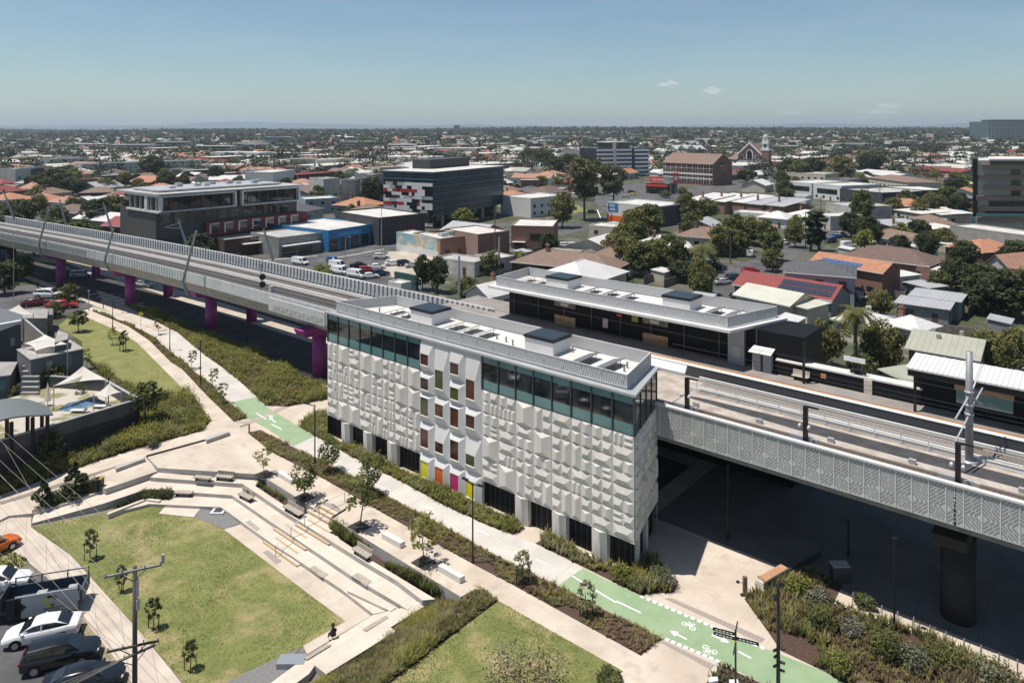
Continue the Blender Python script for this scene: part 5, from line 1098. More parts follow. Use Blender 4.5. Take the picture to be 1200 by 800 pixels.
# --- blocks further back left
bl = [(96,193,239,188,8.5,16,'flatw','grime','long grey three storey apartment block across the left middle distance','apartments'),(10,186,50,184,8,20,'flatg',mat('yellow_wall', (.45,.34,.03), .7),'yellow and white warehouse on the far left','warehouse'),
 (60,187,104,185,9,16,'flatw','grime','grey apartment slab with a pink end behind the yellow warehouse','apartments'),(18,199,36,198,10,16,'flatg','grime','pale grey mural sided building left of the lawn','building'),(38,199,52,198,9,14,'flatg','dark','dark flat roofed building with a white frame beside the pale mural building','building'),
 (120,207,165,205,6,14,'flatw','dark','dark shop with a flat white roof in front of the long grey block','shop'),(216,201,257,199,6.5,16,'flatw','dark','dark fronted shop row with a pale roof, left centre','shop'),(258,204,283,203,5,14,'flatw','brick','brick unit with a bold white fascia, left centre','shop'),
 (320,203,346,199.5,9.5,18,'flatw','white','white building with a row of small arched windows','building'),(347,206,400,202,6,20,'red',mat('dark_red_wall', (.10,.02,.018), .7),'low dark red roofed hall right of the white arched building','hall'),
 (340,187,372,186.5,10,20,'flatw','cream','cream stepped civic block with a flat roof, left half','building'),(372,188,415,186,9,20,'flatw','cream','cream stepped civic block with a flat roof, right half','building'),(379,211,398,210,12,14,'flatg','grime','grey building with a glazed top left of the concrete stair towers','building'),
 (400,212,417,212,13,10,'flatg','conc','raw concrete stair tower, left one','stair tower'),(424,210,436,210,13,10,'flatg','conc','raw concrete stair tower, right one','stair tower'),(437,206,452,205,13,14,'flatg','grey','grey blind walled block right of the concrete towers','building'),
 (358,235,397,233,6,14,'flatw','blue','pale blue white flat building between red storey and concrete towers','building'),(622,234,664,230,7.4,18,'flatw','white','white two storey building with blue glazing by the small park','building'),(600,230,623,231.5,6,12,'flatw',mat('mural_black_white', (.7,.7,.7), .7, c2=(.03,.03,.03), vs=1.0, det=1, lo=.49, hi=.52),'low building with a black and white patterned mural wall','building'),
 (610,212,632,212,6.5,14,'flatw','brick','brick block with a white roof beside the terracotta house','building'),(1138,166,1152,166,12,22,'flatw','white','white heritage shopfront left of a grey arched facade','shop'),(1152,167,1175,168,12,22,'flatg','grime','grey arched heritage facade behind the tower','shop'),
 (880,172,900,172,10,20,'flatw','cream','cream flats in the trees beyond the church','apartments'),(1030,170,1078,170,12,26,'flatg','dark','dark modern apartment block in the tree belt','apartments'),(445,197,470,196,8,14,'flatw','cream','pale cream shop strip left of the banded office roof','shop'),(1094,165,1128,166,10,24,'flatg','dark','dark cinema like block with a blue screen sign in the tree belt','building')]
for (x1,y1,x2,y2,ze,dp,rm,wm,lb,ct) in bl: hs(x1,y1,x2,y2,ze,dp,.6,'flat',rm,wm,lb,cat=ct,name=ct.replace(' ','_').replace('apartments','apartment_block'),two=True)
hh = [(600,208,645,209,'terra','gable','white',4.5,'wide terracotta roofed house with a white chimney block near the small park'),(600,200,616,201,'sage','gable','white',5,'pale sage roofed hall by the edge of the banded office'),(55,236,78,238,'terra','hip','white',3.6,'small terracotta and white gabled house in the trees on the far left'),
 (28,233,50,235,'orange','hip','cream',3.6,'small orange roofed house on the far left edge'),(84,237,112,239,'white','gablev','grey',3.6,'white metal roofed house among the trees, left of its twin'),(112,236,136,238,'white','gablev','grey',3.6,'white metal roofed house among the trees, right twin'),
 (93,226,135,225,'brown','hip','brown',3.6,'rusty brown patchy roofed house under the trees'),(60,246,90,250,'dbrown','hip','grey',3.6,'dark roofed house behind the left viaduct masts'),(86,256,150,262,'white','gable','grey',3.8,'long white corrugated roofed workshop beside the viaduct'),(120,264,152,266,'red','gable',mat('deep_red_wall', (.16,.012,.015), .7),4.0,'deep red walled workshop beside the viaduct'),
 (168,220,192,221,'terra','hip','cream',3.6,'round looking terracotta roofed house before the glass apartments'),(197,217,226,219,'white','hip','white',3.6,'white hip roofed house half hidden by a tree, left centre'),(222,221,252,220,'terra','gable','cream',3.8,'orange gabled row behind the glass apartments'),(245,211,296,210,'white','gable','cream',4.5,'long white roofed industrial shed, left centre')]
for (x1,y1,x2,y2,rm,ty,wm,ze,lb) in hh: hs(x1,y1,x2,y2,ze,11,2.4,ty,rm,wm,lb,chim=1 if rm in('terra','orange') else 0)
# =================================================================== roads in the middle distance
sheet('main_road', [[(240,300),(327,303),(385,296),(448,284),(500,272),(560,262),(640,262),(700,262),(712,252),(700,240),(690,226),(700,218),(760,215),(800,222),(870,212),(905,203),(945,200),(945,206),(920,213),(905,222),(870,222),(800,232),(770,236),(716,236),(712,262),(660,276),(560,290),(463,292),(462,312),(500,320),(500,350),(380,345)]], asph, .03)
sheet('side_street', [[(1010,232),(1030,236),(1018,252),(985,270),(960,282),(935,300),(900,330),(880,345),(826,345),(842,318),(880,305),(925,280),(955,268),(985,255)]], asph, .03)
sheet('far_street', [[(1090,215),(1100,218),(1060,232),(1035,240),(1020,236),(1050,226)]], asph, .03)
sheet('corner_park', [[(580,240),(600,247),(650,254),(690,247),(676,240),(640,236),(600,236)]], grassA, .04)
sheet('car_park_concrete', [[(455,295),(520,292),(560,300),(545,318),(480,330),(440,320),(452,308)]], mat('gravel_lot', (.33,.29,.24), .95, c2=(.43,.385,.32), vs=.3, det=7), .04)
sheet('left_car_park', [[(-10,338),(60,332),(112,338),(120,352),(104,362),(60,372),(0,366)]], asph, .03)
sheet('left_forecourt', [[(20,350),(46,338),(60,331),(105,337),(180,362),(140,364),(104,352),(60,345),(30,358)]], conc, .02)
sheet('left_lit_ground', [[(18,296),(100,292),(160,300),(190,318),(150,318),(90,310),(30,306)]], mat('pale_verge', (.33,.29,.20), .95, c2=(.25,.24,.12), vs=.1, det=5), .03)
g = MB()
for k in range(6): p = at(104+k*9, 346+k*2.5); q = at(124+k*9, 342+k*2.5); d_ = (q-p).normalized(); n2 = Vector((-d_.y,d_.x,0))*.18; z = Vector((0,0,.045)); g.poly([p-n2+z,q-n2+z,q+n2+z,p+n2+z], whitep)
for (p, q) in (((300,306),(372,300)),((395,302),(450,292)),((452,288),(500,278)),((700,246),(704,256)),((880,217),(905,210))): p = at(*p); q = at(*q); d_ = (q-p).normalized(); n2 = Vector((-d_.y,d_.x,0))*.2; z = Vector((0,0,.045)); g.poly([p-n2+z,q-n2+z,q+n2+z,p+n2+z], whitep)
struct(g, 'road_markings')
# ================================================================== VEHICLES
tM_,tO_,tP_,tY_,tS_ = [mat(n_, a_, .8, c2=b2_, vs=.7, det=5, spec=.2, trans=.42) for n_, a_, b2_ in (('mid_bed_leaf',(.11,.135,.042),(.21,.225,.075)),('olive_bed_leaf',(.20,.205,.062),(.33,.32,.105)),('pale_bed_leaf',(.24,.235,.12),(.34,.33,.19)),('yellow_bed_leaf',(.26,.25,.06),(.37,.34,.10)),('brown_bed_leaf',(.20,.145,.09),(.31,.24,.155)))]
blade = mat('lawn_blade', (.13,.15,.045), .9, c2=(.20,.21,.075), vs=.5, trans=.3)
tyrem = mat('tyre_rubber', (.012,.012,.013), .85); rimm = mat('alloy_rim', (.40,.41,.42), .35, .6); carglass = mat('car_glass', (.012,.015,.018), .05, spec=.9)
lampm = mat('headlight_lens', (.75,.77,.78), .1); tailm = mat('tail_light', (.35,.01,.01), .25)
def paint(n, c): return mat('car_paint_'+n, c, .28, .0, coat=.6)
PN = dict(white=paint('white', (.72,.72,.72)), black=paint('black', (.006,.0065,.008)), navy=paint('navy', (.02,.04,.09)), red=paint('red', (.35,.02,.02)), silver=paint('silver', (.42,.43,.44)), orange=paint('orange', (.62,.13,.02)), yellow=paint('yellow', (.62,.52,.04)), blue=paint('blue', (.03,.12,.30)), maroon=paint('maroon', (.14,.012,.015)))
# profile: stations (x from rear to front, half width, bottom, shoulder height), greenhouse stations (x, half width bottom, half width top, z bottom, z top)
KIND = dict(
 sedan=dict(body=[(-2.35,.70,.38,.82),(-2.28,.82,.26,.96),(-1.7,.90,.22,1.02),(-.9,.92,.20,.98),(.6,.92,.20,.95),(1.3,.91,.20,.90),(2.0,.84,.24,.78),(2.32,.66,.32,.62)], gh=[(-1.75,.70,.60,1.0,1.04),(-.95,.76,.60,.97,1.38),(-.1,.78,.62,.95,1.44),(.45,.78,.60,.94,1.36),(1.25,.74,.64,.90,.95)], wb=(-1.42,1.40), r=.33),
 suv=dict(body=[(-2.3,.76,.42,1.0),(-2.22,.88,.30,1.12),(-1.6,.93,.26,1.12),(-.6,.94,.24,1.08),(.7,.94,.24,1.05),(1.3,.93,.26,1.0),(2.0,.86,.30,.90),(2.3,.70,.40,.72)], gh=[(-2.18,.74,.62,1.10,1.16),(-1.85,.80,.66,1.10,1.58),(-.4,.82,.68,1.07,1.68),(.35,.82,.66,1.04,1.60),(1.15,.78,.68,1.0,1.06)], wb=(-1.38,1.38), r=.37),
 van=dict(body=[(-2.5,.86,.45,1.1),(-2.46,.94,.32,1.2),(-1.2,.96,.28,1.2),(.6,.96,.28,1.18),(1.5,.94,.28,1.12),(2.2,.86,.32,.98),(2.45,.74,.42,.80)], gh=[(-2.48,.90,.82,1.18,1.95),(-2.3,.90,.82,1.18,2.05),(.6,.90,.80,1.16,2.05),(1.0,.88,.76,1.14,1.95),(1.9,.80,.70,1.08,1.12)], wb=(-1.5,1.5), r=.35))
def make_car(kind, pn, lbl):
    K = KIND[kind]; t = thing({'sedan':'parked_car','suv':'parked_suv','van':'parked_van'}[kind], lbl, 'van' if kind == 'van' else 'car', (0,0,0)); P_ = PN[pn]
    m_ = MB(); rings = []
    for x, w, zb, zt in K['body']:
        rings.append([(x,-w*.86,zb),(x,-w,zb+.16),(x,-w,zt-.16),(x,-w*.9,zt-.02),(x,-w*.5,zt+.02),(x,w*.5,zt+.02),(x,w*.9,zt-.02),(x,w,zt-.16),(x,w,zb+.16),(x,w*.86,zb)])
    m_.loft(rings, P_)
    gr = [[(x,-wb,zb-.06),(x,-(wb+wt)/2,(zb+zt)/2),(x,-wt,zt-.05),(x,-wt*.8,zt),(x,wt*.8,zt),(x,wt,zt-.05),(x,(wb+wt)/2,(zb+zt)/2),(x,wb,zb-.06)] for x, wb, wt, zb, zt in K['gh']]
    m_.loft(gr, P_); bd = m_.build('body', t, True); e = bd.modifiers.new('s', 'EDGE_SPLIT'); e.split_angle = .75
    g_ = K['gh']; nm = ['side_window','side_window','windscreen','rear_window']
    def P3(s, side, f, out=.012):  # point on greenhouse side at height fraction f
        x, wb, wt, zb, zt = s; return (x, side*((wb*(1-f)+wt*f)+out), zb+(zt-zb)*f)
    mid = g_[1:-1] if kind != 'van' else g_[2:4]
    for sd in (-1, 1):
        m_ = MB()
        for a, b_ in zip(g_[:-1] if kind != 'van' else g_[2:-1], g_[1:] if kind != 'van' else g_[3:]):
            f0, f1 = .14, .80
            m_.poly([P3(a,sd,f0),P3(b_,sd,f0),P3(b_,sd,f1),P3(a,sd,f1)], carglass)
        o = m_.build('side_window', t)
        m_ = MB(); a = g_[2]; m_.beam(P3(a,sd,.0,.02), P3(a,sd,.95,.02), .06, .03, P_); m_.build('pillar', o)
    a, b_ = g_[-2], g_[-1]
    m_ = MB(); m_.poly([(b_[0]+.01,-b_[1]*.9,b_[4]+.015),(b_[0]+.01,b_[1]*.9,b_[4]+.015),(a[0]+.12,a[2]*.86,a[4]-.02),(a[0]+.12,-a[2]*.86,a[4]-.02)], carglass)
    m_.build('windscreen', t)
    a, b_ = g_[0], g_[1]
    if kind != 'van': m_ = MB(); m_.poly([(a[0]-.01,-a[1]*.86,a[4]+.02),(b_[0]-.08,-b_[2]*.86,b_[4]+.0),(b_[0]-.08,b_[2]*.86,b_[4]+.0),(a[0]-.01,a[1]*.86,a[4]+.02)], carglass); m_.build('rear_window', t)
    for x in K['wb']:
        for sd in (-1, 1):
            w_ = K['body'][3][1]; m_ = MB(); m_.tube((x,sd*(w_-.20),K['r']),(x,sd*(w_+.015),K['r']),K['r'],tyrem,20); wh = m_.build('wheel', t, False)
            m_ = MB(); m_.tube((x,sd*(w_+.012),K['r']),(x,sd*(w_+.03),K['r']),K['r']*.62,rimm,12); m_.build('rim', wh)
            m_ = MB(); m_.loft([[(x+(K['r']+.07)*math.cos(q*math.pi/8),sd*(w_-.02),K['r']+(K['r']+.07)*math.sin(q*math.pi/8)) for q in range(9)],[(x+(K['r']+.07)*math.cos(q*math.pi/8),sd*(w_+.005),K['r']+(K['r']+.07)*math.sin(q*math.pi/8)) for q in range(9)]], black); m_.build('wheel_arch', wh)
    xf = K['body'][-1]; xr = K['body'][0]
    for sd in (-1, 1):
        m_ = MB(); m_.loft([[(xf[0]-.30,sd*xf[1]*1.16,xf[3]-.08),(xf[0]-.02,sd*xf[1]*.92,xf[3]-.12),(xf[0]-.02,sd*xf[1]*.92,xf[3]+.0),(xf[0]-.30,sd*xf[1]*1.16,xf[3]+.08)],[(xf[0]-.26,sd*xf[1]*.7,xf[3]-.08),(xf[0]+.015,sd*xf[1]*.6,xf[3]-.12),(xf[0]+.015,sd*xf[1]*.6,xf[3]+.02),(xf[0]-.26,sd*xf[1]*.7,xf[3]+.1)]], lampm); m_.build('headlight', t)
        m_ = MB(); m_.box(xr[0]-.03,min(sd*xr[1]*.6,sd*xr[1]*1.08),xr[3]-.16,xr[0]+.14,max(sd*xr[1]*.6,sd*xr[1]*1.08),xr[3]-.02,tailm); m_.build('tail_light', t)
        m_ = MB(); m_.cbox(g_[-1][0]-.25,sd*(g_[-1][1]+.16),g_[-1][3]+.0,.16,.2,.13,P_); m_.build('wing_mirror', t)
    m_ = MB(); m_.box(xf[0]-.02,-.42,.42,xf[0]+.03,.42,.62,black); m_.build('grille', t)
    m_ = MB(); m_.box(xr[0]-.035,-.26,.55,xr[0]-.0,.26,.66,whitep); m_.build('number_plate', t)
    return reg(t)
CARS = {}
def car(kind, pn, x, y, ang, lbl, z=0.04, sc=1, grp=None, fixed=None):
    k = (kind, pn)
    if k not in CARS: CARS[k] = c = make_car(kind, pn, lbl); 
    else: c = copy_tree(CARS[k])
    p = at(x, y, z) if fixed is None else Vector(fixed); setg(c, p, ang, sc, lbl)
    if grp: c['group'] = grp
    return c
d2r = math.radians
zc = L+.015
G1 = 'vehicles in the near car park'
car('sedan','white',50,747,d2r(198),'white fastback saloon with a dark sunroof, nose to the left, in the near car park',zc,1.06,G1)
car('suv','black',72,776,d2r(20),'shiny black four wheel drive parked next to the white fastback',zc,1.04,G1)
car('sedan','black',98,806,d2r(18),'black saloon at the bottom edge, last of the parked row',zc,1.06,G1)
car('suv','white',-2,690,d2r(14),'white car mostly cut off by the left edge, behind the trailer',zc,1.0,G1)
car('sedan','orange',-12,650,d2r(60),'bright orange car cut off by the left edge',zc,1.0,G1)
G2 = 'cars parked in the lot behind the viaduct'
for (k, c_, x, y, a, lb) in [('van','white',352,310,-30,'white van alone beside the far parapet'),('suv','blue',391,308,-35,'blue hatchback at the far end of the lot'),('van','white',396,314,-30,'white van in front of the blue hatchback'),('sedan','black',420,313,20,'black saloon in the middle of the lot, back row'),('suv','red',430,319,15,'small red car boxed in among white ones'),
   ('sedan','white',441,315,15,'white saloon right of the small red car'),('van','white',398,321,-30,'white van, front row left'),('van','white',418,325,-30,'white van, front row middle'),('sedan','white',433,326,20,'white saloon at the front of the lot next to the parapet'),('suv','navy',446,323,25,'dark blue four wheel drive at the right end of the front row'),
   ('suv','white',447,303,15,'white hatchback parked along the road edge'),('sedan','white',461,311,18,'white saloon on the gravel lot, left of three'),('suv','black',475,311,20,'black four wheel drive on the gravel lot, middle of three'),('sedan','silver',485,313,20,'silver saloon on the gravel lot, right of three')]:
    car(k, c_, x, y, d2r(a), lb, .06, 1, G2)
G3 = 'cars on the streets behind the stations'
for (k, c_, x, y, a, lb) in [('sedan','silver',643,260,10,'silver saloon on the road beside the small park'),('suv','white',663,290,0,'white four wheel drive behind the square brick warehouse, left one'),('suv','white',673,290,0,'white four wheel drive behind the square brick warehouse, right one'),('suv','black',694,250,20,'black four wheel drive rounding the bend under the tall gum tree'),
   ('sedan','yellow',742,229,-5,'bright yellow car in the restaurant car park'),('suv','red',770,225,0,'red car right outside the restaurant'),('suv','navy',740,226,0,'dark car just behind the yellow one'),('sedan','white',716,230,0,'white saloon in the row left of the yellow car'),('sedan','silver',733,231,0,'silver saloon next to the yellow car'),('sedan','black',703,229,0,'black saloon at the left end of the restaurant car park'),
   ('sedan','black',762,238,0,'black saloon on the road beside the billboard building'),('suv','black',842,315,-35,'black four wheel drive in the shade of the street trees'),('sedan','red',879,319,5,'dark red hatchback above the red metal roof'),('sedan','silver',847,333,20,'silver saloon parked close to the far station fence'),('suv','navy',861,328,20,'dark blue car next to that silver saloon'),
   ('van','white',879,300,70,'white van at the kerb below the bushy street tree'),('suv','white',921,286,60,'white four wheel drive waiting in the side street'),('suv','navy',974,284,30,'dark blue wagon under the tall pencil pines'),('sedan','blue',980,279,30,'blue saloon behind the dark blue wagon'),('suv','silver',986,277,30,'silver car behind the blue saloon'),('van','white',994,290,20,'white van beside the dark garden tree'),
   ('suv','white',987,221,20,'white car outside the dark showroom'),('sedan','white',881,215,30,'white saloon on the road in front of the church'),('suv','black',990,263,40,'black car at the kerb of the old shop'),('sedan','white',1198,441,-30,'white car cut off at the right edge beside the garden wall'),('suv','navy',868,352,0,'dark hatchback peeping out left of the red metal roof'),('suv','white',1060,236,55,'white car in the far street, lower'),('suv','silver',1075,231,55,'silver car in the far street, upper')]:
    car(k, c_, x, y, d2r(a), lb, .06, 1, G3)
G4 = 'cars at the crossing under the left viaduct'
car('suv','white',58,349,d2r(4),'white hatchback waiting beside the traffic lights at the left',.05,1.25,G4); car('sedan','maroon',42,358,d2r(28),'dark red car turning out of the left car park',.05,1.1,G4); car('sedan','red',73,361,d2r(15),'bright red car next to the dark tree at the left crossing',.05,1.2,G4)
car('suv','black',76,322,d2r(10),'black car in the lit gap beyond the first purple pier',.04,1.1,G4); car('suv','silver',96,325,d2r(10),'grey car in the shade right of the black one',.04,1.1,G4); car('sedan','silver',168,336,d2r(-20),'silver car half in shade between the purple piers',.04,1.1,G4)
# signboard trailer / truck
t = thing('flatbed_truck', 'white cabbed flatbed truck with dark tray and a grey signboard with a ring logo', 'truck', at(30,716,L), d2r(17)); TK = t
Mx = Matrix.Translation(at(40,716,L)) @ Matrix.Rotation(d2r(17), 4, 'Z')
def tktf(a_): 
    M = np.array(Mx); return a_ @ M[:3,:3].T + M[:3,3]
navyb = mat('navy_tray', (.03,.05,.075), .5, var=.2, vs=2); trimr = mat('signboard_grey', (.34,.35,.36), .5)
m_ = MB(tktf); m_.box(-2.2,-1.1,.75,3.6,1.2,.95,navyb); m_.box(-1.9,.98,.95,3.6,1.16,1.65,navyb); m_.box(3.4,-1.1,.95,3.6,1.0,1.7,navyb); m_.box(-2.2,-.1,.45,3.4,.15,.75,black); m_.build('tray', t)
m_ = MB(tktf); m_.loft([[(-5.0,-.95,.5),(-5.0,.95,.5),(-5.0,.95,1.3),(-5.0,-.95,1.3)],[(-4.9,-1.05,.4),(-4.9,1.05,.4),(-4.9,1.0,1.55),(-4.9,-1.0,1.55)],[(-4.1,-1.05,.4),(-4.1,1.05,.4),(-4.1,.9,2.2),(-4.1,-.9,2.2)],[(-2.5,-1.05,.4),(-2.5,1.05,.4),(-2.5,.92,2.3),(-2.5,-.92,2.3)]], PN['white']); m_.build('cab', t, bevel=.05)
m_ = MB(tktf); m_.loft([[(-4.88,-.9,1.62),(-4.88,.9,1.62),(-4.2,.82,2.14),(-4.2,-.82,2.14)],[(-4.92,-.9,1.6),(-4.92,.9,1.6),(-4.24,.82,2.18),(-4.24,-.82,2.18)]], carglass); m_.box(-3.9,-1.07,1.4,-2.8,-.96,2.0,carglass); m_.build('windscreen', t)
m_ = MB(tktf); m_.box(-.9,-1.28,.35,3.3,-1.18,2.0,trimr); m_.box(-1.5,-1.30,.35,-.5,-1.16,1.9,black); sg = m_.build('signboard', t)
m_ = MB(tktf); m_.loft([[(-.9,-1.30,.5),(-.9,-1.30,1.9),(-.15,-1.30,1.2),(-.15,-1.30,1.15)],[(-.9,-1.282,.5),(-.9,-1.282,1.9),(-.15,-1.282,1.2),(-.15,-1.282,1.15)]], black); m_.build('chevron', sg)
lg, ly = mat('logo_green', (.10,.14,.03), .5), mat('logo_yellow', (.48,.42,.03), .5)
m_ = MB(tktf)
for k in range(20):
    a0, a1 = 2*math.pi*k/24+.2, 2*math.pi*(k+1)/24+.2; cx, cz = 1.5, 1.35
    m_.poly([(cx+.24*math.cos(a0),-1.285,cz+.24*math.sin(a0)),(cx+.46*math.cos(a0),-1.285,cz+.46*math.sin(a0)),(cx+.46*math.cos(a1),-1.285,cz+.46*math.sin(a1)),(cx+.24*math.cos(a1),-1.285,cz+.24*math.sin(a1))][::1], black if k < 8 else (ly if k < 17 else lg))
m_.build('logo', sg)
m_ = MB(tktf)
for k, (x0, x1) in enumerate(((1.0,2.5),(1.0,2.1),(1.3,2.6))): m_.box(x0,-1.287,.78-k*.14,x1,-1.281,.83-k*.14,black)
m_.build('lettering', sg)
m_ = MB(tktf)
for x in (-1.6,.2,2.0,3.5): m_.box(x,1.0,.95,x+.08,1.1,2.3,dgrey)
m_.box(-1.6,1.02,2.2,3.58,1.08,2.3,greym); m_.box(-2.0,-1.1,.95,-1.9,1.1,2.0,dgrey)
for k in range(8): m_.box(-1.95,-1.0+k*.27,1.0,-1.9,-.95+k*.27,2.0,black)
for k in range(6): m_.box(-1.9+.01,-1.05+k*.3,1.15,-.9,-1.0+k*.3,1.2,black)
m_.build('headboard_rack', t)
m_ = MB(tktf)
for (x, y, s_) in ((.5,.2,.5),(1.6,-.3,.6),(2.6,.4,.45)): m_.cbox(x,y,.95,s_*1.4,s_,s_*.8,navyb if s_ > .5 else greym)
m_.build('load_box', t)
for x in (-4.1,-1.0,.0,2.3):
    for y in (-1.0,1.0): m_ = MB(tktf); m_.tube((x,y-.12,.42),(x,y+.12,.42),.42,tyrem,18); m_.build('wheel', t)
# ================================================================== TREES AND PLANTS
def leafmat(name, a, b, sc=1.2, c3=None): return mat(name, a, .75, c2=b, vs=sc, det=4, lo=.36, hi=.66, spec=.25, trans=.22, extra=ex_patch(c3, sc*.45, .5, .7) if c3 else None)
lfD = leafmat('dark_foliage', (.030,.042,.018), (.075,.09,.033), .5); lfM = leafmat('mid_foliage', (.060,.078,.026), (.135,.145,.046), .6, (.17,.16,.055)); lfO = leafmat('olive_foliage', (.085,.092,.030), (.20,.19,.058), .8, (.15,.145,.05)); lfY = leafmat('yellow_green_foliage', (.13,.15,.03), (.22,.23,.05), .8)
lfP = leafmat('pale_foliage', (.10,.115,.055), (.19,.20,.10), 1.2); lfG = leafmat('gum_foliage', (.06,.075,.036), (.15,.145,.06), .35, (.17,.145,.07)); lfF = leafmat('far_foliage', (.030,.045,.022), (.08,.095,.042), .03, (.11,.115,.05))
strawm = leafmat('dry_seedheads', (.24,.18,.10), (.36,.29,.18), 1.5); silverm = leafmat('grey_green_foliage', (.12,.125,.09), (.20,.20,.15), 1.5)
bark = mat('bark', (.075,.060,.048), .95, c2=(.14,.115,.09), vs=4, bump=.5, bs=12); barkP = mat('pale_bark', (.22,.19,.16), .9, c2=(.32,.28,.24), vs=2)
def leaves(c, rad, n, size, rng, shell=.55, aspect=1.6, flat=0.):
    c = np.asarray(c, float); rad = np.asarray(rad, float); d = rng.normal(size=(n, 3)); d /= np.linalg.norm(d, axis=1)[:, None]
    r = (shell+(1-shell)*rng.random(n))**.9; p = c+d*rad*r[:, None]
    nr = d+rng.normal(size=(n, 3))*.7; nr[:, 2] += .5+flat; nr /= np.linalg.norm(nr, axis=1)[:, None]
    a = np.cross(nr, rng.normal(size=(n, 3))); a /= np.linalg.norm(a, axis=1)[:, None]; b = np.cross(nr, a); s = size*(.6+.8*rng.random(n))[:, None]
    return np.stack([p-a*s*aspect*.5, p-b*s*.42, p+a*s*aspect*.5, p+b*s*.42], 1)
def crown(m_, rng, h0, h1, w, nl, per, size, mt, shape='round', jit=1.):
    # many small leaf clumps on lobes that fill an uneven crown
    for k in range(nl):
        a = rng.random()*2*math.pi; f = rng.random(); z = h0+(h1-h0)*(.12+.8*f)
        if shape == 'round': rr_ = w*(.30+.62*math.sqrt(rng.random()))*math.sin(math.pi*min(.97, max(.10, .16+.74*f)))
        elif shape == 'cone': rr_ = w*(1-f)*(.5+.5*rng.random())
        elif shape == 'column': rr_ = w*.5*rng.random()
        else: rr_ = w*(.3+.7*rng.random())*(.5+.5*f)
        lr = w*(.20+.20*rng.random())*(1 if shape != 'cone' else (1.15-f)); 
        m_.quads(leaves((rr_*math.cos(a)*jit, rr_*math.sin(a)*jit, z), (lr, lr, lr*.72), per, size, rng), mt)
def make_tree(name, lbl, h, w, trunk, nl, per, size, mt, shape='round', h0f=.28, seed=1, bk=None, tilt=.05, stake=False, limbs=5):
    rng = np.random.default_rng(seed); t = thing(name, lbl, 'tree'); bk = bk or bark
    m_ = MB(); top = h*(.7 if shape != 'cone' else .95); bx, by = (rng.random(2)-.5)*h*tilt*2
    m_.tube((0,0,-.1),(bx*.5,by*.5,top*.5),trunk,bk,8,trunk*.75); m_.tube((bx*.5,by*.5,top*.5),(bx,by,top),trunk*.75,bk,8,trunk*.3)
    for k in range(limbs):
        a = rng.random()*6.28; z = h*(h0f*.9+.12*k/limbs*3); l = w*(.5+.35*rng.random()); m_.tube((bx*.4,by*.4,z),(l*math.cos(a),l*math.sin(a),min(h*.92,z+l*.8)),trunk*.42,bk,5,trunk*.12)
    m_.build('trunk', t)
    m_ = MB(); crown(m_, rng, h*h0f, h, w, nl, per, size, mt, shape); m_.build('crown', t)
    if stake:
        for q in (-1, 1): m_ = MB(); m_.box(q*.45-.03,-.03,0,q*.45+.03,.03,1.35,black); m_.build('stake', t)
    return reg(t)
TP = {}
def tproto(key):
    if key in TP: return TP[key]
    A = dict(
     round=lambda: make_tree('leafy_tree','x',7,3.5,.22,58,58,.36,lfO,h0f=.13,seed=2), round2=lambda: make_tree('leafy_tree','x',7,3.3,.2,54,58,.36,lfM,h0f=.16,seed=3), dark=lambda: make_tree('dark_tree','x',7,3.5,.22,60,58,.36,lfD,h0f=.12,seed=4),
     gum=lambda: make_tree('gum_tree','x',16,6.0,.42,60,60,.62,lfG,shape='gum',h0f=.34,seed=5,tilt=.06,limbs=9), pencil=lambda: make_tree('pencil_pine','x',9,1.5,.2,40,60,.3,lfD,shape='column',h0f=.03,seed=6),
     conifer=lambda: make_tree('young_conifer','x',3.2,1.15,.07,46,40,.17,lfD,shape='cone',h0f=.06,seed=7), young=lambda: make_tree('young_tree','x',3.6,1.0,.04,34,12,.17,tO_,h0f=.25,seed=8,tilt=.08,limbs=8),
     youngD=lambda: make_tree('young_tree','x',3.6,1.15,.05,60,15,.17,tM_,h0f=.16,seed=9,tilt=.06,limbs=8), staked=lambda: make_tree('staked_tree','x',2.9,.6,.045,30,16,.14,lfM,h0f=.18,seed=10,stake=True,tilt=.04), sapling=lambda: make_tree('sapling','x',3.2,.65,.03,26,10,.14,tM_,h0f=.28,seed=12,tilt=.08,limbs=7),
     stakedB=lambda: make_tree('staked_tree','x',2.6,.7,.045,34,14,.14,tP_,h0f=.16,seed=14,stake=True,tilt=.05), bushy=lambda: make_tree('bushy_tree','x',4.5,2.4,.15,40,60,.26,lfM,h0f=.10,seed=15), yellow=lambda: make_tree('yellow_green_tree','x',6,2.8,.2,36,50,.32,lfY,seed=16),
     plum=lambda: make_tree('young_tree','x',3.6,1.5,.08,40,34,.20,lfM,h0f=.30,seed=17), lush=lambda: make_tree('broad_tree','x',7,4.2,.3,70,60,.34,lfO,h0f=.12,seed=18))
    TP[key] = A[key](); TP[key]['_free'] = 1; return TP[key]
def tree(key, x, y, h, lbl, grp=None, z=0., wsc=1, pos=None, rz=None):
    p = tproto(key); base = dict(round=7,round2=7,dark=7,gum=16,pencil=9,conifer=3.2,young=3.6,youngD=3.6,staked=2.9,sapling=3.2,stakedB=2.6,bushy=4.5,yellow=6,plum=3.6,lush=7)[key]
    if p.get('_free'): o = p; del p['_free']
    else: o = copy_tree(p)
    s = h/base; P0 = at(x, y, z) if pos is None else pos; o['label'] = lbl
    if 'group' in o: del o['group']
    if grp: o['group'] = grp
    setg(o, P0, random.random()*6.28 if rz is None else rz, (s*wsc, s*wsc, s)); return o
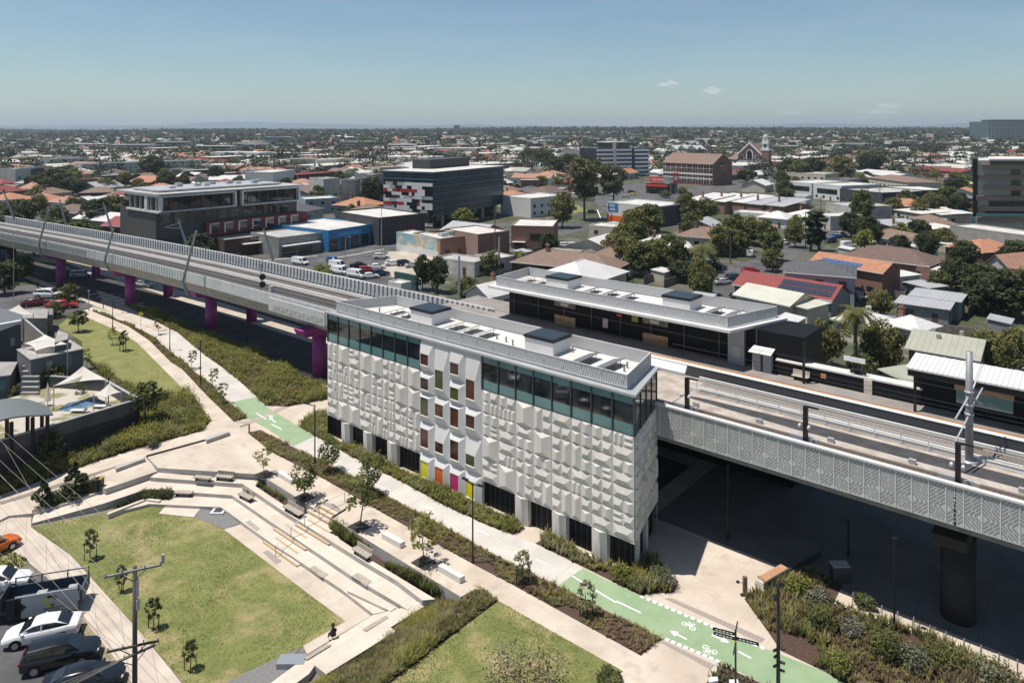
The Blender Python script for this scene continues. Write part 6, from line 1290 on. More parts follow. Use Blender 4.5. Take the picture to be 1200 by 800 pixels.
# plaza trees
tree('young',310,556,3.4,'thin young tree in a square pit at the upper plaza corner','plaza trees')
tree('youngD',356,583,4.0,'fuller young tree in a square pit above the stair head','plaza trees'); tree('sapling',421,617,5.0,'tall thin leaning young tree right of the plaza steps','plaza trees',wsc=1.5)
tree('young',497,659,4.2,'young grey green tree between the two block benches','plaza trees',wsc=1.1)
for (x, y, w_) in ((310,556,'upper corner'),(356,583,'stair head'),(421,617,'right of the steps'),(497,659,'between the benches')):
    m_ = MB('uv'); u, v = uvof(at(x, y)); m_.box(u-.85,v-.75,.008,u+.85,v+.75,.02,mat('tree_pit_mulch', (.03,.028,.026), .95, var=.5, vs=20)); one(m_, 'tree_pit', f'dark square tree pit in the paving, {w_}', 'tree pit', 'square tree pits')
tree('youngD',386,553,3.8,'leafy young tree in the median bed opposite the dark cladding, left of a pair','median bed trees'); tree('youngD',430,580,4.0,'leafy young tree in the median bed, right of a pair','median bed trees')
tree('stakedB',612,684,2.9,'grey leaved staked young tree in the median bed before the green lane','median bed trees'); tree('stakedB',687,722,2.7,'grey leaved staked young tree in the median bed beside the green lane','median bed trees'); tree('sapling',492,643,3.0,'bare twiggy sapling in the median bed','median bed trees',wsc=.7)
for k, (x, y) in enumerate(((186,392),(225,432),(250,455),(262,473))): tree('sapling',x,y,3.0,f'spindly sapling in the strip between the two paths, {["farthest","second","third","nearest"][k]} of four','saplings between the paths',wsc=1.3)
tree('plum',92,389,3.9,'dark round headed young tree on the upper lawn','upper lawn trees'); tree('young',132,404,3.0,'pale young tree with two stakes on the upper lawn','upper lawn trees'); tree('staked',144,411,3.4,'darker staked young tree right of the pale one on the upper lawn','upper lawn trees',wsc=1.3); tree('sapling',101,432,3.2,'thin tree at the foot of the upper lawn by the grey house','upper lawn trees',wsc=1.4)
tree('plum',170,497,5.2,'dark tree with a bare trunk at the end of the pool compound wall',None,wsc=.95)
for k, (x, y) in enumerate(((106,655),(142,693),(180,736),(223,784))): tree('staked',x,y,(2.7,2.2,2.5,2.2)[k],f'small dark staked tree on the amphitheatre lawn, {["farthest","second","third","nearest"][k]} of four','staked trees on the lawn',z=L,wsc=1.1)
tree('conifer',88,580,3.6,'dark conifer beside the brown bin',None,z=-.9,wsc=1.15); tree('conifer',50,594,3.1,'dark conifer nearest the left end of the planter wall',None,z=-1.1)
# ---- compound side trees
for (k_, x, y, h, l) in (('bushy',82,355,4.2,'dark bushy tree between the red car and the upper lawn'),('bushy',66,372,3.0,'low bushy tree at the corner of the upper lawn'),('round',60,460,4,'small tree in the court of the grey compound'),('sapling',92,478,4.2,'thin tree rising through the big shade sail'),('sapling',52,425,4.0,'thin tree seen through the middle shade sail'),('bushy',22,470,2.4,'dark tree beside the stairs of the compound'),('dark',6,345,7,'dark tree clump at the left edge under the viaduct'),('bushy',24,328,6.0,'dense tree beside the tall left lamp post'),
    ('dark',-2,300,14,'tall dark tree at the left edge behind the viaduct'),('bushy',140,500,2.6,'shrubby tree in the bed below the compound wall, right one'),('bushy',60,535,2.8,'shrubby tree in the bed below the compound wall, left one'),('bushy',8,500,3.5,'bush behind the curved pavilion roof at the left edge')): tree(k_,x,y,h,l,'trees around the grey compound' if y > 330 and x < 100 else None)
# ---- trees right and behind
for (k_, x, y, h, l, w_) in [
 ('lush',966,430,7.2,'round olive tree left of the palm beside the far station',.62),('lush',1032,436,7.6,'large round olive tree right of the palm',.72),('bushy',1008,446,4.0,'low bush between the two round trees',1),('round',1032,370,5.0,'small tree under the palm beside the sheds',1),
 ('lush',1155,440,6.5,'broad bright olive hedge tree at the right behind the shelter',.85),('lush',1186,436,6.5,'broad bright olive tree cut off at the right edge',.9),('dark',1178,372,8.5,'large dark tree above the bright hedge tree',1.3),('dark',1150,368,5.5,'dark tree over the long lane fence',1.2),
 ('dark',1086,305,8,'dark broad tree between brown roof and concrete podium',.9),('dark',1130,322,8.5,'dark tree in front of the white gabled house',.9),('dark',1191,325,9,'dark tree at the right edge under the tower',1),('bushy',1102,346,5.5,'scruffy tree behind the bluish shed',1),('bushy',1144,338,5,'bush at the end of the lane',1),('bushy',1160,352,4,'low bushes along the lane',1.3),
 ('dark',1017,290,9.5,'dark leafy street tree right of the pencil pines',.9),('pencil',950,294,12.5,'dense pencil pine clump beside the side street, left half',1.5),('pencil',960,294,12.5,'dense pencil pine clump beside the side street, right half',1.5),('round2',932,290,7.5,'leafy tree left of the pencil pines',.9),('yellow',933,276,7,'small yellow green tree by the brick wall of the corner shop',.8),
 ('round2',905,305,8,'olive street tree overhanging the side street, lower',.8),('bushy',905,318,6,'bushy tree above the red roof',.9),('round2',897,290,8.5,'olive street tree overhanging the side street, upper',.9),('round',878,287,9,'broad olive tree left of the white van',1.1),
 ('gum',685,258,25,'very tall gum tree with a bare trunk beside the road bend',.82),('gum',718,248,21,'broad gum tree right of the tallest one, before the striped office',.8),('round',659,267,13,'smaller gum tree at the park corner',.75),('round2',805,262,12,'open crowned tree right of the billboard building',.8),('bushy',825,258,9,'hedge like trees before the brick terraces',1.3),
 ('round',745,285,11,'olive tree group behind the brown roofed houses, left',1.0),('round2',757,283,12,'olive tree group behind the brown roofed houses, right',1.0),('round',720,308,8,'silvery tree between the two brown hip roofs',1.0),('round',735,318,9,'olive tree in the back gardens, left',.9),('round2',750,324,8.5,'olive tree in the back gardens, middle',1.0),('round',768,322,9,'olive tree in the back gardens, right',.9),('round2',787,318,9.5,'street tree beside the black four wheel drive',1.0),
 ('lush',822,345,8,'silver olive tree touching the far station fence',.6),('round2',860,295,11,'street tree beyond the palm tree, left one',.9),('round',845,300,9,'street tree beyond the palm tree, right one',.9),('dark',800,330,5,'low dark hedge at the station fence',1.5),('dark',495,340,8,'twin dark tree at the lot edge, left',.6),('dark',513,343,8,'twin dark tree at the lot edge, right',.65),('bushy',575,322,6,'bushes behind the white box shed',.9),('bushy',549,352,5,'bushes beside the white cottage',1.2),
 ('dark',436,246,15,'large dark tree between concrete towers and the banded office',.75),('round2',373,242,10,'tree between red storey and pale flats',.8),('round',420,290,0.1,'x',.1),
 ('dark',40,300,10,'dark trees behind the left parapet, first clump',1.1),('round2',62,290,9,'dark trees behind the left parapet, second clump',1.2),('round2',95,292,9,'dark trees behind the left parapet, third clump',1.1),('dark',115,268,11,'tree in front of the glass apartments, left',1.0),('round',134,262,11,'tree in front of the glass apartments, right',1.0),('dark',18,275,12,'dark tree mass at the far left',1.3),
 ('dark',64,230,15,'big dark tree beside the pale mural building',1.5),('yellow',88,219,12,'yellow green tree among the dark ones',.9),('dark',82,232,11,'dark tree behind the brown patchy roof',1.5),('dark',38,226,10,'round dark tree beside the small green park',1.0),('dark',178,210,17,'very dark broad tree in the left centre',1.2),('dark',215,228,11,'dark tree before the white hip roof',.9),('dark',196,225,12,'leafy tree left of the tan wall',1.0),('dark',252,218,13,'dark round tree before the white fascia',.9),
 ('dark',875,214,9,'clipped green hedge before the church',1.6),('round',866,205,9,'hedge end tree before the church',1.3),('dark',925,212,15,'dark tree right of the church, left of a clump',1.2),('round2',938,214,15,'tree right of the church, middle of a clump',1.1),('dark',951,210,16,'dark tree right of the church, right of a clump',1.2),('round',985,214,18,'broad olive tree behind the white commercial building',1.1),('dark',1020,206,19,'dark broad tree behind the showroom',1.3),
 ('round',1078,258,9,'street tree in front of the brown hip flats',.8),('round2',1110,244,10,'street tree before the sky blue wall',1.1),('dark',1120,232,12,'street tree left of the tower',1.0),('round2',1062,246,9,'tree by the row houses',.9),('dark',1055,300,6,'low tree beside the brown gable house',1.0),('round2',1010,262,13,'tall tree at the side street corner',.7),
 ('round2',840,215,9,'shrubby tree beside the school',1.1),('bushy',780,232,4,'planting before the restaurant, left',1.6),('bushy',800,228,4,'planting before the restaurant, right',1.6),('dark',650,205,15,'dark tree belt left of the pale flats, first',1.4),('dark',668,200,15,'dark tree belt left of the pale flats, second',1.3),('dark',620,192,16,'dark tree belt behind the sage roof',1.5),('dark',636,196,17,'dark broad tree behind the terracotta house',1.5),('round',690,190,13,'leafy tree beside the grey apartments',1.0)]:
    if h > 1: tree(k_, x, y, h, l, None, 0, w_)
# palms
def palm(x, y, h, lbl, n=26, fl=2.6, tr=.22, z=0):
    rng = np.random.default_rng(int(x)); b = at(x, y, z); t = thing('palm_tree', lbl, 'palm tree', b); m_ = MB(); m_.tube(b, b+Vector((.1,0,h)), tr*1.2, bark, 10, tr); m_.build('trunk', t); m_ = MB(); tp = np.array((b.x+.1, b.y, b.z+h))
    for k in range(n):
        a = rng.random()*6.28; e = rng.uniform(-.5, 1.1); d = np.array((math.cos(a), math.sin(a), 0)); s = np.array((-math.sin(a), math.cos(a), 0)); Q = []
        pts = [tp+d*fl*f*math.cos(e*.5)+np.array((0,0,fl*(f*math.sin(e)*.9-f*f*.75))) for f in np.linspace(.05, 1, 7)]
        for p, q in zip(pts, pts[1:]):
            for sd in (-1, 1):
                for j in (0, .5):
                    b0_ = p+(q-p)*j; e0 = b0_+s*sd*fl*.2+d*fl*.10-np.array((0,0,fl*.10)); Q.append([b0_, b0_+(q-p)*.4, e0+(q-p)*.2, e0])
        m_.quads(np.array(Q), lfO if k % 3 else lfM)
    m_.build('crown', t)
palm(1002,440,9.6,'tall palm tree with a slim trunk between the round trees',34,3.0,.24); palm(822,318,6.5,'stout feathery date palm behind the station roofs',40,4.2,.5); palm(608,317,4.5,'small palm tree beside the brown hip roof',20,2.2,.2)
# bed planting (nobody could count it)
def inside(pts, n, rng):
    fl, tr = tess(pts); A = []; 
    for t in tr: a, b_, c = (fl[k] for k in t); A.append(((b_-a).cross(c-a)).length)
    A = np.array(A); idx = rng.choice(len(tr), size=n, p=A/A.sum()); out = np.empty((n, 3))
    for i, k in enumerate(idx):
        a, b_, c = (fl[q] for q in tr[k]); r1, r2 = math.sqrt(rng.random()), rng.random(); p = a*(1-r1)+b_*(r1*(1-r2))+c*(r1*r2); out[i] = p
    return out
def tufts(name, pts, n, mats_, h=(.25,.6), blades=9, spread=.3, wd=.035, seed=1, lbl=None, thr=None, leafy=0.):
    rng = np.random.default_rng(seed); P0 = inside(pts, n, rng); m_ = MB(); 
    # clumpy: drop points where a coarse pattern is low
    key = np.sin(P0[:,0]*.9+seed)+np.sin(P0[:,1]*1.1+2*seed)+np.sin((P0[:,0]+P0[:,1])*.53+seed)*.8
    if thr is not None: P0 = P0[key > thr]; key = key[key > thr]
    sel = (key*1.3+rng.normal(size=len(P0))*.8+2)/4*len(mats_); sel = np.clip(sel.astype(int), 0, len(mats_)-1)
    for j, mt in enumerate(mats_):
        Pj = P0[sel == j]; k = len(Pj)
        if not k: continue
        hh_ = rng.uniform(h[0], h[1], k)*(1+.35*np.sin(Pj[:,0]*.7)); B = np.repeat(Pj, blades, 0); HH = np.repeat(hh_, blades)*rng.uniform(.6, 1.15, k*blades); a = rng.random(k*blades)*6.283
        d = np.stack([np.cos(a), np.sin(a), np.zeros_like(a)], 1); s = np.stack([-np.sin(a), np.cos(a), np.zeros_like(a)], 1); sp = (spread*rng.uniform(.2, 1.2, k*blades))[:, None]*(HH/h[1])[:, None]
        if rng.random() < leafy or leafy >= 1:
            c = B+d*sp*1.1+np.array((0,0,1))*(HH*rng.uniform(.15, 1, k*blades))[:, None]; nr = rng.normal(size=c.shape)+np.array((0,0,1.2)); nr /= np.linalg.norm(nr, axis=1)[:, None]; aa = np.cross(nr, rng.normal(size=c.shape)); aa /= np.linalg.norm(aa, axis=1)[:, None]; bb = np.cross(nr, aa); w_ = wd*2.6*rng.uniform(.6, 1.4, (len(c), 1))
            m_.quads(np.stack([c-aa*w_, c-bb*w_*.5, c+aa*w_, c+bb*w_*.5], 1), mt)
        else:
            mid = B+d*sp*.45+np.array((0,0,1))*(HH*.62)[:, None]; tip = B+d*sp+np.array((0,0,1))*HH[:, None]; w_ = wd
            m_.quads(np.stack([B-s*w_*.7, B+s*w_*.7, mid+s*w_, mid-s*w_], 1), mt); m_.quads(np.stack([mid-s*w_, mid+s*w_, tip+s*w_*.25, tip-s*w_*.25], 1), mt)
    o = m_.build(name); tag(o, lbl, 'plants', kind='stuff'); return o
mixA = [lfM, lfO, lfP]; mixB = [silverm, lfO, lfM, strawm]
tufts('bed_grasses', P(bedM), 3600, [tM_,tP_,tS_,tO_,tY_,tS_], (.12,.30), 9, .32, .03, 1, 'low grasses and ground cover in the long median bed', thr=-1.0)
tufts('bed_grasses', P(bedA), 1700, [tM_,tO_,tY_,tP_], (.18,.5), 9, .28, .03, 2, 'low grasses in the strip between the two paths', thr=-1.4)
tufts('garden_planting', P(bedC), 3600, [tM_,tO_,tP_,tY_,tS_,tO_], (.25,.70), 11, .42, .04, 3, 'dense mixed planting in the garden along the cycle path', thr=-2.0)
tufts('garden_planting', P(bedC), 2600, [tO_,tY_,tM_,tO_], (.5,1.05), 34, .5, .04, 13, 'leafy shrubs in the garden along the cycle path', leafy=1, thr=-.7)
tufts('facade_planting', P(bedF), 1000, [tM_,tO_,tY_,tP_], (.25,.65), 14, .5, .045, 4, 'strappy plants along the white station facade', thr=-1.6); tufts('facade_planting', P(bedF), 380, [tO_,tM_], (.4,.8), 40, .45, .035, 14, 'leafy shrubs along the white station facade', leafy=1)
tufts('corner_planting', P(bedG), 300, [tO_,tY_,tP_], (.35,.8), 14, .5, .045, 5, 'plants in the dark mulch at the station corner', thr=-.7)
tufts('garden_planting', P(bedD), 2800, [tM_,tO_,tS_,tP_,tY_,tS_], (.25,.75), 11, .45, .035, 6, 'mixed native planting in the garden right of the green lane', thr=-1.2)
tufts('garden_planting', P(bedB), 3200, [tM_,tO_,tY_,tM_,tP_], (.25,.75), 11, .45, .045, 7, 'dense shrubs below the compound wall', thr=-1.8); tufts('garden_planting', P(bedB), 1300, [tO_,tM_,tY_], (.5,1.3), 40, .6, .04, 17, 'leafy shrubs below the compound wall', leafy=1, thr=-1)
tufts('sloping_bed_grasses', P(bedE), 3600, [tM_,tS_,tO_,tS_,tP_,tM_,tY_], (.18,.50), 12, .45, .026, 8, 'tall mixed grasses on the slope beside the corner lawn', thr=-2.4)
tufts('terrace_planting', P(bedQ), 900, [tM_,tO_,lfM], (.3,.8), 12, .4, .035, 9, 'plants in the long planter under the plaza wall', thr=-1.9); tufts('terrace_planting', P(bedP), 150, [tM_,tO_], (.2,.5), 10, .3, .03, 10, 'sparse plants in the upper planter under the plaza wall', thr=-.9); tufts('terrace_hedge', P(bedR), 330, [lfM,lfD], (.4,.75), 22, .35, .03, 11, 'low dark hedge at the top of the amphitheatre lawn', leafy=1)
tufts('sign_bed_planting', P(bedH), 130, [lfM,lfP], (.2,.5), 10, .35, .03, 12, 'small plants in the bed by the finger post', thr=-.4)
tufts('planter_shrubs', P([(42,597,-1.1),(60,582,-1.05),(108,566,-.9),(112,576,-.9),(60,594,-1.1)]), 300, [lfD,lfM], (.4,1.0), 24, .4, .035, 22, 'dark shrubs in the planter with the conifers', leafy=1)
tufts('lawn_blades', P(lawn1, L+.02), 14000, [blade], (.04,.08), 3, .06, .010, 31, 'short uneven grass on the amphitheatre lawn'); tufts('lawn_blades', P(lawn2, .02), 7000, [blade], (.04,.08), 3, .06, .010, 32, 'short uneven grass on the corner lawn'); tufts('lawn_blades', P(lawnA, .01), 2000, [blade], (.04,.08), 3, .08, .014, 33, 'short grass on the upper lawn')
tufts('verge_tufts', P([(-30,640,L),(12,643,L),(34,658,L),(20,668,L),(-60,672,L)]), 260, [lfO,lfM], (.1,.3), 8, .2, .025, 34, 'rough grass on the verge behind the truck')
# individual shrubs
def shrub(name, x, y, r, h, mts, lbl, z=0, n=1500, sz=.12, grp=None):
    rng = np.random.default_rng(int(x*7+y)); m_ = MB(); c = at(x, y, z); k = 14
    for i in range(k):
        a = rng.random()*6.28; q = r*.6*math.sqrt(rng.random()); m_.quads(leaves((c.x+q*math.cos(a), c.y+q*math.sin(a), z+h*.45+h*.2*rng.random()), (r*.5, r*.5, h*.42), n//k, sz, rng, .4), mts[i % len(mts)])
    m_.tube((c.x,c.y,z),(c.x,c.y,z+h*.5),.05,bark,5); return one(m_, name, lbl, 'shrub', grp)
SG = 'larger shrubs in the beds'
for (x,y,r,h,mt,l,z) in [(610,806,3.0,2.5,[strawm,silverm,lfM],'large bush with dry brown seed heads at the bottom edge',0),(936,694,1.4,1.4,[lfY,lfO],'yellow green shrub beside the garden bench',0),(961,738,1.5,1.9,[lfM,lfO],'rounded leafy shrub in the middle of the right garden',0),(958,705,1.1,1.0,[silverm],'silvery low shrub near the dark end of the bench wall',0),(985,790,1.1,1.3,[lfY,lfO],'bright shrub at the bottom edge beside the green lane end',0),(1035,770,1.3,2.0,[lfM,lfO],'tall dark shrub in the right garden',0),(1062,776,1.6,1.5,[silverm,lfM],'grey green shrub right of the tall dark one',0),(1105,785,1.5,1.6,[lfO,lfM],'leafy shrub near the hoops, lower right',0),(1160,800,1.7,1.6,[silverm,lfO],'large grey green shrub at the bottom right corner',0),(1000,745,1.1,1.0,[silverm],'low grey shrub below the kerb strip',0),
   (726,679,1.0,1.1,[lfY,lfO],'spiky light shrub at the foot of the station corner',0),(775,683,1.5,1.1,[silverm,lfM],'rounded grey green shrub in the corner bed',0),(752,688,1.0,.8,[lfO],'low olive shrub in the corner bed',0),(135,525,1.3,1.1,[lfP,lfY],'pale grassy shrub in the bed beside the ramp path',-.3),(180,520,1.0,.8,[lfM],'dark mound in the bed beside the ramp path',-.1),(190,470,1.8,1.6,[lfM,lfO],'broad shrub beside the bare trunked tree',0),(205,480,1.5,1.2,[lfO],'broad olive shrub near the path fork',0),(55,505,1.3,3.2,[lfO,lfM],'tall slim shrub against the dark compound wall, left',-.6),(26,525,1.1,2.6,[lfM],'tall shrub against the dark compound wall, far left',-.8),(147,480,1.0,2.0,[lfM],'shrub growing against the compound wall, right',0),
   (715,796,.9,.5,[lfM],'small dark plant by the corner lawn tip',0),(1014,712,.9,1.0,[lfM],'small shrub next to the first bike hoop',0)]: shrub('shrub', x, y, r, h, mt, l, z, grp=SG)
# ================================================================== STREET FURNITURE
def lamp(x, y, ytop, lbl, arms=0, r=.075, z=0., mt=None, grp='black lamp posts along the paths', zt=None):
    b = at(x, y, z); h = (H-(ytop-HY)*b.y/F)-z if zt is None else zt; mt = mt or black
    t = thing('street_lamp', lbl, 'lamp post', b, 0, grp); m_ = MB(); m_.tube(b, b+Vector((0,0,.5)), r*1.5, mt, 10); m_.tube(b+Vector((0,0,.5)), b+Vector((0,0,h)), r, mt, 10, r*.75); m_.build('post', t)
    T_ = b+Vector((0,0,h))
    if arms == 0: m_ = MB(); m_.tube(T_, T_+Vector((0,0,.12)), .16, mt, 12, .2); m_.build('lamp_head', t)
    else:
        for s_ in ((-1,1) if arms == 2 else (arms if abs(arms) == 1 and arms else 1,)):
            d = Vector((UX*s_*.9-.0, UY*s_*.9, 0)) if arms == 2 else Vector((.95*s_,.1,0)); m_ = MB(); m_.beam(T_-Vector((0,0,.15)), T_+d*.7+Vector((0,0,.05*(s_+1))), .07, .07, mt); a = m_.build('arm', t); m_ = MB(); m_.beam(T_+d*.65+Vector((0,0,.06)), T_+d*1.3+Vector((0,0,.12)), .26, .10, mt); m_.build('lamp_head', t)
    return t
lamp(554,659,566,'black lamp post with two angled heads before the coloured doors',2); lamp(369,543,474,'black lamp post with a single arm at the end of the green lane',-1)
lamp(235,452,400,'slim black post on the strip between the paths, nearest',0); lamp(199,410,374,'slim black post on the strip between the paths, middle',0); lamp(132,384,354,'slim black post on the strip between the paths, farthest',0); lamp(289,407,362,'slim black post in the garden in front of the viaduct',0); lamp(104,364,341,'slim grey post at the start of the cycle path',0,mt=greym)
lamp(1048,737,632,'tall slim post in the shade at the edge of the bike hoops',0); lamp(853,632,546,'dark slim post in the shade under the viaduct',0); lamp(994,651,611,'short dark post in the deep shade under the viaduct',0)
lamp(16,352,271,'light grey lamp post with an arm at the far left crossing',1,mt=greym,grp=None)
for (x, y, yt, s_, l) in ((447,305,242,1,'tall grey street lamp by the blue shop'),(405,330,278,1,'short grey street lamp beside the shop row'),(645,265,215,-1,'tall pale street lamp by the small park'),(786,245,202,1,'thin street lamp on the road beside the restaurant')): lamp(x,y,yt,l,s_,mt=greym,grp='street lamps by the far roads',r=.1)
# multi lamp post foreground right
t = lamp(912,813,688,'thick black pole with spotlights and a camera beside the green lane',0,r=.13,grp=None); b = Vector(t.location); 
for (dx, z) in ((-.25,1.9),(.22,2.1),(-.25,2.9),(.22,3.0),(-.22,2.5),(.2,1.6)): m_ = MB(); m_.tube(b+Vector((dx*.4,-.05,z)), b+Vector((dx*1.5,-.25,z+.05)), .085, black, 10); m_.build('spotlight', t)
zt_ = H-(688-HY)*b.y/F; m_ = MB(); m_.tube(b+Vector((0,0,zt_)), b+Vector((.18,0,zt_+.35)), .03, black, 6); m_.tube(b+Vector((.1,-.1,zt_+.3)), b+Vector((.3,-.15,zt_+.2)), .12, black, 10); m_.box(b.x-.35,b.y-.2,zt_-.75,b.x-.02,b.y+.1,zt_-.5,black); m_.build('camera', t)
# finger post
b = at(862,845,0); t = thing('finger_post', 'black finger post with four direction blades over the cycle lane', 'sign post', b); ht = H-(738-HY)*b.y/F
m_ = MB(); m_.tube(b, b+Vector((0,0,ht)), .06, black, 10); m_.build('pole', t)
m_ = MB(); m_.tube(b+Vector((0,0,ht-.75)), b+Vector((0,0,ht-.62)), .065, mat('yellow_band', (.6,.45,.02), .5), 10); m_.build('collar', t)
for k, (dx, dy, z, ln) in enumerate(((-1,.42,.05,1.35),(1,-.42,-.18,1.35),(.45,1.0,.22,.9),(-.45,-1.0,-.5,1.0),(-1,.42,-.22,1.3))):
    d = Vector((dx,dy,0)).normalized(); m_ = MB(); c = b+Vector((0,0,ht-.3+z)); m_.beam(c, c+d*ln, .05, .19, black); bl_ = m_.build('blade', t); m_ = MB(); n = Vector((-d.y,d.x,0)); n = n if n.y < 0 else -n
    for q in range(5): p0 = c+d*(.2+q*.21)+n*.028; m_.beam(p0, p0+d*.14, .004, .06, whitep)
    m_.build('lettering', bl_)
# sign boards in the sign bed, drinking fountain, bollard, bench wall
for (x, y, a) in ((836,803,.2),(860,806,.3)): m_ = MB(); c = at(x, y, 0); m_.prism([c+Vector((-.3,-.2,.35)), c+Vector((.3,-.05,.35)), c+Vector((.35,.3,.35)), c+Vector((-.25,.25,.35))], 0, whitem, z1=.38); one(m_, 'ground_plaque', 'white low plaque in the bed under the finger post, '+('left one' if x < 850 else 'right one'), 'plaque', 'plaques in the sign bed')
c = at(873,697); t = thing('drinking_fountain', 'brown slab drinking fountain standing at the garden tip', 'fountain', c); m_ = MB(); m_.box(c.x-.16,c.y-.12,0,c.x+.16,c.y+.12,1.45,mat('weathered_steel', (.16,.12,.085), .7, var=.3, vs=3)); m_.build('post', t, bevel=.02)
m_ = MB(); m_.tube(c+Vector((-.15,0,.95)), c+Vector((-.5,0,1.0)), .03, steel, 8); m_.tube(c+Vector((-.55,0,.98)), c+Vector((-.55,0,1.08)), .13, black, 12); m_.build('bowl', t); m_ = MB(); m_.box(c.x-.35,c.y-.2,.008,c.x+.2,c.y+.15,.05,dgrey); m_.build('foot', t)
t = thing('garden_bench', 'brown timber topped bench on a white end wall at the garden edge', 'bench', at(905,682)); a, b_ = at(896,690), at(940,664); d = (b_-a).normalized(); n = Vector((-d.y,d.x,0))
m_ = MB(); m_.prism([a+n*.05, a+d*3.2+n*.05, a+d*3.2+n*.75, a+n*.75], .42, mat('warm_timber', (.36,.20,.11), .6, c2=(.44,.26,.15), vs=3), z1=.52); m_.build('seat', t); m_ = MB(); m_.prism([a-d*.15, a+d*.05, a+d*.05+n*.75, a-d*.15+n*.75], 0, precM, z1=.5); m_.build('leg', t); m_ = MB(); m_.prism([a+d*3.0, a+d*3.15, a+d*3.15+n*.7, a+d*3.0+n*.7], 0, precM, z1=.42); m_.build('leg', t)
m_ = MB(); m_.path([a+n*.1+Vector((0,0,.52)), a+n*.1+Vector((0,0,.75)), a+n*.6+Vector((0,0,.75)), a+n*.6+Vector((0,0,.52))], .02, black); m_.build('armrest', t)
m_ = MB(); m_.prism([a-d*.1-n*.12, b_+d*2.6-n*.12, b_+d*2.6+n*.03, a-d*.1+n*.03], 0, dgrey, z1=.55); one(m_, 'garden_wall', 'dark low wall running into the shade behind the timber bench', 'wall')
c = at(984,680); m_ = MB(); m_.cbox(c.x,c.y,0,1.3,.8,1.3,dgrey); m_.cbox(c.x,c.y,1.3,1.4,.9,.05,greym); one(m_, 'utility_cabinet', 'dark utility cabinet in the shade at the tip of the right garden', 'cabinet')
c = at(855,689); m_ = MB(); m_.tube(c, c+Vector((0,0,.03)), .01, black); 
# bins and bench near paths
for (x, y, z, mt_, lb) in ((112,575,-.7,mat('brown_bin', (.09,.06,.04), .6),'brown twin bin housing at the end of the planter wall'),(117,574,-.7,mat('ochre_bin', (.30,.20,.03), .6),'ochre bin housing beside the brown one')):
    c = at(x, y, z); t = thing('litter_bin', lb, 'bin', c, ANG); m_ = MB(); m_.cbox(c.x,c.y,z,.6,.6,1.15,black); m_.build('body', t, bevel=.03); m_ = MB(); m_.cbox(c.x,c.y-.0,z+1.15,.64,.64,.12,mt_); m_.build('lid', t)
for (x, y, z) in ((292,506,0),(303,516,0)):
    c = at(x, y, z); m_ = MB(); m_.box(c.x-.08,c.y-.08,0,c.x+.08,c.y+.08,1.0,mat('orange_post', (.45,.20,.05), .6)); one(m_, 'marker_post', 'short orange brown marker post at the start of the median bed, '+('left' if x < 300 else 'right'), 'bollard', 'marker posts', bevel=.01)
c = at(165,384); t = thing('warning_sign', 'yellow diamond warning sign on a thin pole in the cycle garden', 'sign', c); m_ = MB(); m_.tube(c, c+Vector((0,0,2.6)), .035, greym, 6); m_.build('pole', t); m_ = MB(); z = 2.5; m_.loft([[(c.x,c.y-.04,z-.5),(c.x+.5,c.y-.04,z),(c.x,c.y-.04,z+.5),(c.x-.5,c.y-.04,z)],[(c.x,c.y-.01,z-.5),(c.x+.5,c.y-.01,z),(c.x,c.y-.01,z+.5),(c.x-.5,c.y-.01,z)]], mat('sign_yellow', (.72,.60,.03), .5)); m_.build('board', t)
for (x, y, l) in ((95,362,'grey traffic signal at the left crossing, nearest the cycle path'),(45,350,'grey traffic signal left of the white hatchback'),(68,352,'dark traffic signal between the white and bright red cars'),(76,350,'dark traffic signal just right of its neighbour')):
    c = at(x, y); t = thing('traffic_signal', l, 'traffic light', c, 0, 'traffic signals at the left crossing'); m_ = MB(); m_.tube(c, c+Vector((0,0,3.4)), .07, greym, 8); m_.build('pole', t); m_ = MB(); m_.cbox(c.x,c.y-.15,2.5,.4,.3,1.1,black); m_.build('signal_head', t)
for k, (x, y) in enumerate(((121,362),(134,361),(147,358))): c = at(x, y); m_ = MB(); m_.box(c.x-.06,c.y-.06,0,c.x+.06,c.y+.06,1.1,black); one(m_, 'bollard', f'dark bollard at the start of the cycle path, {["left","middle","right"][k]}', 'bollard', 'bollards at the crossing')
# ---- person sitting on the slab
t = None
c = at(391,746,zs+.02); sk = bpy.data.meshes.new('person'); P_ = c; dv = Vector((-.62,.78,0)).normalized(); sd_ = Vector((-dv.y,dv.x,0)); up = Vector((0,0,1))
J = [P_+up*.14, P_+up*.42+dv*.04, P_+up*.60+dv*.08, P_+up*.70+dv*.10]      # pelvis, chest, neck, head base
V_ = [J[0], J[0]*.5+J[1]*.5, J[1], J[2], J[3]+dv*.02, J[3]+up*.13+dv*.03]; E_ = [(0,1),(1,2),(2,3),(3,4),(4,5)]; Rd = [.17,.15,.17,.065,.085,.09]
def chain(st, pts, rs):
    i = st
    for p, r in zip(pts, rs): V_.append(p); Rd.append(r); E_.append((i, len(V_)-1)); i = len(V_)-1
for s_ in (-1, 1):
    chain(0, [P_+up*.13+sd_*.11*s_, P_+dv*.46+sd_*.14*s_+up*.12, P_+dv*.58+sd_*.13*s_-up*.25, P_+dv*.70+sd_*.13*s_-up*.28], [.10,.075,.055,.04])
    chain(2, [P_+up*.50+sd_*.21*s_+dv*.04, P_+up*.26+sd_*.25*s_+dv*.12, P_+up*.20+sd_*.10*s_+dv*.34], [.06,.045,.035])
sk.from_pydata([tuple(v-P_) for v in V_], E_, []); po = bpy.data.objects.new('person', sk); COL.objects.link(po); po.location = P_
sk.materials.append(mat('black_clothes', (.012,.012,.015), .9)); md = po.modifiers.new('k','SKIN'); 
for i, r in enumerate(Rd): sk.skin_vertices[0].data[i].radius = (r, r)
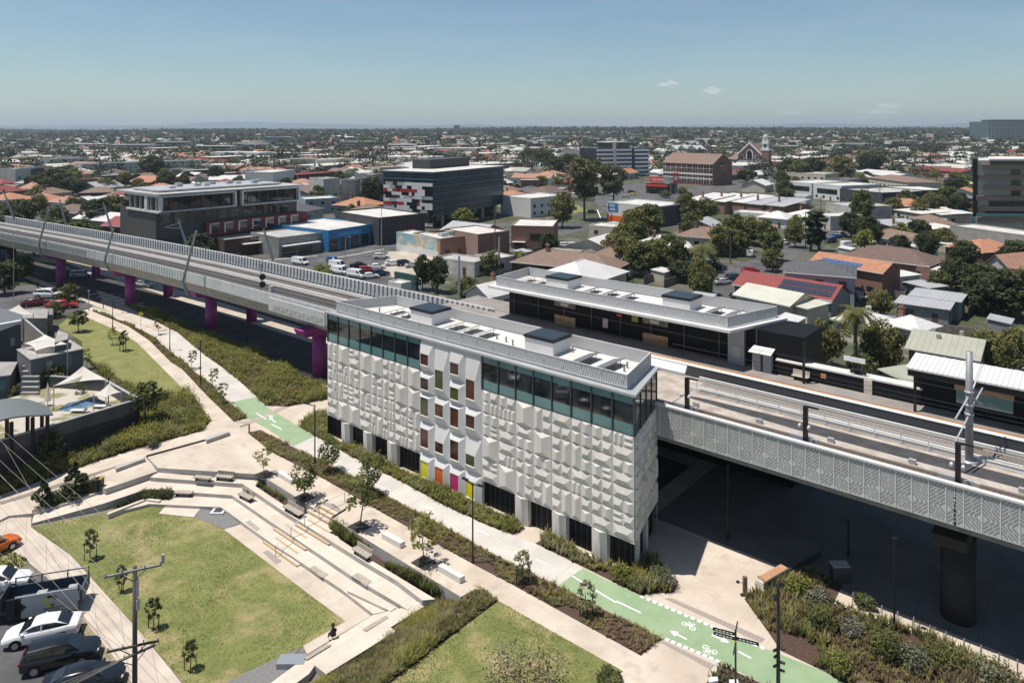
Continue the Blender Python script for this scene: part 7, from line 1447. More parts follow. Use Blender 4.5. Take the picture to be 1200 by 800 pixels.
sk.skin_vertices[0].data[0].use_root = True; po.modifiers.new('s','SUBSURF').levels = 1; po.modifiers['s'].render_levels = 1
tag(po, 'person in black sitting on the edge of the slab with back to the camera', 'person')
m_ = MB(); hc = J[3]+up*.13+dv*.03; m_.quads(leaves(hc+up*.02-dv*.02, (.11,.11,.12), 300, .07, np.random.default_rng(2), .8), mat('dark_hair', (.05,.03,.02), .7)); m_.build('hair', po)
# ---- utility pole + wires
pb = at(158,836,L); pz = 7.9; t = thing('utility_pole', 'dark timber power pole with two crossarms at the edge of the footpath', 'power pole', pb)
wood = mat('pole_timber', (.060,.052,.046), .9, c2=(.10,.088,.078), vs=3, sc=(1,1,.15)); T_ = Vector((pb.x, pb.y, pz)); m_ = MB(); m_.tube(pb, T_, .17, wood, 12, .13); m_.build('post', t, True)
def arm(z, ln, ang, nm='crossarm', off=.0):
    d = Vector((math.cos(ang), math.sin(ang), 0)); c = Vector((pb.x, pb.y-.2, z)); m_ = MB(); m_.beam(c-d*(ln+off), c+d*(ln-off), .12, .12, steel if z > 7 else wood); o = m_.build(nm, t)
    m_ = MB(); 
    for q in (-.95,-.4,.4,.95): p = c+d*ln*q-d*off; m_.tube(p+Vector((0,0,.06)), p+Vector((0,0,.25)), .045, greym, 8)
    m_.build('insulator', o); m_ = MB(); m_.beam(c+d*.8-Vector((0,0,.02)), Vector((pb.x,pb.y-.15,z-.7)), .04, .04, wood); m_.beam(c-d*.8-Vector((0,0,.02)), Vector((pb.x,pb.y-.15,z-.7)), .04, .04, wood); m_.build('brace', o); return c, d
c1, d1 = arm(7.72, 1.65, .42); c2_, d2_ = arm(2.9, 1.5, .35); c3_, d3_ = arm(2.35, 1.3, .75)
m_ = MB(); m_.tube(T_+Vector((.22,-.1,-.75)), T_+Vector((.22,-.1,-1.9)), .09, greym, 10); m_.tube(T_+Vector((1.55,.55,-.1)), T_+Vector((1.55,.55,.45)), .11, greym, 10); m_.tube(T_+Vector((.26,-.1,-2.1)), T_+Vector((.26,-.1,-2.7)), .12, greym, 10); m_.build('fuse_tube', t)
wirem = mat('pale_wire', (.30,.27,.23), .6)
def wire(p, q, sag, r=.012, n=14): 
    pts = [Vector(p).lerp(Vector(q), k/n)-Vector((0,0,sag*4*(k/n)*(1-k/n))) for k in range(n+1)]; m_ = MB(); m_.path(pts, r, wirem, 4); return m_
far = at(-110,420,8.2); far2 = Vector((far.x, far.y, 8.2)); k = 0
WS = []
for q in (-.95,-.4,.4,.95): WS.append((c1+d1*1.6*q+Vector((0,0,.25)), far2+d1*1.9*q, .5))
for q in (-.9,0,.9): WS.append((c2_+d2_*1.4*q+Vector((0,0,.25)), far2+Vector((0,0,-3.0))+d1*1.5*q, .5))
lf = at(-140,870,5.5); 
for q in (-.6,-.2,.2,.6): WS.append((c3_+d3_*1.2*q, Vector((lf.x, lf.y, 5.0+q)), .3))
near = Vector((pb.x+14, pb.y-19, 8.0))
WS.append((Vector((pb.x,pb.y,2.0)), at(-100,560,6), .4)); WS.append((Vector((pb.x,pb.y,2.2)), at(5,520,6), .4))
for i, (p, q, s_) in enumerate(WS):
    m_ = wire(p, q, s_); 
    lb = 'upper wire running from the power pole over the lawn towards the compound' if i < 4 else ('lower wire running from the power pole towards the compound' if i < 7 else ('service wire crossing above the parked cars' if i < 11 else 'thin service line leaving the power pole low down'))
    one(m_, 'power_line', lb, 'cable', 'wires of the power pole: '+lb.split(' ')[0])
for k, (x, y, h, lb) in enumerate(((577,205,0,0),(962,275,13,'timber power pole in the side street, left'),(1017,262,14,'timber power pole at the side street corner'),(944,290,11,'timber power pole by the pencil pines'),(856,308,9,'short power pole among the olive trees'),(1031,255,12,'power pole before the row houses'),(580,312,15,'power pole at the lot edge'),(582,302,14,'x'),(904,232,15,'pole on the church road'),(534,372,0,0))):
    if not h or lb == 'x': continue
    c = at(x, y); t = thing('utility_pole', lb, 'power pole', c, 0, 'power poles behind the stations'); m_ = MB(); m_.tube(c, c+Vector((0,0,h)), .17, bark, 8, .12); m_.build('post', t); m_ = MB(); m_.beam(c+Vector((-1.2,0,h-.6)), c+Vector((1.2,.3,h-.6)), .12, .12, bark); m_.build('crossarm', t)
for (x, y, yt, lb) in ((585,322,278,'grey steel pole by the lot edge'),(538,365,300,'tall grey mast rising behind the station roof')):
    b = at(x, y, 0); hz = H-(yt-HY)*b.y/F; m_ = MB(); m_.tube(b, b+Vector((0,0,hz)), .26, greym, 12, .2); m_.tube(b+Vector((0,0,hz-3)), b+Vector((-3.2,-1.6,hz-3.6)), .05, greym, 6); m_.tube(b+Vector((0,0,hz-4.4)), b+Vector((-3.2,-1.6,hz-3.7)), .05, greym, 6); one(m_, 'steel_mast', lb, 'mast')
# ================================================================== COMPOUND AT THE LEFT
dk = mat('compound_dark_wall', (.055,.058,.064), .85, c2=(.085,.088,.094), vs=.5, det=6, bump=.15); lt = mat('compound_light_inner', (.27,.26,.25), .85, var=.15, vs=.6); sailm = mat('shade_sail_fabric', (.84,.81,.75), .8, trans=.5)
zy = 1.9
yard = [at(-80,540,3.4), at(164,467,3.4), at(124,444.5,3.4), at(60,440,3.4), at(-60,470,3.4)]
t = thing('pool_compound', 'walled courtyard with dark grey walls holding a pool and lawn', 'courtyard', (yard[1].x, yard[1].y, -1.6))
m_ = MB(); m_.prism([(p.x,p.y) for p in yard], -1.8, dk, mat('yard_paving', (.42,.38,.33), .85, c2=(.20,.19,.09), vs=.35, det=3, lo=.48, hi=.54), z1=zy); m_.build('courtyard_floor', t)
for a, b_ in ((yard[0],yard[1]),(yard[1],yard[2]),(yard[2],yard[3])):
    d = (b_-a); d.z = 0; L_ = d.length; d.normalize(); n = Vector((-d.y,d.x,0)); cen = (yard[0]+yard[2])/2; n = n if n.dot(cen-a) > 0 else -n; m_ = MB()
    m_.prism([a+d*.0, b_-d*.0, b_+n*.22, a+n*.22], -1.82, dk, z1=3.35); m_.build('wall', t); m_ = MB(); m_.prism([a-n*.05, b_-n*.05, b_+n*.27, a+n*.27], 3.352, greym, z1=3.45); m_.build('coping', t)
m_ = MB(); pl = [at(66,481,zy), at(80,472,zy), at(106,467,zy), at(124,470,zy), at(104,477,zy), at(80,482,zy)]; m_.prism([(p.x,p.y) for p in pl], zy-.3, mat('pool_water', (.10,.19,.27), .05, spec=.9, c2=(.03,.05,.08), vs=.5, det=2), z1=zy+.03); m_.build('pool', t)
for (p_, z_) in ((at(36,520,3.6),3.6),): pass
# curved grey pavilion
t = thing('pavilion', 'open pavilion with a curved grey metal roof beside the pool', 'pavilion', at(30,505,zy)); o = at(-40,500,5.4); e = at(60,478,5.4); d = (e-o).normalized(); d.z = 0; n = Vector((-d.y,d.x,0)); ln = (e-o).length; m_ = MB(); rings = []
for k in range(13):
    f = k/12; x = o+d*ln*f; zz = 4.7+1.3*math.sin(math.pi*(.15+.8*f)); hw = 4.4*math.sqrt(max(.05, 1-(max(0, f-.55)/.5)**2)); rings.append([x-n*hw*.55+Vector((0,0,zz-x.z)), x+n*hw+Vector((0,0,zz-x.z)), x+n*hw+Vector((0,0,zz-x.z+.15)), x-n*hw*.55+Vector((0,0,zz-x.z+.15))])
m_.loft(rings, mat('pavilion_roof', (.135,.15,.15), .5, extra=ex_joint(.6,0,.05,(.09,.1,.1)))); m_.build('roof', t)
for f in (.2,.5,.75,.93):
    for s_ in (-.4,.8): m_ = MB(); x = o+d*ln*f+n*2.6*s_; m_.box(x.x-.14,x.y-.14,zy,x.x+.14,x.y+.14,5.2,black); m_.build('post', t)
# house blocks
def blk(name, lbl, pts, z0, z1, mt, cat='house', wins=(), roof=None):
    t = thing(name, lbl, cat, pts[0]); m_ = MB(); m_.prism([(p.x,p.y) for p in pts], z0, mt, z1=z1); m_.build('wall', t); m_ = MB(); c = sum((p for p in pts), Vector((0,0,0)))/len(pts); m_.prism([(c.x+(p.x-c.x)*1.02, c.y+(p.y-c.y)*1.02) for p in pts], z1-.02, greym, roof or lt, z1=z1+.12); m_.build('roof', t)
    for (a, b_, f0, f1, zb, zt, mm) in wins:
        A_, B_ = pts[a], pts[b_]; d = (B_-A_); d.z = 0; n = Vector((d.y,-d.x,0)).normalized()*.05; p = A_.lerp(B_, f0)+n; q = A_.lerp(B_, f1)+n; m_ = MB(); m_.poly([Vector((p.x,p.y,zb)), Vector((q.x,q.y,zb)), Vector((q.x,q.y,zt)), Vector((p.x,p.y,zt))], mm); m_.build('window', t)
    return t
h1 = [at(36,422,5.2), at(97.5,409,5.2), at(82,399,5.2), at(20,410,5.2)]
blk('courtyard_house', 'dark grey walled upper terrace with one teal and one pale window', h1, -1, 5.2, mat('mid_grey_wall', (.12,.122,.128), .85, var=.12, vs=.7), 'house', ((0,1,.28,.40,3.0,4.6,mat('pale_window', (.28,.31,.28), .3)),(0,1,.66,.78,3.2,4.9,glassT)), roof=mat('terrace_gravel', (.30,.29,.27), .9, var=.2, vs=3))
blk('courtyard_house', 'dark cube room at the right end of the upper terrace', [at(64,402,6.6), at(79,398,6.6), at(80,392,6.6), at(68,388,6.6)], 0, 6.6, dk, 'house')
blk('courtyard_house', 'dark two storey house with a white curved verge at the left edge', [at(-60,385,6.6), at(23,378,6.6), at(25,368,6.6), at(0,360,6.6), at(-60,362,6.6)], -1, 6.4, dk, 'house', ((0,1,.87,.93,3.2,4.4,lt),), roof=mat('slate_roof', (.11,.12,.13), .6))
m_ = MB(); a = at(-60,388,6.9); b_ = at(24,378,6.9); m_.loft([[a+Vector((0,-.1,-.9)), a+Vector((0,-.1,.1)), a+Vector((0,.4,.2))],[a.lerp(b_,.7)+Vector((0,-.1,-.9)), a.lerp(b_,.7)+Vector((0,-.1,.1)), a.lerp(b_,.7)+Vector((0,.4,.2))],[b_+Vector((0,-.1,-.1)), b_+Vector((0,-.1,.3)), b_+Vector((0,.4,.4))]], whitem); one(m_, 'roof_verge', 'white curved roof edge of the dark house at the left', 'roof edge')
blk('courtyard_house', 'small grey flat block next to the left lamp post', [at(26,372,3.6), at(55,372,3.6), at(56,362,3.6), at(29,362,3.6)], 0, 3.4, lt, 'house')
blk('courtyard_house', 'low grey roofed carport behind the bright red car', [at(38,368,3.2), at(62,368,3.2), at(62,361,3.2), at(38,360,3.2)], 0, 3.0, mat('carport_wall', (.35,.33,.30), .85), 'house', roof=mat('carport_roof', (.17,.165,.16), .8, var=.2, vs=1))
wall('courtyard_wall', [at(28,373,4.2)]+[at(62,402,4.2)], 0, 4.2, .25, lt, 'long pale inner courtyard wall running between the shade sails', cap=greym)
blk('courtyard_house', 'dark lower wing with a teal window behind the stairs at the left', [at(-60,448,3.4), at(12,440,3.4), at(20,425,3.4), at(-40,425,3.4)], -1.6, 3.4, mat('mid_grey_wall', (.12,.122,.128), .85), 'house', ((0,1,.80,.92,1.6,2.9,glassT),))
# stairs
t = thing('courtyard_stairs', 'outdoor stair with pale treads climbing between dark walls', 'stairs', at(36,462,zy))
for k in range(9): m_ = MB(); p = at(28+k*.3, 462-k*3.4, zy+.0); m_.cbox(p.x+.8, p.y, 0, 2.2, .5, zy+.3+k*.33, lt); m_.build('tread', t)
def sail(pts, pk, lbl, mast=None, grp='white shade sails', nm='shade_sail'):
    pts = [at(*p) for p in pts]; pk = at(*pk); t = thing(nm, lbl, 'shade sail', Vector((pk.x,pk.y,pk.z)), 0, grp); m_ = MB(); n = 7; Nn = len(pts)
    for i in range(Nn):
        A_, B_ = pts[i], pts[(i+1) % Nn]; G_ = []
        for r_ in range(n+1):
            row = []
            for c_ in range(n+1):
                e = A_.lerp(B_, c_/n); mid = (A_+B_)/2; cen = sum(pts, Vector())/Nn; e = e+(cen-mid)*.22*math.sin(math.pi*c_/n); f = r_/n; p = e.lerp(pk, f); p.z = e.z+(pk.z-e.z)*(f**1.7); row.append(p)
            G_.append(row)
        for r_ in range(n):
            for c_ in range(n): m_.poly([G_[r_][c_], G_[r_][c_+1], G_[r_+1][c_+1], G_[r_+1][c_]], sailm)
    o = m_.build('canopy', t, True)
    for p in pts[::2]+([mast] if mast else []): m_ = MB(); m_.tube((p.x,p.y,0), (p.x,p.y,p.z+.1), .06, greym, 6); m_.build('post', t)
    return t
sail([(3,365,5.2),(15,371,4.8),(39,368,5.2),(24,362,5.0)],(22,357,6.2),'white peaked shade sail nearest the left car park')
sail([(28,402,6.2),(41,411,5.8),(79,403,6.6),(60,396,6.6)],(53,392,6.9),'white shade sail over the upper terrace with a leaf shadow')
sail([(63,452,4.8),(92,447,4.4),(124,444,5.4),(104,436,5.0)],(97,429,5.7),'large white triangular shade sail over the pool yard')
t = sail([(110,462,4.3),(124,465,4.2),(142,459,4.3),(128,455,4.3)],(128,449,5.2),'pale pool umbrella on a central post',None,None,'pool_umbrella'); t['category'] = 'umbrella'; c = at(127,472,zy); m_ = MB(); m_.tube((c.x,c.y,zy), (c.x,c.y,4.8), .07, WL['brown'], 8); m_.build('pole', t)
c = at(56,475,zy); t = thing('pool_umbrella', 'closed cream umbrella beside the pavilion', 'umbrella', c); m_ = MB(); m_.tube(c+Vector((0,0,.6)), c+Vector((0,0,2.8)), .38, sailm, 10, .04); m_.build('canopy', t); m_ = MB(); m_.tube(c, c+Vector((0,0,2.9)), .04, greym, 6); m_.build('pole', t)
for (x, y, lb, mm) in ((118,478,'white pool lounger beside the water, right',whitem),(92,483,'white pool lounger beside the water, left',whitem)): c = at(x, y, zy); t = thing('pool_lounger', lb, 'lounger', c, 0, 'pool loungers'); m_ = MB(); m_.cbox(c.x,c.y,zy+.25,1.9,.65,.08,mm); m_.build('seat', t); m_ = MB(); m_.beam(c+Vector((.7,0,.3)), c+Vector((1.25,0,.8)), .6, .07, mm); m_.build('backrest', t)
# lane fence on the right
t = wall('lane_fence', P([(1062,380),(1075,386),(1135,372),(1150,355),(1162,330),(1185,300)][2:]), 0, 2.0, .15, WL['brown'], 'dark long paling fence along the narrow lane', cat='fence')
wall('yard_fence', P([(998,345),(1045,350),(1060,352)]), 0, 1.8, .12, mat('grey_paling', (.16,.15,.14), .9, extra=ex_joint(.3,0,.05,(.06,.06,.06))), 'grey paling fence behind the palm tree', cat='fence')
wall('yard_fence', P([(985,371),(1015,377),(1050,380)]), 0, 1.6, .12, whitem, 'white picket like fence below the sheds', cat='fence')
wall('garden_wall', P([(1160,438),(1180,444),(1210,452)]), 0, 1.7, .4, mat('grey_stone_wall', (.16,.155,.15), .9, var=.2, vs=1.5), 'rough grey wall beside the white car at the right edge', cat='wall')
wall('park_fence', P([(582,246),(625,253),(676,246)]), 0, 1.5, .12, mat('mesh_fence', (.20,.19,.15), .8), 'low fence along the small park', cat='fence')
t = thing('garden_table', 'pale outdoor table in the back yard beyond the palm', 'table', at(1012,350)); c = at(1012,352); m_ = MB(); m_.cbox(c.x,c.y,.7,2.2,1.2,.08,whitem); m_.build('tabletop', t)
for q in (-.9,.9): m_ = MB(); m_.cbox(c.x+q,c.y,0,.1,.9,.7,whitem); m_.build('leg', t)
for k, (x, y, c_, lb) in enumerate(((1003,346,(.45,.43,.40),'pale pile of outdoor goods under a cover in the yard beyond the palm'),(1033,357,(.45,.50,.04),'bright yellow green covered item in the yard behind the sheds'),(1016,364,(.50,.50,.56),'pale lilac cover sheet in the yard beyond the palm'))):
    c = at(x, y); m_ = MB(); r_ = np.random.default_rng(k+9)
    for q in range(5): m_.cbox(c.x+r_.uniform(-1,1), c.y+r_.uniform(-.7,.7), 0, r_.uniform(.6,1.5), r_.uniform(.5,1.1), r_.uniform(.4,1.1), mat(f'yard_cover_{k}', c_, .7, var=.2, vs=2))
    one(m_, 'covered_goods', lb, 'yard goods')
# clutter in the lot: container, skip
hs(455,331,470,334,2.4,3,.1,'flat','flatw','white','silver white box trailer peeping over the parapet fins', wins=False, cat='trailer', name='box_trailer')
# ================================================================== SUBURB INFILL
HC = list(SC.objects); occ = []
for o in HC:
    if o.parent is None and o.get('category') in ('house','shed','warehouse','shop','apartments','office','building','church','school','restaurant','hall','factory','podium','stair tower','workshop','cabin','tower') or o.name.startswith('apartment_tower'):
        xs_, ys_ = [], []
        for c_ in o.children:
            if c_.type == 'MESH':
                mw = Matrix.LocRotScale(o.location, o.rotation_euler, o.scale)
                for q in c_.bound_box: w_ = mw @ Vector(q); xs_.append(w_.x); ys_.append(w_.y)
        if xs_: occ.append((min(xs_)-1, max(xs_)+1, min(ys_)-1, max(ys_)+1))
roads_px = [(250,262,480,345),(480,318,600,372),(560,262,720,296),(690,212,905,264),(935,200,985,290),(880,268,990,345),(985,228,1035,272),(578,236,695,262),(380,285,605,376),(826,300,935,345),(0,290,200,345),(1020,214,1100,244)]
def hidden(X, Y):
    px = 600+X/Y*F; py = HY+F*H/Y
    for a in roads_px:
        if a[0] < px < a[2] and a[1] < py < a[3]: return True
    u, v = uvof(Vector((X, Y, 0)))
    if v < 42 + (14 if u > 40 else 0) and u > -250: return v < 34 or u > -60 and v < 42
    return False
def free(X, Y, r):
    for a in occ:
        if a[0]-r < X < a[1]+r and a[2]-r < Y < a[3]+r: return False
    return not hidden(X, Y)
RK = [('terra','terracotta'),('orange','orange'),('brown','brown'),('white','white'),('white','white'),('lgrey','grey'),('dbrown','dark brown'),('cream','cream'),('white','white'),('grey','charcoal'),('red','red'),('brown','brown')]
WK = ['brick','white','cream','grey','brick','grime','white']
HP = {}; rs = random.Random(21); cnt = 0
def hproto(rk, typ, wk):
    k = (rk, typ, wk)
    if k in HP: return HP[k], False
    t = thing('suburban_house', 'x', 'house'); house_parts(t, None, 14, 11, 3.6, 2.4, typ, R[rk], WL[wk], chim=1 if typ == 'hip' and rk in ('terra','brown','orange') else 0, wins=True, seed=3); HP[k] = reg(t); return t, True
far_list = []
Y = 150.
while Y < 2600:
    step = 19 if Y < 600 else 19+(Y-600)*.012; X = -.78*Y+rs.random()*10
    while X < .78*Y:
        x, y = X+rs.uniform(-3,3), Y+rs.uniform(-4,4)
        dens = .88 if y < 900 else .66
        if rs.random() < dens: far_list.append((x, y))
        X += step+rs.uniform(0, 9)
    Y += step*1.25+rs.uniform(0,5)
far_list = [p for p in far_list if free(p[0], p[1], 5)]; far_list.sort(key=lambda p: p[1])
bands = [(0,260,'in the nearest back streets'),(260,420,'in the middle suburb'),(420,9999,'in the farther suburb')]
fh = MB(); NI = 175
for i, (x, y) in enumerate(far_list):
    rk, rn = rs.choice(RK); typ = rs.choice(['hip','hip','gable','gablev']); wk = rs.choice(WK); a = ANG+rs.choice((0, math.pi/2))+rs.uniform(-.12,.12)+(0 if x > -50 else .35); s_ = rs.uniform(.85,1.3)
    if rs.random() < .12: typ = 'flat'; rk = 'flatw'; rn = 'pale flat'
    if i < NI:
        p, first = hproto(rk, typ, wk); o = p if first else copy_tree(p); bn_ = [b_ for b_ in bands if b_[0] <= y < b_[1]][0][2]
        wn = dict(brick='brick',white='white',cream='cream',grey='grey',grime='off white')[wk]; tn = dict(hip='hipped',gable='gabled',gablev='gabled',flat='boxy')[typ]
        setg(o, (x-6*s_, y-5*s_, 0), a, (s_, s_*rs.uniform(.9,1.2), s_), f'{rn} roofed {tn} house with {wn} walls {bn_}', f'{rn} roofed {tn} {wn} houses {bn_}')
        occ.append((x-8,x+8,y-7,y+7))
    else:
        z0 = tz(x, y); w_, d_, h_ = 8.2*s_*rs.uniform(.9,1.6), 6.5*s_, rs.uniform(3.2,5.5); ca, sa = math.cos(a), math.sin(a); rm, wm = R[rk], WL[rs.choice(('white','cream','brick','grey'))]
        if rs.random() < .10 and y > 450: w_ *= 2.4; d_ *= 2; h_ *= 1.7; typ = 'flat'; rm = R['flatw']
        def T_(p): return (x+p[0]*ca-p[1]*sa, y+p[0]*sa+p[1]*ca, z0+p[2])
        fh.prism([T_((-w_,-d_,0))[:2], T_((w_,-d_,0))[:2], T_((w_,d_,0))[:2], T_((-w_,d_,0))[:2]], z0-2, wm, rm, z1=z0+h_)
        if typ != 'flat':
            i_ = d_*(.9 if typ == 'hip' else .02); e_ = .5; q = [T_((-w_-e_,-d_-e_,h_)),T_((w_+e_,-d_-e_,h_)),T_((w_+e_,d_+e_,h_)),T_((-w_-e_,d_+e_,h_))]; r0, r1 = T_((-w_+i_,0,h_+2.6)), T_((w_-i_,0,h_+2.6)); mm = rm if typ == 'hip' else wm
            fh.poly([q[0],q[1],r1,r0],rm); fh.poly([q[2],q[3],r0,r1],rm); fh.poly([q[1],q[2],r1],mm); fh.poly([q[3],q[0],r0],mm)
o = fh.build('distant_houses'); tag(o, 'mass of small distant houses spreading to the horizon', 'houses', kind='stuff')
# bigger distant buildings (individual)
for (px, py, w_, h_, mt_, lb) in [(28,172,60,9,'blue','long pale blue warehouse far left'),(75,176,40,8,'grime','pale warehouse far left centre'),(110,170,36,9,'white','white hall far left'),(590,165,90,16,'dark','distant dark office slab above the banded office'),(612,166,50,20,'grime','distant pale office cube above the banded office'),(535,160,30,30,'dark','lone dark distant tower'),(440,158,60,14,'cream','distant cream block on the ridge'),
    (325,172,55,12,'blue','distant blue grey school block'),(820,163,90,8,'white','long white distant shed'),(745,168,40,11,'cream','distant cream coloured flats beyond the school'),(985,158,120,9,'white','very distant white sheds'),(850,160,100,8,'white','second row of very distant white sheds'),(530,178,50,8,'brick','distant brick hall with an orange roof'),(690,166,60,9,'terra' if False else 'brick','distant brick units beyond the grey flats'),(1120,176,40,9,'white','distant white showroom near the tower'),(150,181,60,12,'white','distant white walk up flats, left'),(200,178,50,13,'grime','distant pale stepped flats left of centre'),(250,183,46,12,'cream','distant cream block left of centre'),(290,178,60,10,'white','distant long white hall left of centre'),(420,178,55,13,'grime','distant pale office row above the civic block'),(470,181,40,12,'white','distant white flats left of the banded office'),(650,172,55,14,'grime','distant pale mid rise flats behind the gum trees'),(930,180,50,9,'white','distant white hall right of the church'),(1000,178,60,10,'grime','distant pale hall in the tree belt'),(1060,176,45,12,'white','distant white flats right of the tree belt'),(40,164,80,14,'grime','very distant pale block on the left ridge'),(180,162,70,14,'white','very distant white block on the left ridge')]:
    c = at(px, py); z0 = tz(c.x, c.y); t = thing('distant_building', lb, 'building', (c.x, c.y, z0), .1); m_ = MB(); m_.box(c.x-w_/2,c.y,z0-2,c.x+w_/2,c.y+25,z0+h_,WL[mt_]); m_.build('wall', t); m_ = MB(); m_.box(c.x-w_/2-.5,c.y-.5,z0+h_,c.x+w_/2+.5,c.y+25.5,z0+h_+.6,R['flatw']); m_.build('roof', t)
    if h_ > 8:
        for k in range(int(h_/4)): m_ = MB(); m_.box(c.x-w_/2+1,c.y-.1,z0+1.5+k*4,c.x+w_/2-1,c.y+.1,z0+3.2+k*4,winm); m_.build('window', t)
def fproto(k):
    if k == 'fence': m_ = MB(); m_.box(-8,-.05,0,8,.05,1.8,mat('weathered_paling', (.13,.11,.09), .9, c2=(.20,.18,.155), vs=1.5, extra=ex_joint(.25,0,.03,(.06,.05,.04),0))); return one(m_, 'paling_fence', 'x', 'fence', loc=(0,0,0))
    t = thing('garden_shed', 'x', 'shed'); house_parts(t, None, 4.5, 3.4, 2.3, .35, 'skillion', R['lgrey' if k == 'g' else 'white'], WL['grey' if k == 'g' else 'cream'], wins=False, ov=.15); return reg(t)
FPr = {}; rs = random.Random(31); c1_ = c2c = 0
for q in range(2600):
    y = rs.uniform(125, 430); x = rs.uniform(-.72, .74)*y; k = 'fence' if q % 2 else rs.choice('gw')
    if not free(x, y, 3 if k != 'fence' else 1): continue
    if k == 'fence':
        if c1_ >= 110: continue
        c1_ += 1
    else:
        if c2c >= 85: continue
        c2c += 1
    if k not in FPr: FPr[k] = fproto(k); o = FPr[k]
    else: o = copy_tree(FPr[k])
    bn_ = 'in the nearest back gardens' if y < 260 else 'in the middle suburb'; lb = ('grey brown paling fence ' if k == 'fence' else ('small grey garden shed ' if k == 'g' else 'small cream garden shed with a white roof '))+bn_
    setg(o, (x, y, 0), ANG+rs.choice((0, math.pi/2)), 1, lb, lb.replace('fence ', 'fences ').replace('shed ', 'sheds '))
    if k != 'fence': occ.append((x-4,x+4,y-4,y+4))
# individual infill trees then the rest as one mass
rs = random.Random(5); TL = []
Y = 135.
while Y < 3400:
    step = 8+Y*.0095; X = -.78*Y
    while X < .78*Y:
        x, y = X+rs.uniform(-4,4), Y+rs.uniform(-3,3)
        de = .80+.30*math.sin(x/130.+2)*math.sin(y/95.)+(.12 if x > .1*y else 0)
        if y > 1100: de += .18
        if rs.random() < de*.85: TL.append((x, y))
        X += step*rs.uniform(.8, 1.5)
    Y += step*1.1
TL = [p for p in TL if free(p[0], p[1], 1.5)]; TL.sort(key=lambda p: p[1])
keys = ['round','round2','dark','dark','lush','bushy','yellow','round2','dark']
nm_ = dict(round='olive rounded', round2='mid green leafy', dark='dark dense', lush='broad olive', bushy='bushy green', yellow='yellow green')
NT = 200; mt_far = MB(); rng = np.random.default_rng(77); lfs = [lfF, leafmat('far_dark_foliage', (.014,.022,.014), (.036,.046,.024), .05), leafmat('far_olive_foliage', (.05,.062,.026), (.13,.13,.05), .05)]
for i, (x, y) in enumerate(TL):
    if i < NT:
        k = rs.choice(keys); h = rs.uniform(5,10); bn_ = 'in the nearest back gardens' if y < 250 else 'in the middle suburb'
        o = tree(k, 0, 0, h, f'{nm_[k]} garden tree {bn_}', f'{nm_[k]} garden trees {bn_}', pos=Vector((x, y, 0)), wsc=rs.uniform(.8,1.1))
    else:
        z0 = tz(x, y); h = rs.uniform(6,13)*(1+.25*(rs.random() < .15)); w_ = h*rs.uniform(.55,1.0); n = int(max(24, 210*260/y)) ; sz = h*.06*max(1.7, min(5.6, y/260)); mt = lfs[rs.choice((0,0,1,1,2))]
        for q in range(3):
            a = rs.random()*6.28; mt_far.quads(leaves((x+w_*.5*math.cos(a), y+w_*.5*math.sin(a), z0+h*(.40+.2*q*.6)), (w_*.6, w_*.6, h*.36), n//3+2, sz, rng, .5, 1.2), mt)
o = mt_far.build('distant_trees'); tag(o, 'mass of distant suburban trees reaching the horizon', 'trees', kind='stuff')
# horizon treeline, canopy sheets
g = MB(); rng = np.random.default_rng(3)
for (Y0, n, hh_) in ((2000,1500,12),(2600,1900,13),(3300,2300,14),(4200,2600,16)):
    X_ = rng.uniform(-.8*Y0, .8*Y0, n); Y_ = Y0+rng.uniform(-260, 260, n); hs_ = hh_*rng.uniform(.5,1.2,n)
    for x, y, h in zip(X_, Y_, hs_):
        z0 = tz(x, min(y,4200)); g.quads(leaves((x,y,z0+h*.4), (h*1.1,h*1.1,h*.6), 9, h*.7, rng, .4, 1.3), lfs[int(rng.random()*2)])
o = g.build('horizon_woods'); tag(o, 'dark wooded band along the horizon', 'woods', kind='stuff')
# hills
hm = mat('hill_scrub', (.035,.05,.05), .95, var=.2, vs=.002)
g = MB(); rng = random.Random(4)
def ridge(Y0, base, fn, n=160):
    xs_ = np.linspace(-.85*Y0, .85*Y0, n); top = [(x, Y0, fn(x/Y0)) for x in xs_]; fr = [(x, Y0-1400, base) for x in xs_]; bk_ = [(x, Y0+1400, base) for x in xs_]
    for A_, B_ in ((fr, top), (top, bk_)):
        for k in range(n-1): g.poly([A_[k], A_[k+1], B_[k+1], B_[k]], hm)
def rfun(s, amp, b_, ph): return lambda q: b_+amp*(.5+.5*math.sin(q*s+ph))*(.6+.4*math.sin(q*s*2.7+ph*2))+amp*.12*math.sin(q*37+ph)+amp*.06*math.sin(q*83)
ridge(16500, -20, rfun(6.5, 90, 120, 3.9)); ridge(13000, -20, rfun(9, 50, 62, .8))
struct(g, 'hills')
# ================================================================== CAMERA, LIGHT, SKY, HAZE
cam = bpy.data.cameras.new('camera'); co = bpy.data.objects.new('camera', cam); COL.objects.link(co); co.location = (0,0,H); co.rotation_euler = (math.pi/2, 0, 0)
cam.sensor_width = 36; cam.lens = 36*F/1200; cam.shift_y = -(400-HY)/1200; cam.clip_start = 1; cam.clip_end = 60000; SC.camera = co
sun = bpy.data.lights.new('sun', 'SUN'); so = bpy.data.objects.new('sun', sun); COL.objects.link(so); sun.energy = 5.0; sun.angle = math.radians(.53); sun.color = (1, .93, .845)
so.rotation_euler = Vector((.335,.02,-1)).to_track_quat('-Z', 'Y').to_euler(); so.location = (0,0,200)
w = bpy.data.worlds.new('World'); SC.world = w; w.use_nodes = True; nt = w.node_tree; bg = nt.nodes['Background']; sky = nt.nodes.new('ShaderNodeTexSky'); sky.sky_type = 'NISHITA'; sky.sun_disc = False
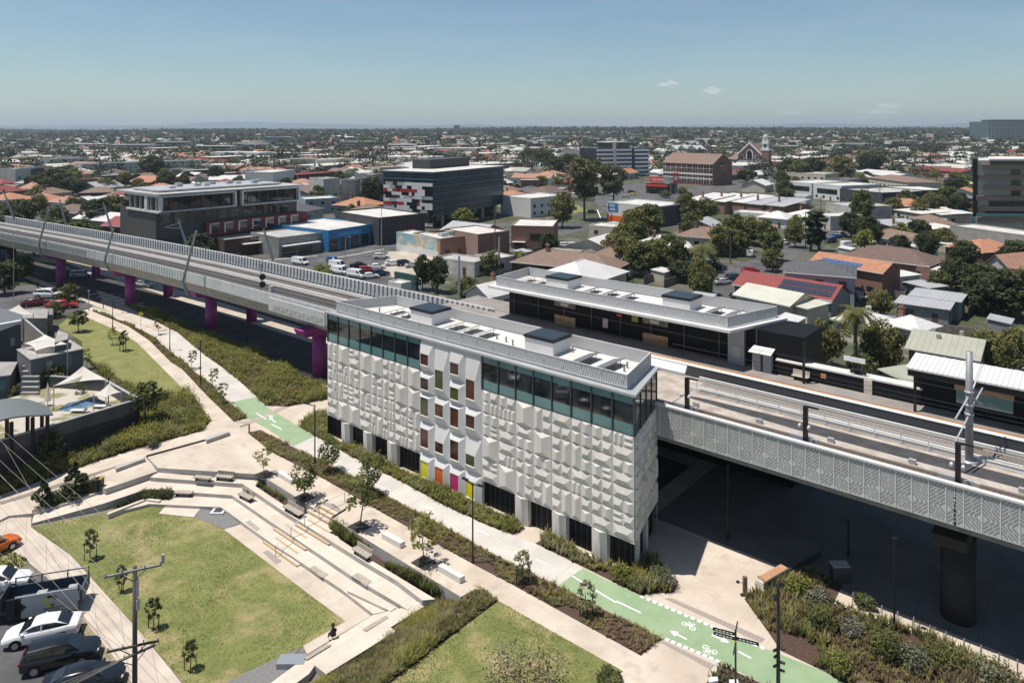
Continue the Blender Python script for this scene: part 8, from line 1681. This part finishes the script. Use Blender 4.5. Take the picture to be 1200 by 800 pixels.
sky.sun_elevation = math.radians(71.5); sky.sun_rotation = math.radians(270); sky.altitude = 30; sky.air_density = 1.0; sky.dust_density = .35; sky.ozone_density = 1.0
mxs = nt.nodes.new('ShaderNodeMix'); mxs.data_type = 'RGBA'; mxs.blend_type = 'MULTIPLY'; mxs.inputs[0].default_value = 1; mxs.inputs[7].default_value = (.93, 1.035, 1.07, 1); nt.links.new(sky.outputs[0], mxs.inputs[6]); CL = mxs.outputs[2]
NN, LL = nt.nodes, nt.links; tcw = NN.new('ShaderNodeTexCoord'); spw = NN.new('ShaderNodeSeparateXYZ'); LL.new(tcw.outputs['Generated'], spw.inputs[0])
def mth(op, a, b=None, c=None, cl=False):
    m = NN.new('ShaderNodeMath'); m.operation = op; m.use_clamp = cl
    for i, q in enumerate((a, b, c)):
        if q is None: continue
        if isinstance(q, (int, float)): m.inputs[i].default_value = q
        else: LL.new(q, m.inputs[i])
    return m.outputs[0]
yy = mth('MAXIMUM', spw.outputs[1], .05); ca_ = mth('DIVIDE', spw.outputs[0], yy); cb_ = mth('DIVIDE', spw.outputs[2], yy)
cv = NN.new('ShaderNodeCombineXYZ'); LL.new(ca_, cv.inputs[0]); LL.new(mth('MULTIPLY', cb_, 3.0), cv.inputs[1]); nz = NN.new('ShaderNodeTexNoise'); nz.inputs['Scale'].default_value = 85; nz.inputs['Detail'].default_value = 6; LL.new(cv.outputs[0], nz.inputs[0]); acc = None
for (px, py, w_, h_, st_) in ((785,98.5,19,5,1.),(836,106,17,5.5,1.),(1041,124,22,5,.8),(1030,131,40,4.5,.7),(925,132,26,4.5,.6),(1010,138,60,3.5,.4)):
    f = mth('SUBTRACT', 1.0, mth('ADD', mth('POWER', mth('ABSOLUTE', mth('DIVIDE', mth('SUBTRACT', ca_, (px-600)/F), w_/F)), 2), mth('POWER', mth('ABSOLUTE', mth('DIVIDE', mth('SUBTRACT', cb_, (HY-py)/F), h_/F)), 2)), cl=True)
    f = mth('MULTIPLY', mth('SUBTRACT', mth('MULTIPLY', nz.outputs['Fac'], mth('ADD', f, .6)), .52, cl=True), 4.5*st_, cl=True); f = mth('MULTIPLY', f, mth('GREATER_THAN', spw.outputs[1], .1)); acc = f if acc is None else mth('MAXIMUM', acc, f)
# faint high streaks so the sky is not a perfect ramp
cv2 = NN.new('ShaderNodeCombineXYZ'); LL.new(mth('MULTIPLY', ca_, 2.0), cv2.inputs[0]); LL.new(mth('MULTIPLY', cb_, 14.0), cv2.inputs[1]); nz2 = NN.new('ShaderNodeTexNoise'); nz2.inputs['Scale'].default_value = 2.2; nz2.inputs['Detail'].default_value = 5; LL.new(cv2.outputs[0], nz2.inputs[0])
stk = mth('MULTIPLY', mth('SUBTRACT', nz2.outputs['Fac'], .45, cl=True), .35, cl=True); acc = mth('MAXIMUM', mth('MULTIPLY', acc, .8), stk)
mxc = NN.new('ShaderNodeMix'); mxc.data_type = 'RGBA'; LL.new(acc, mxc.inputs[0]); LL.new(CL, mxc.inputs[6]); mxc.inputs[7].default_value = (8.0, 8.5, 8.9, 1); LL.new(mxc.outputs[2], bg.inputs[0]); bg.inputs[1].default_value = .074
HAZE = 9.5e-5
if HAZE:
    m_ = MB(); m_.box(-21000,-40,-22,21000,19000,260, mat('x', (1,1,1)))
    o = m_.build('haze'); o.data.materials.clear(); hz = bpy.data.materials.new('haze_air'); hz.use_nodes = True; n = hz.node_tree; n.nodes.clear(); out = n.nodes.new('ShaderNodeOutputMaterial'); pv = n.nodes.new('ShaderNodeVolumePrincipled'); pv.inputs['Color'].default_value = (.66,.80,.92,1); pv.inputs['Density'].default_value = HAZE; pv.inputs['Anisotropy'].default_value = .2
    n.links.new(pv.outputs[0], out.inputs['Volume']); o.data.materials.append(hz); o['kind'] = 'stuff'; o['label'] = 'pale blue air haze'
SC.view_settings.view_transform = 'Standard'; SC.view_settings.look = 'None'; SC.view_settings.gamma = 1; SC.view_settings.use_curve_mapping = False; SC.view_settings.exposure = .27
SC.cycles.volume_bounces = 0; SC.cycles.max_bounces = 6; SC.cycles.transparent_max_bounces = 8; SC.cycles.use_denoising = True
for me in [m for m in bpy.data.meshes if m.users == 0]: bpy.data.meshes.remove(me)
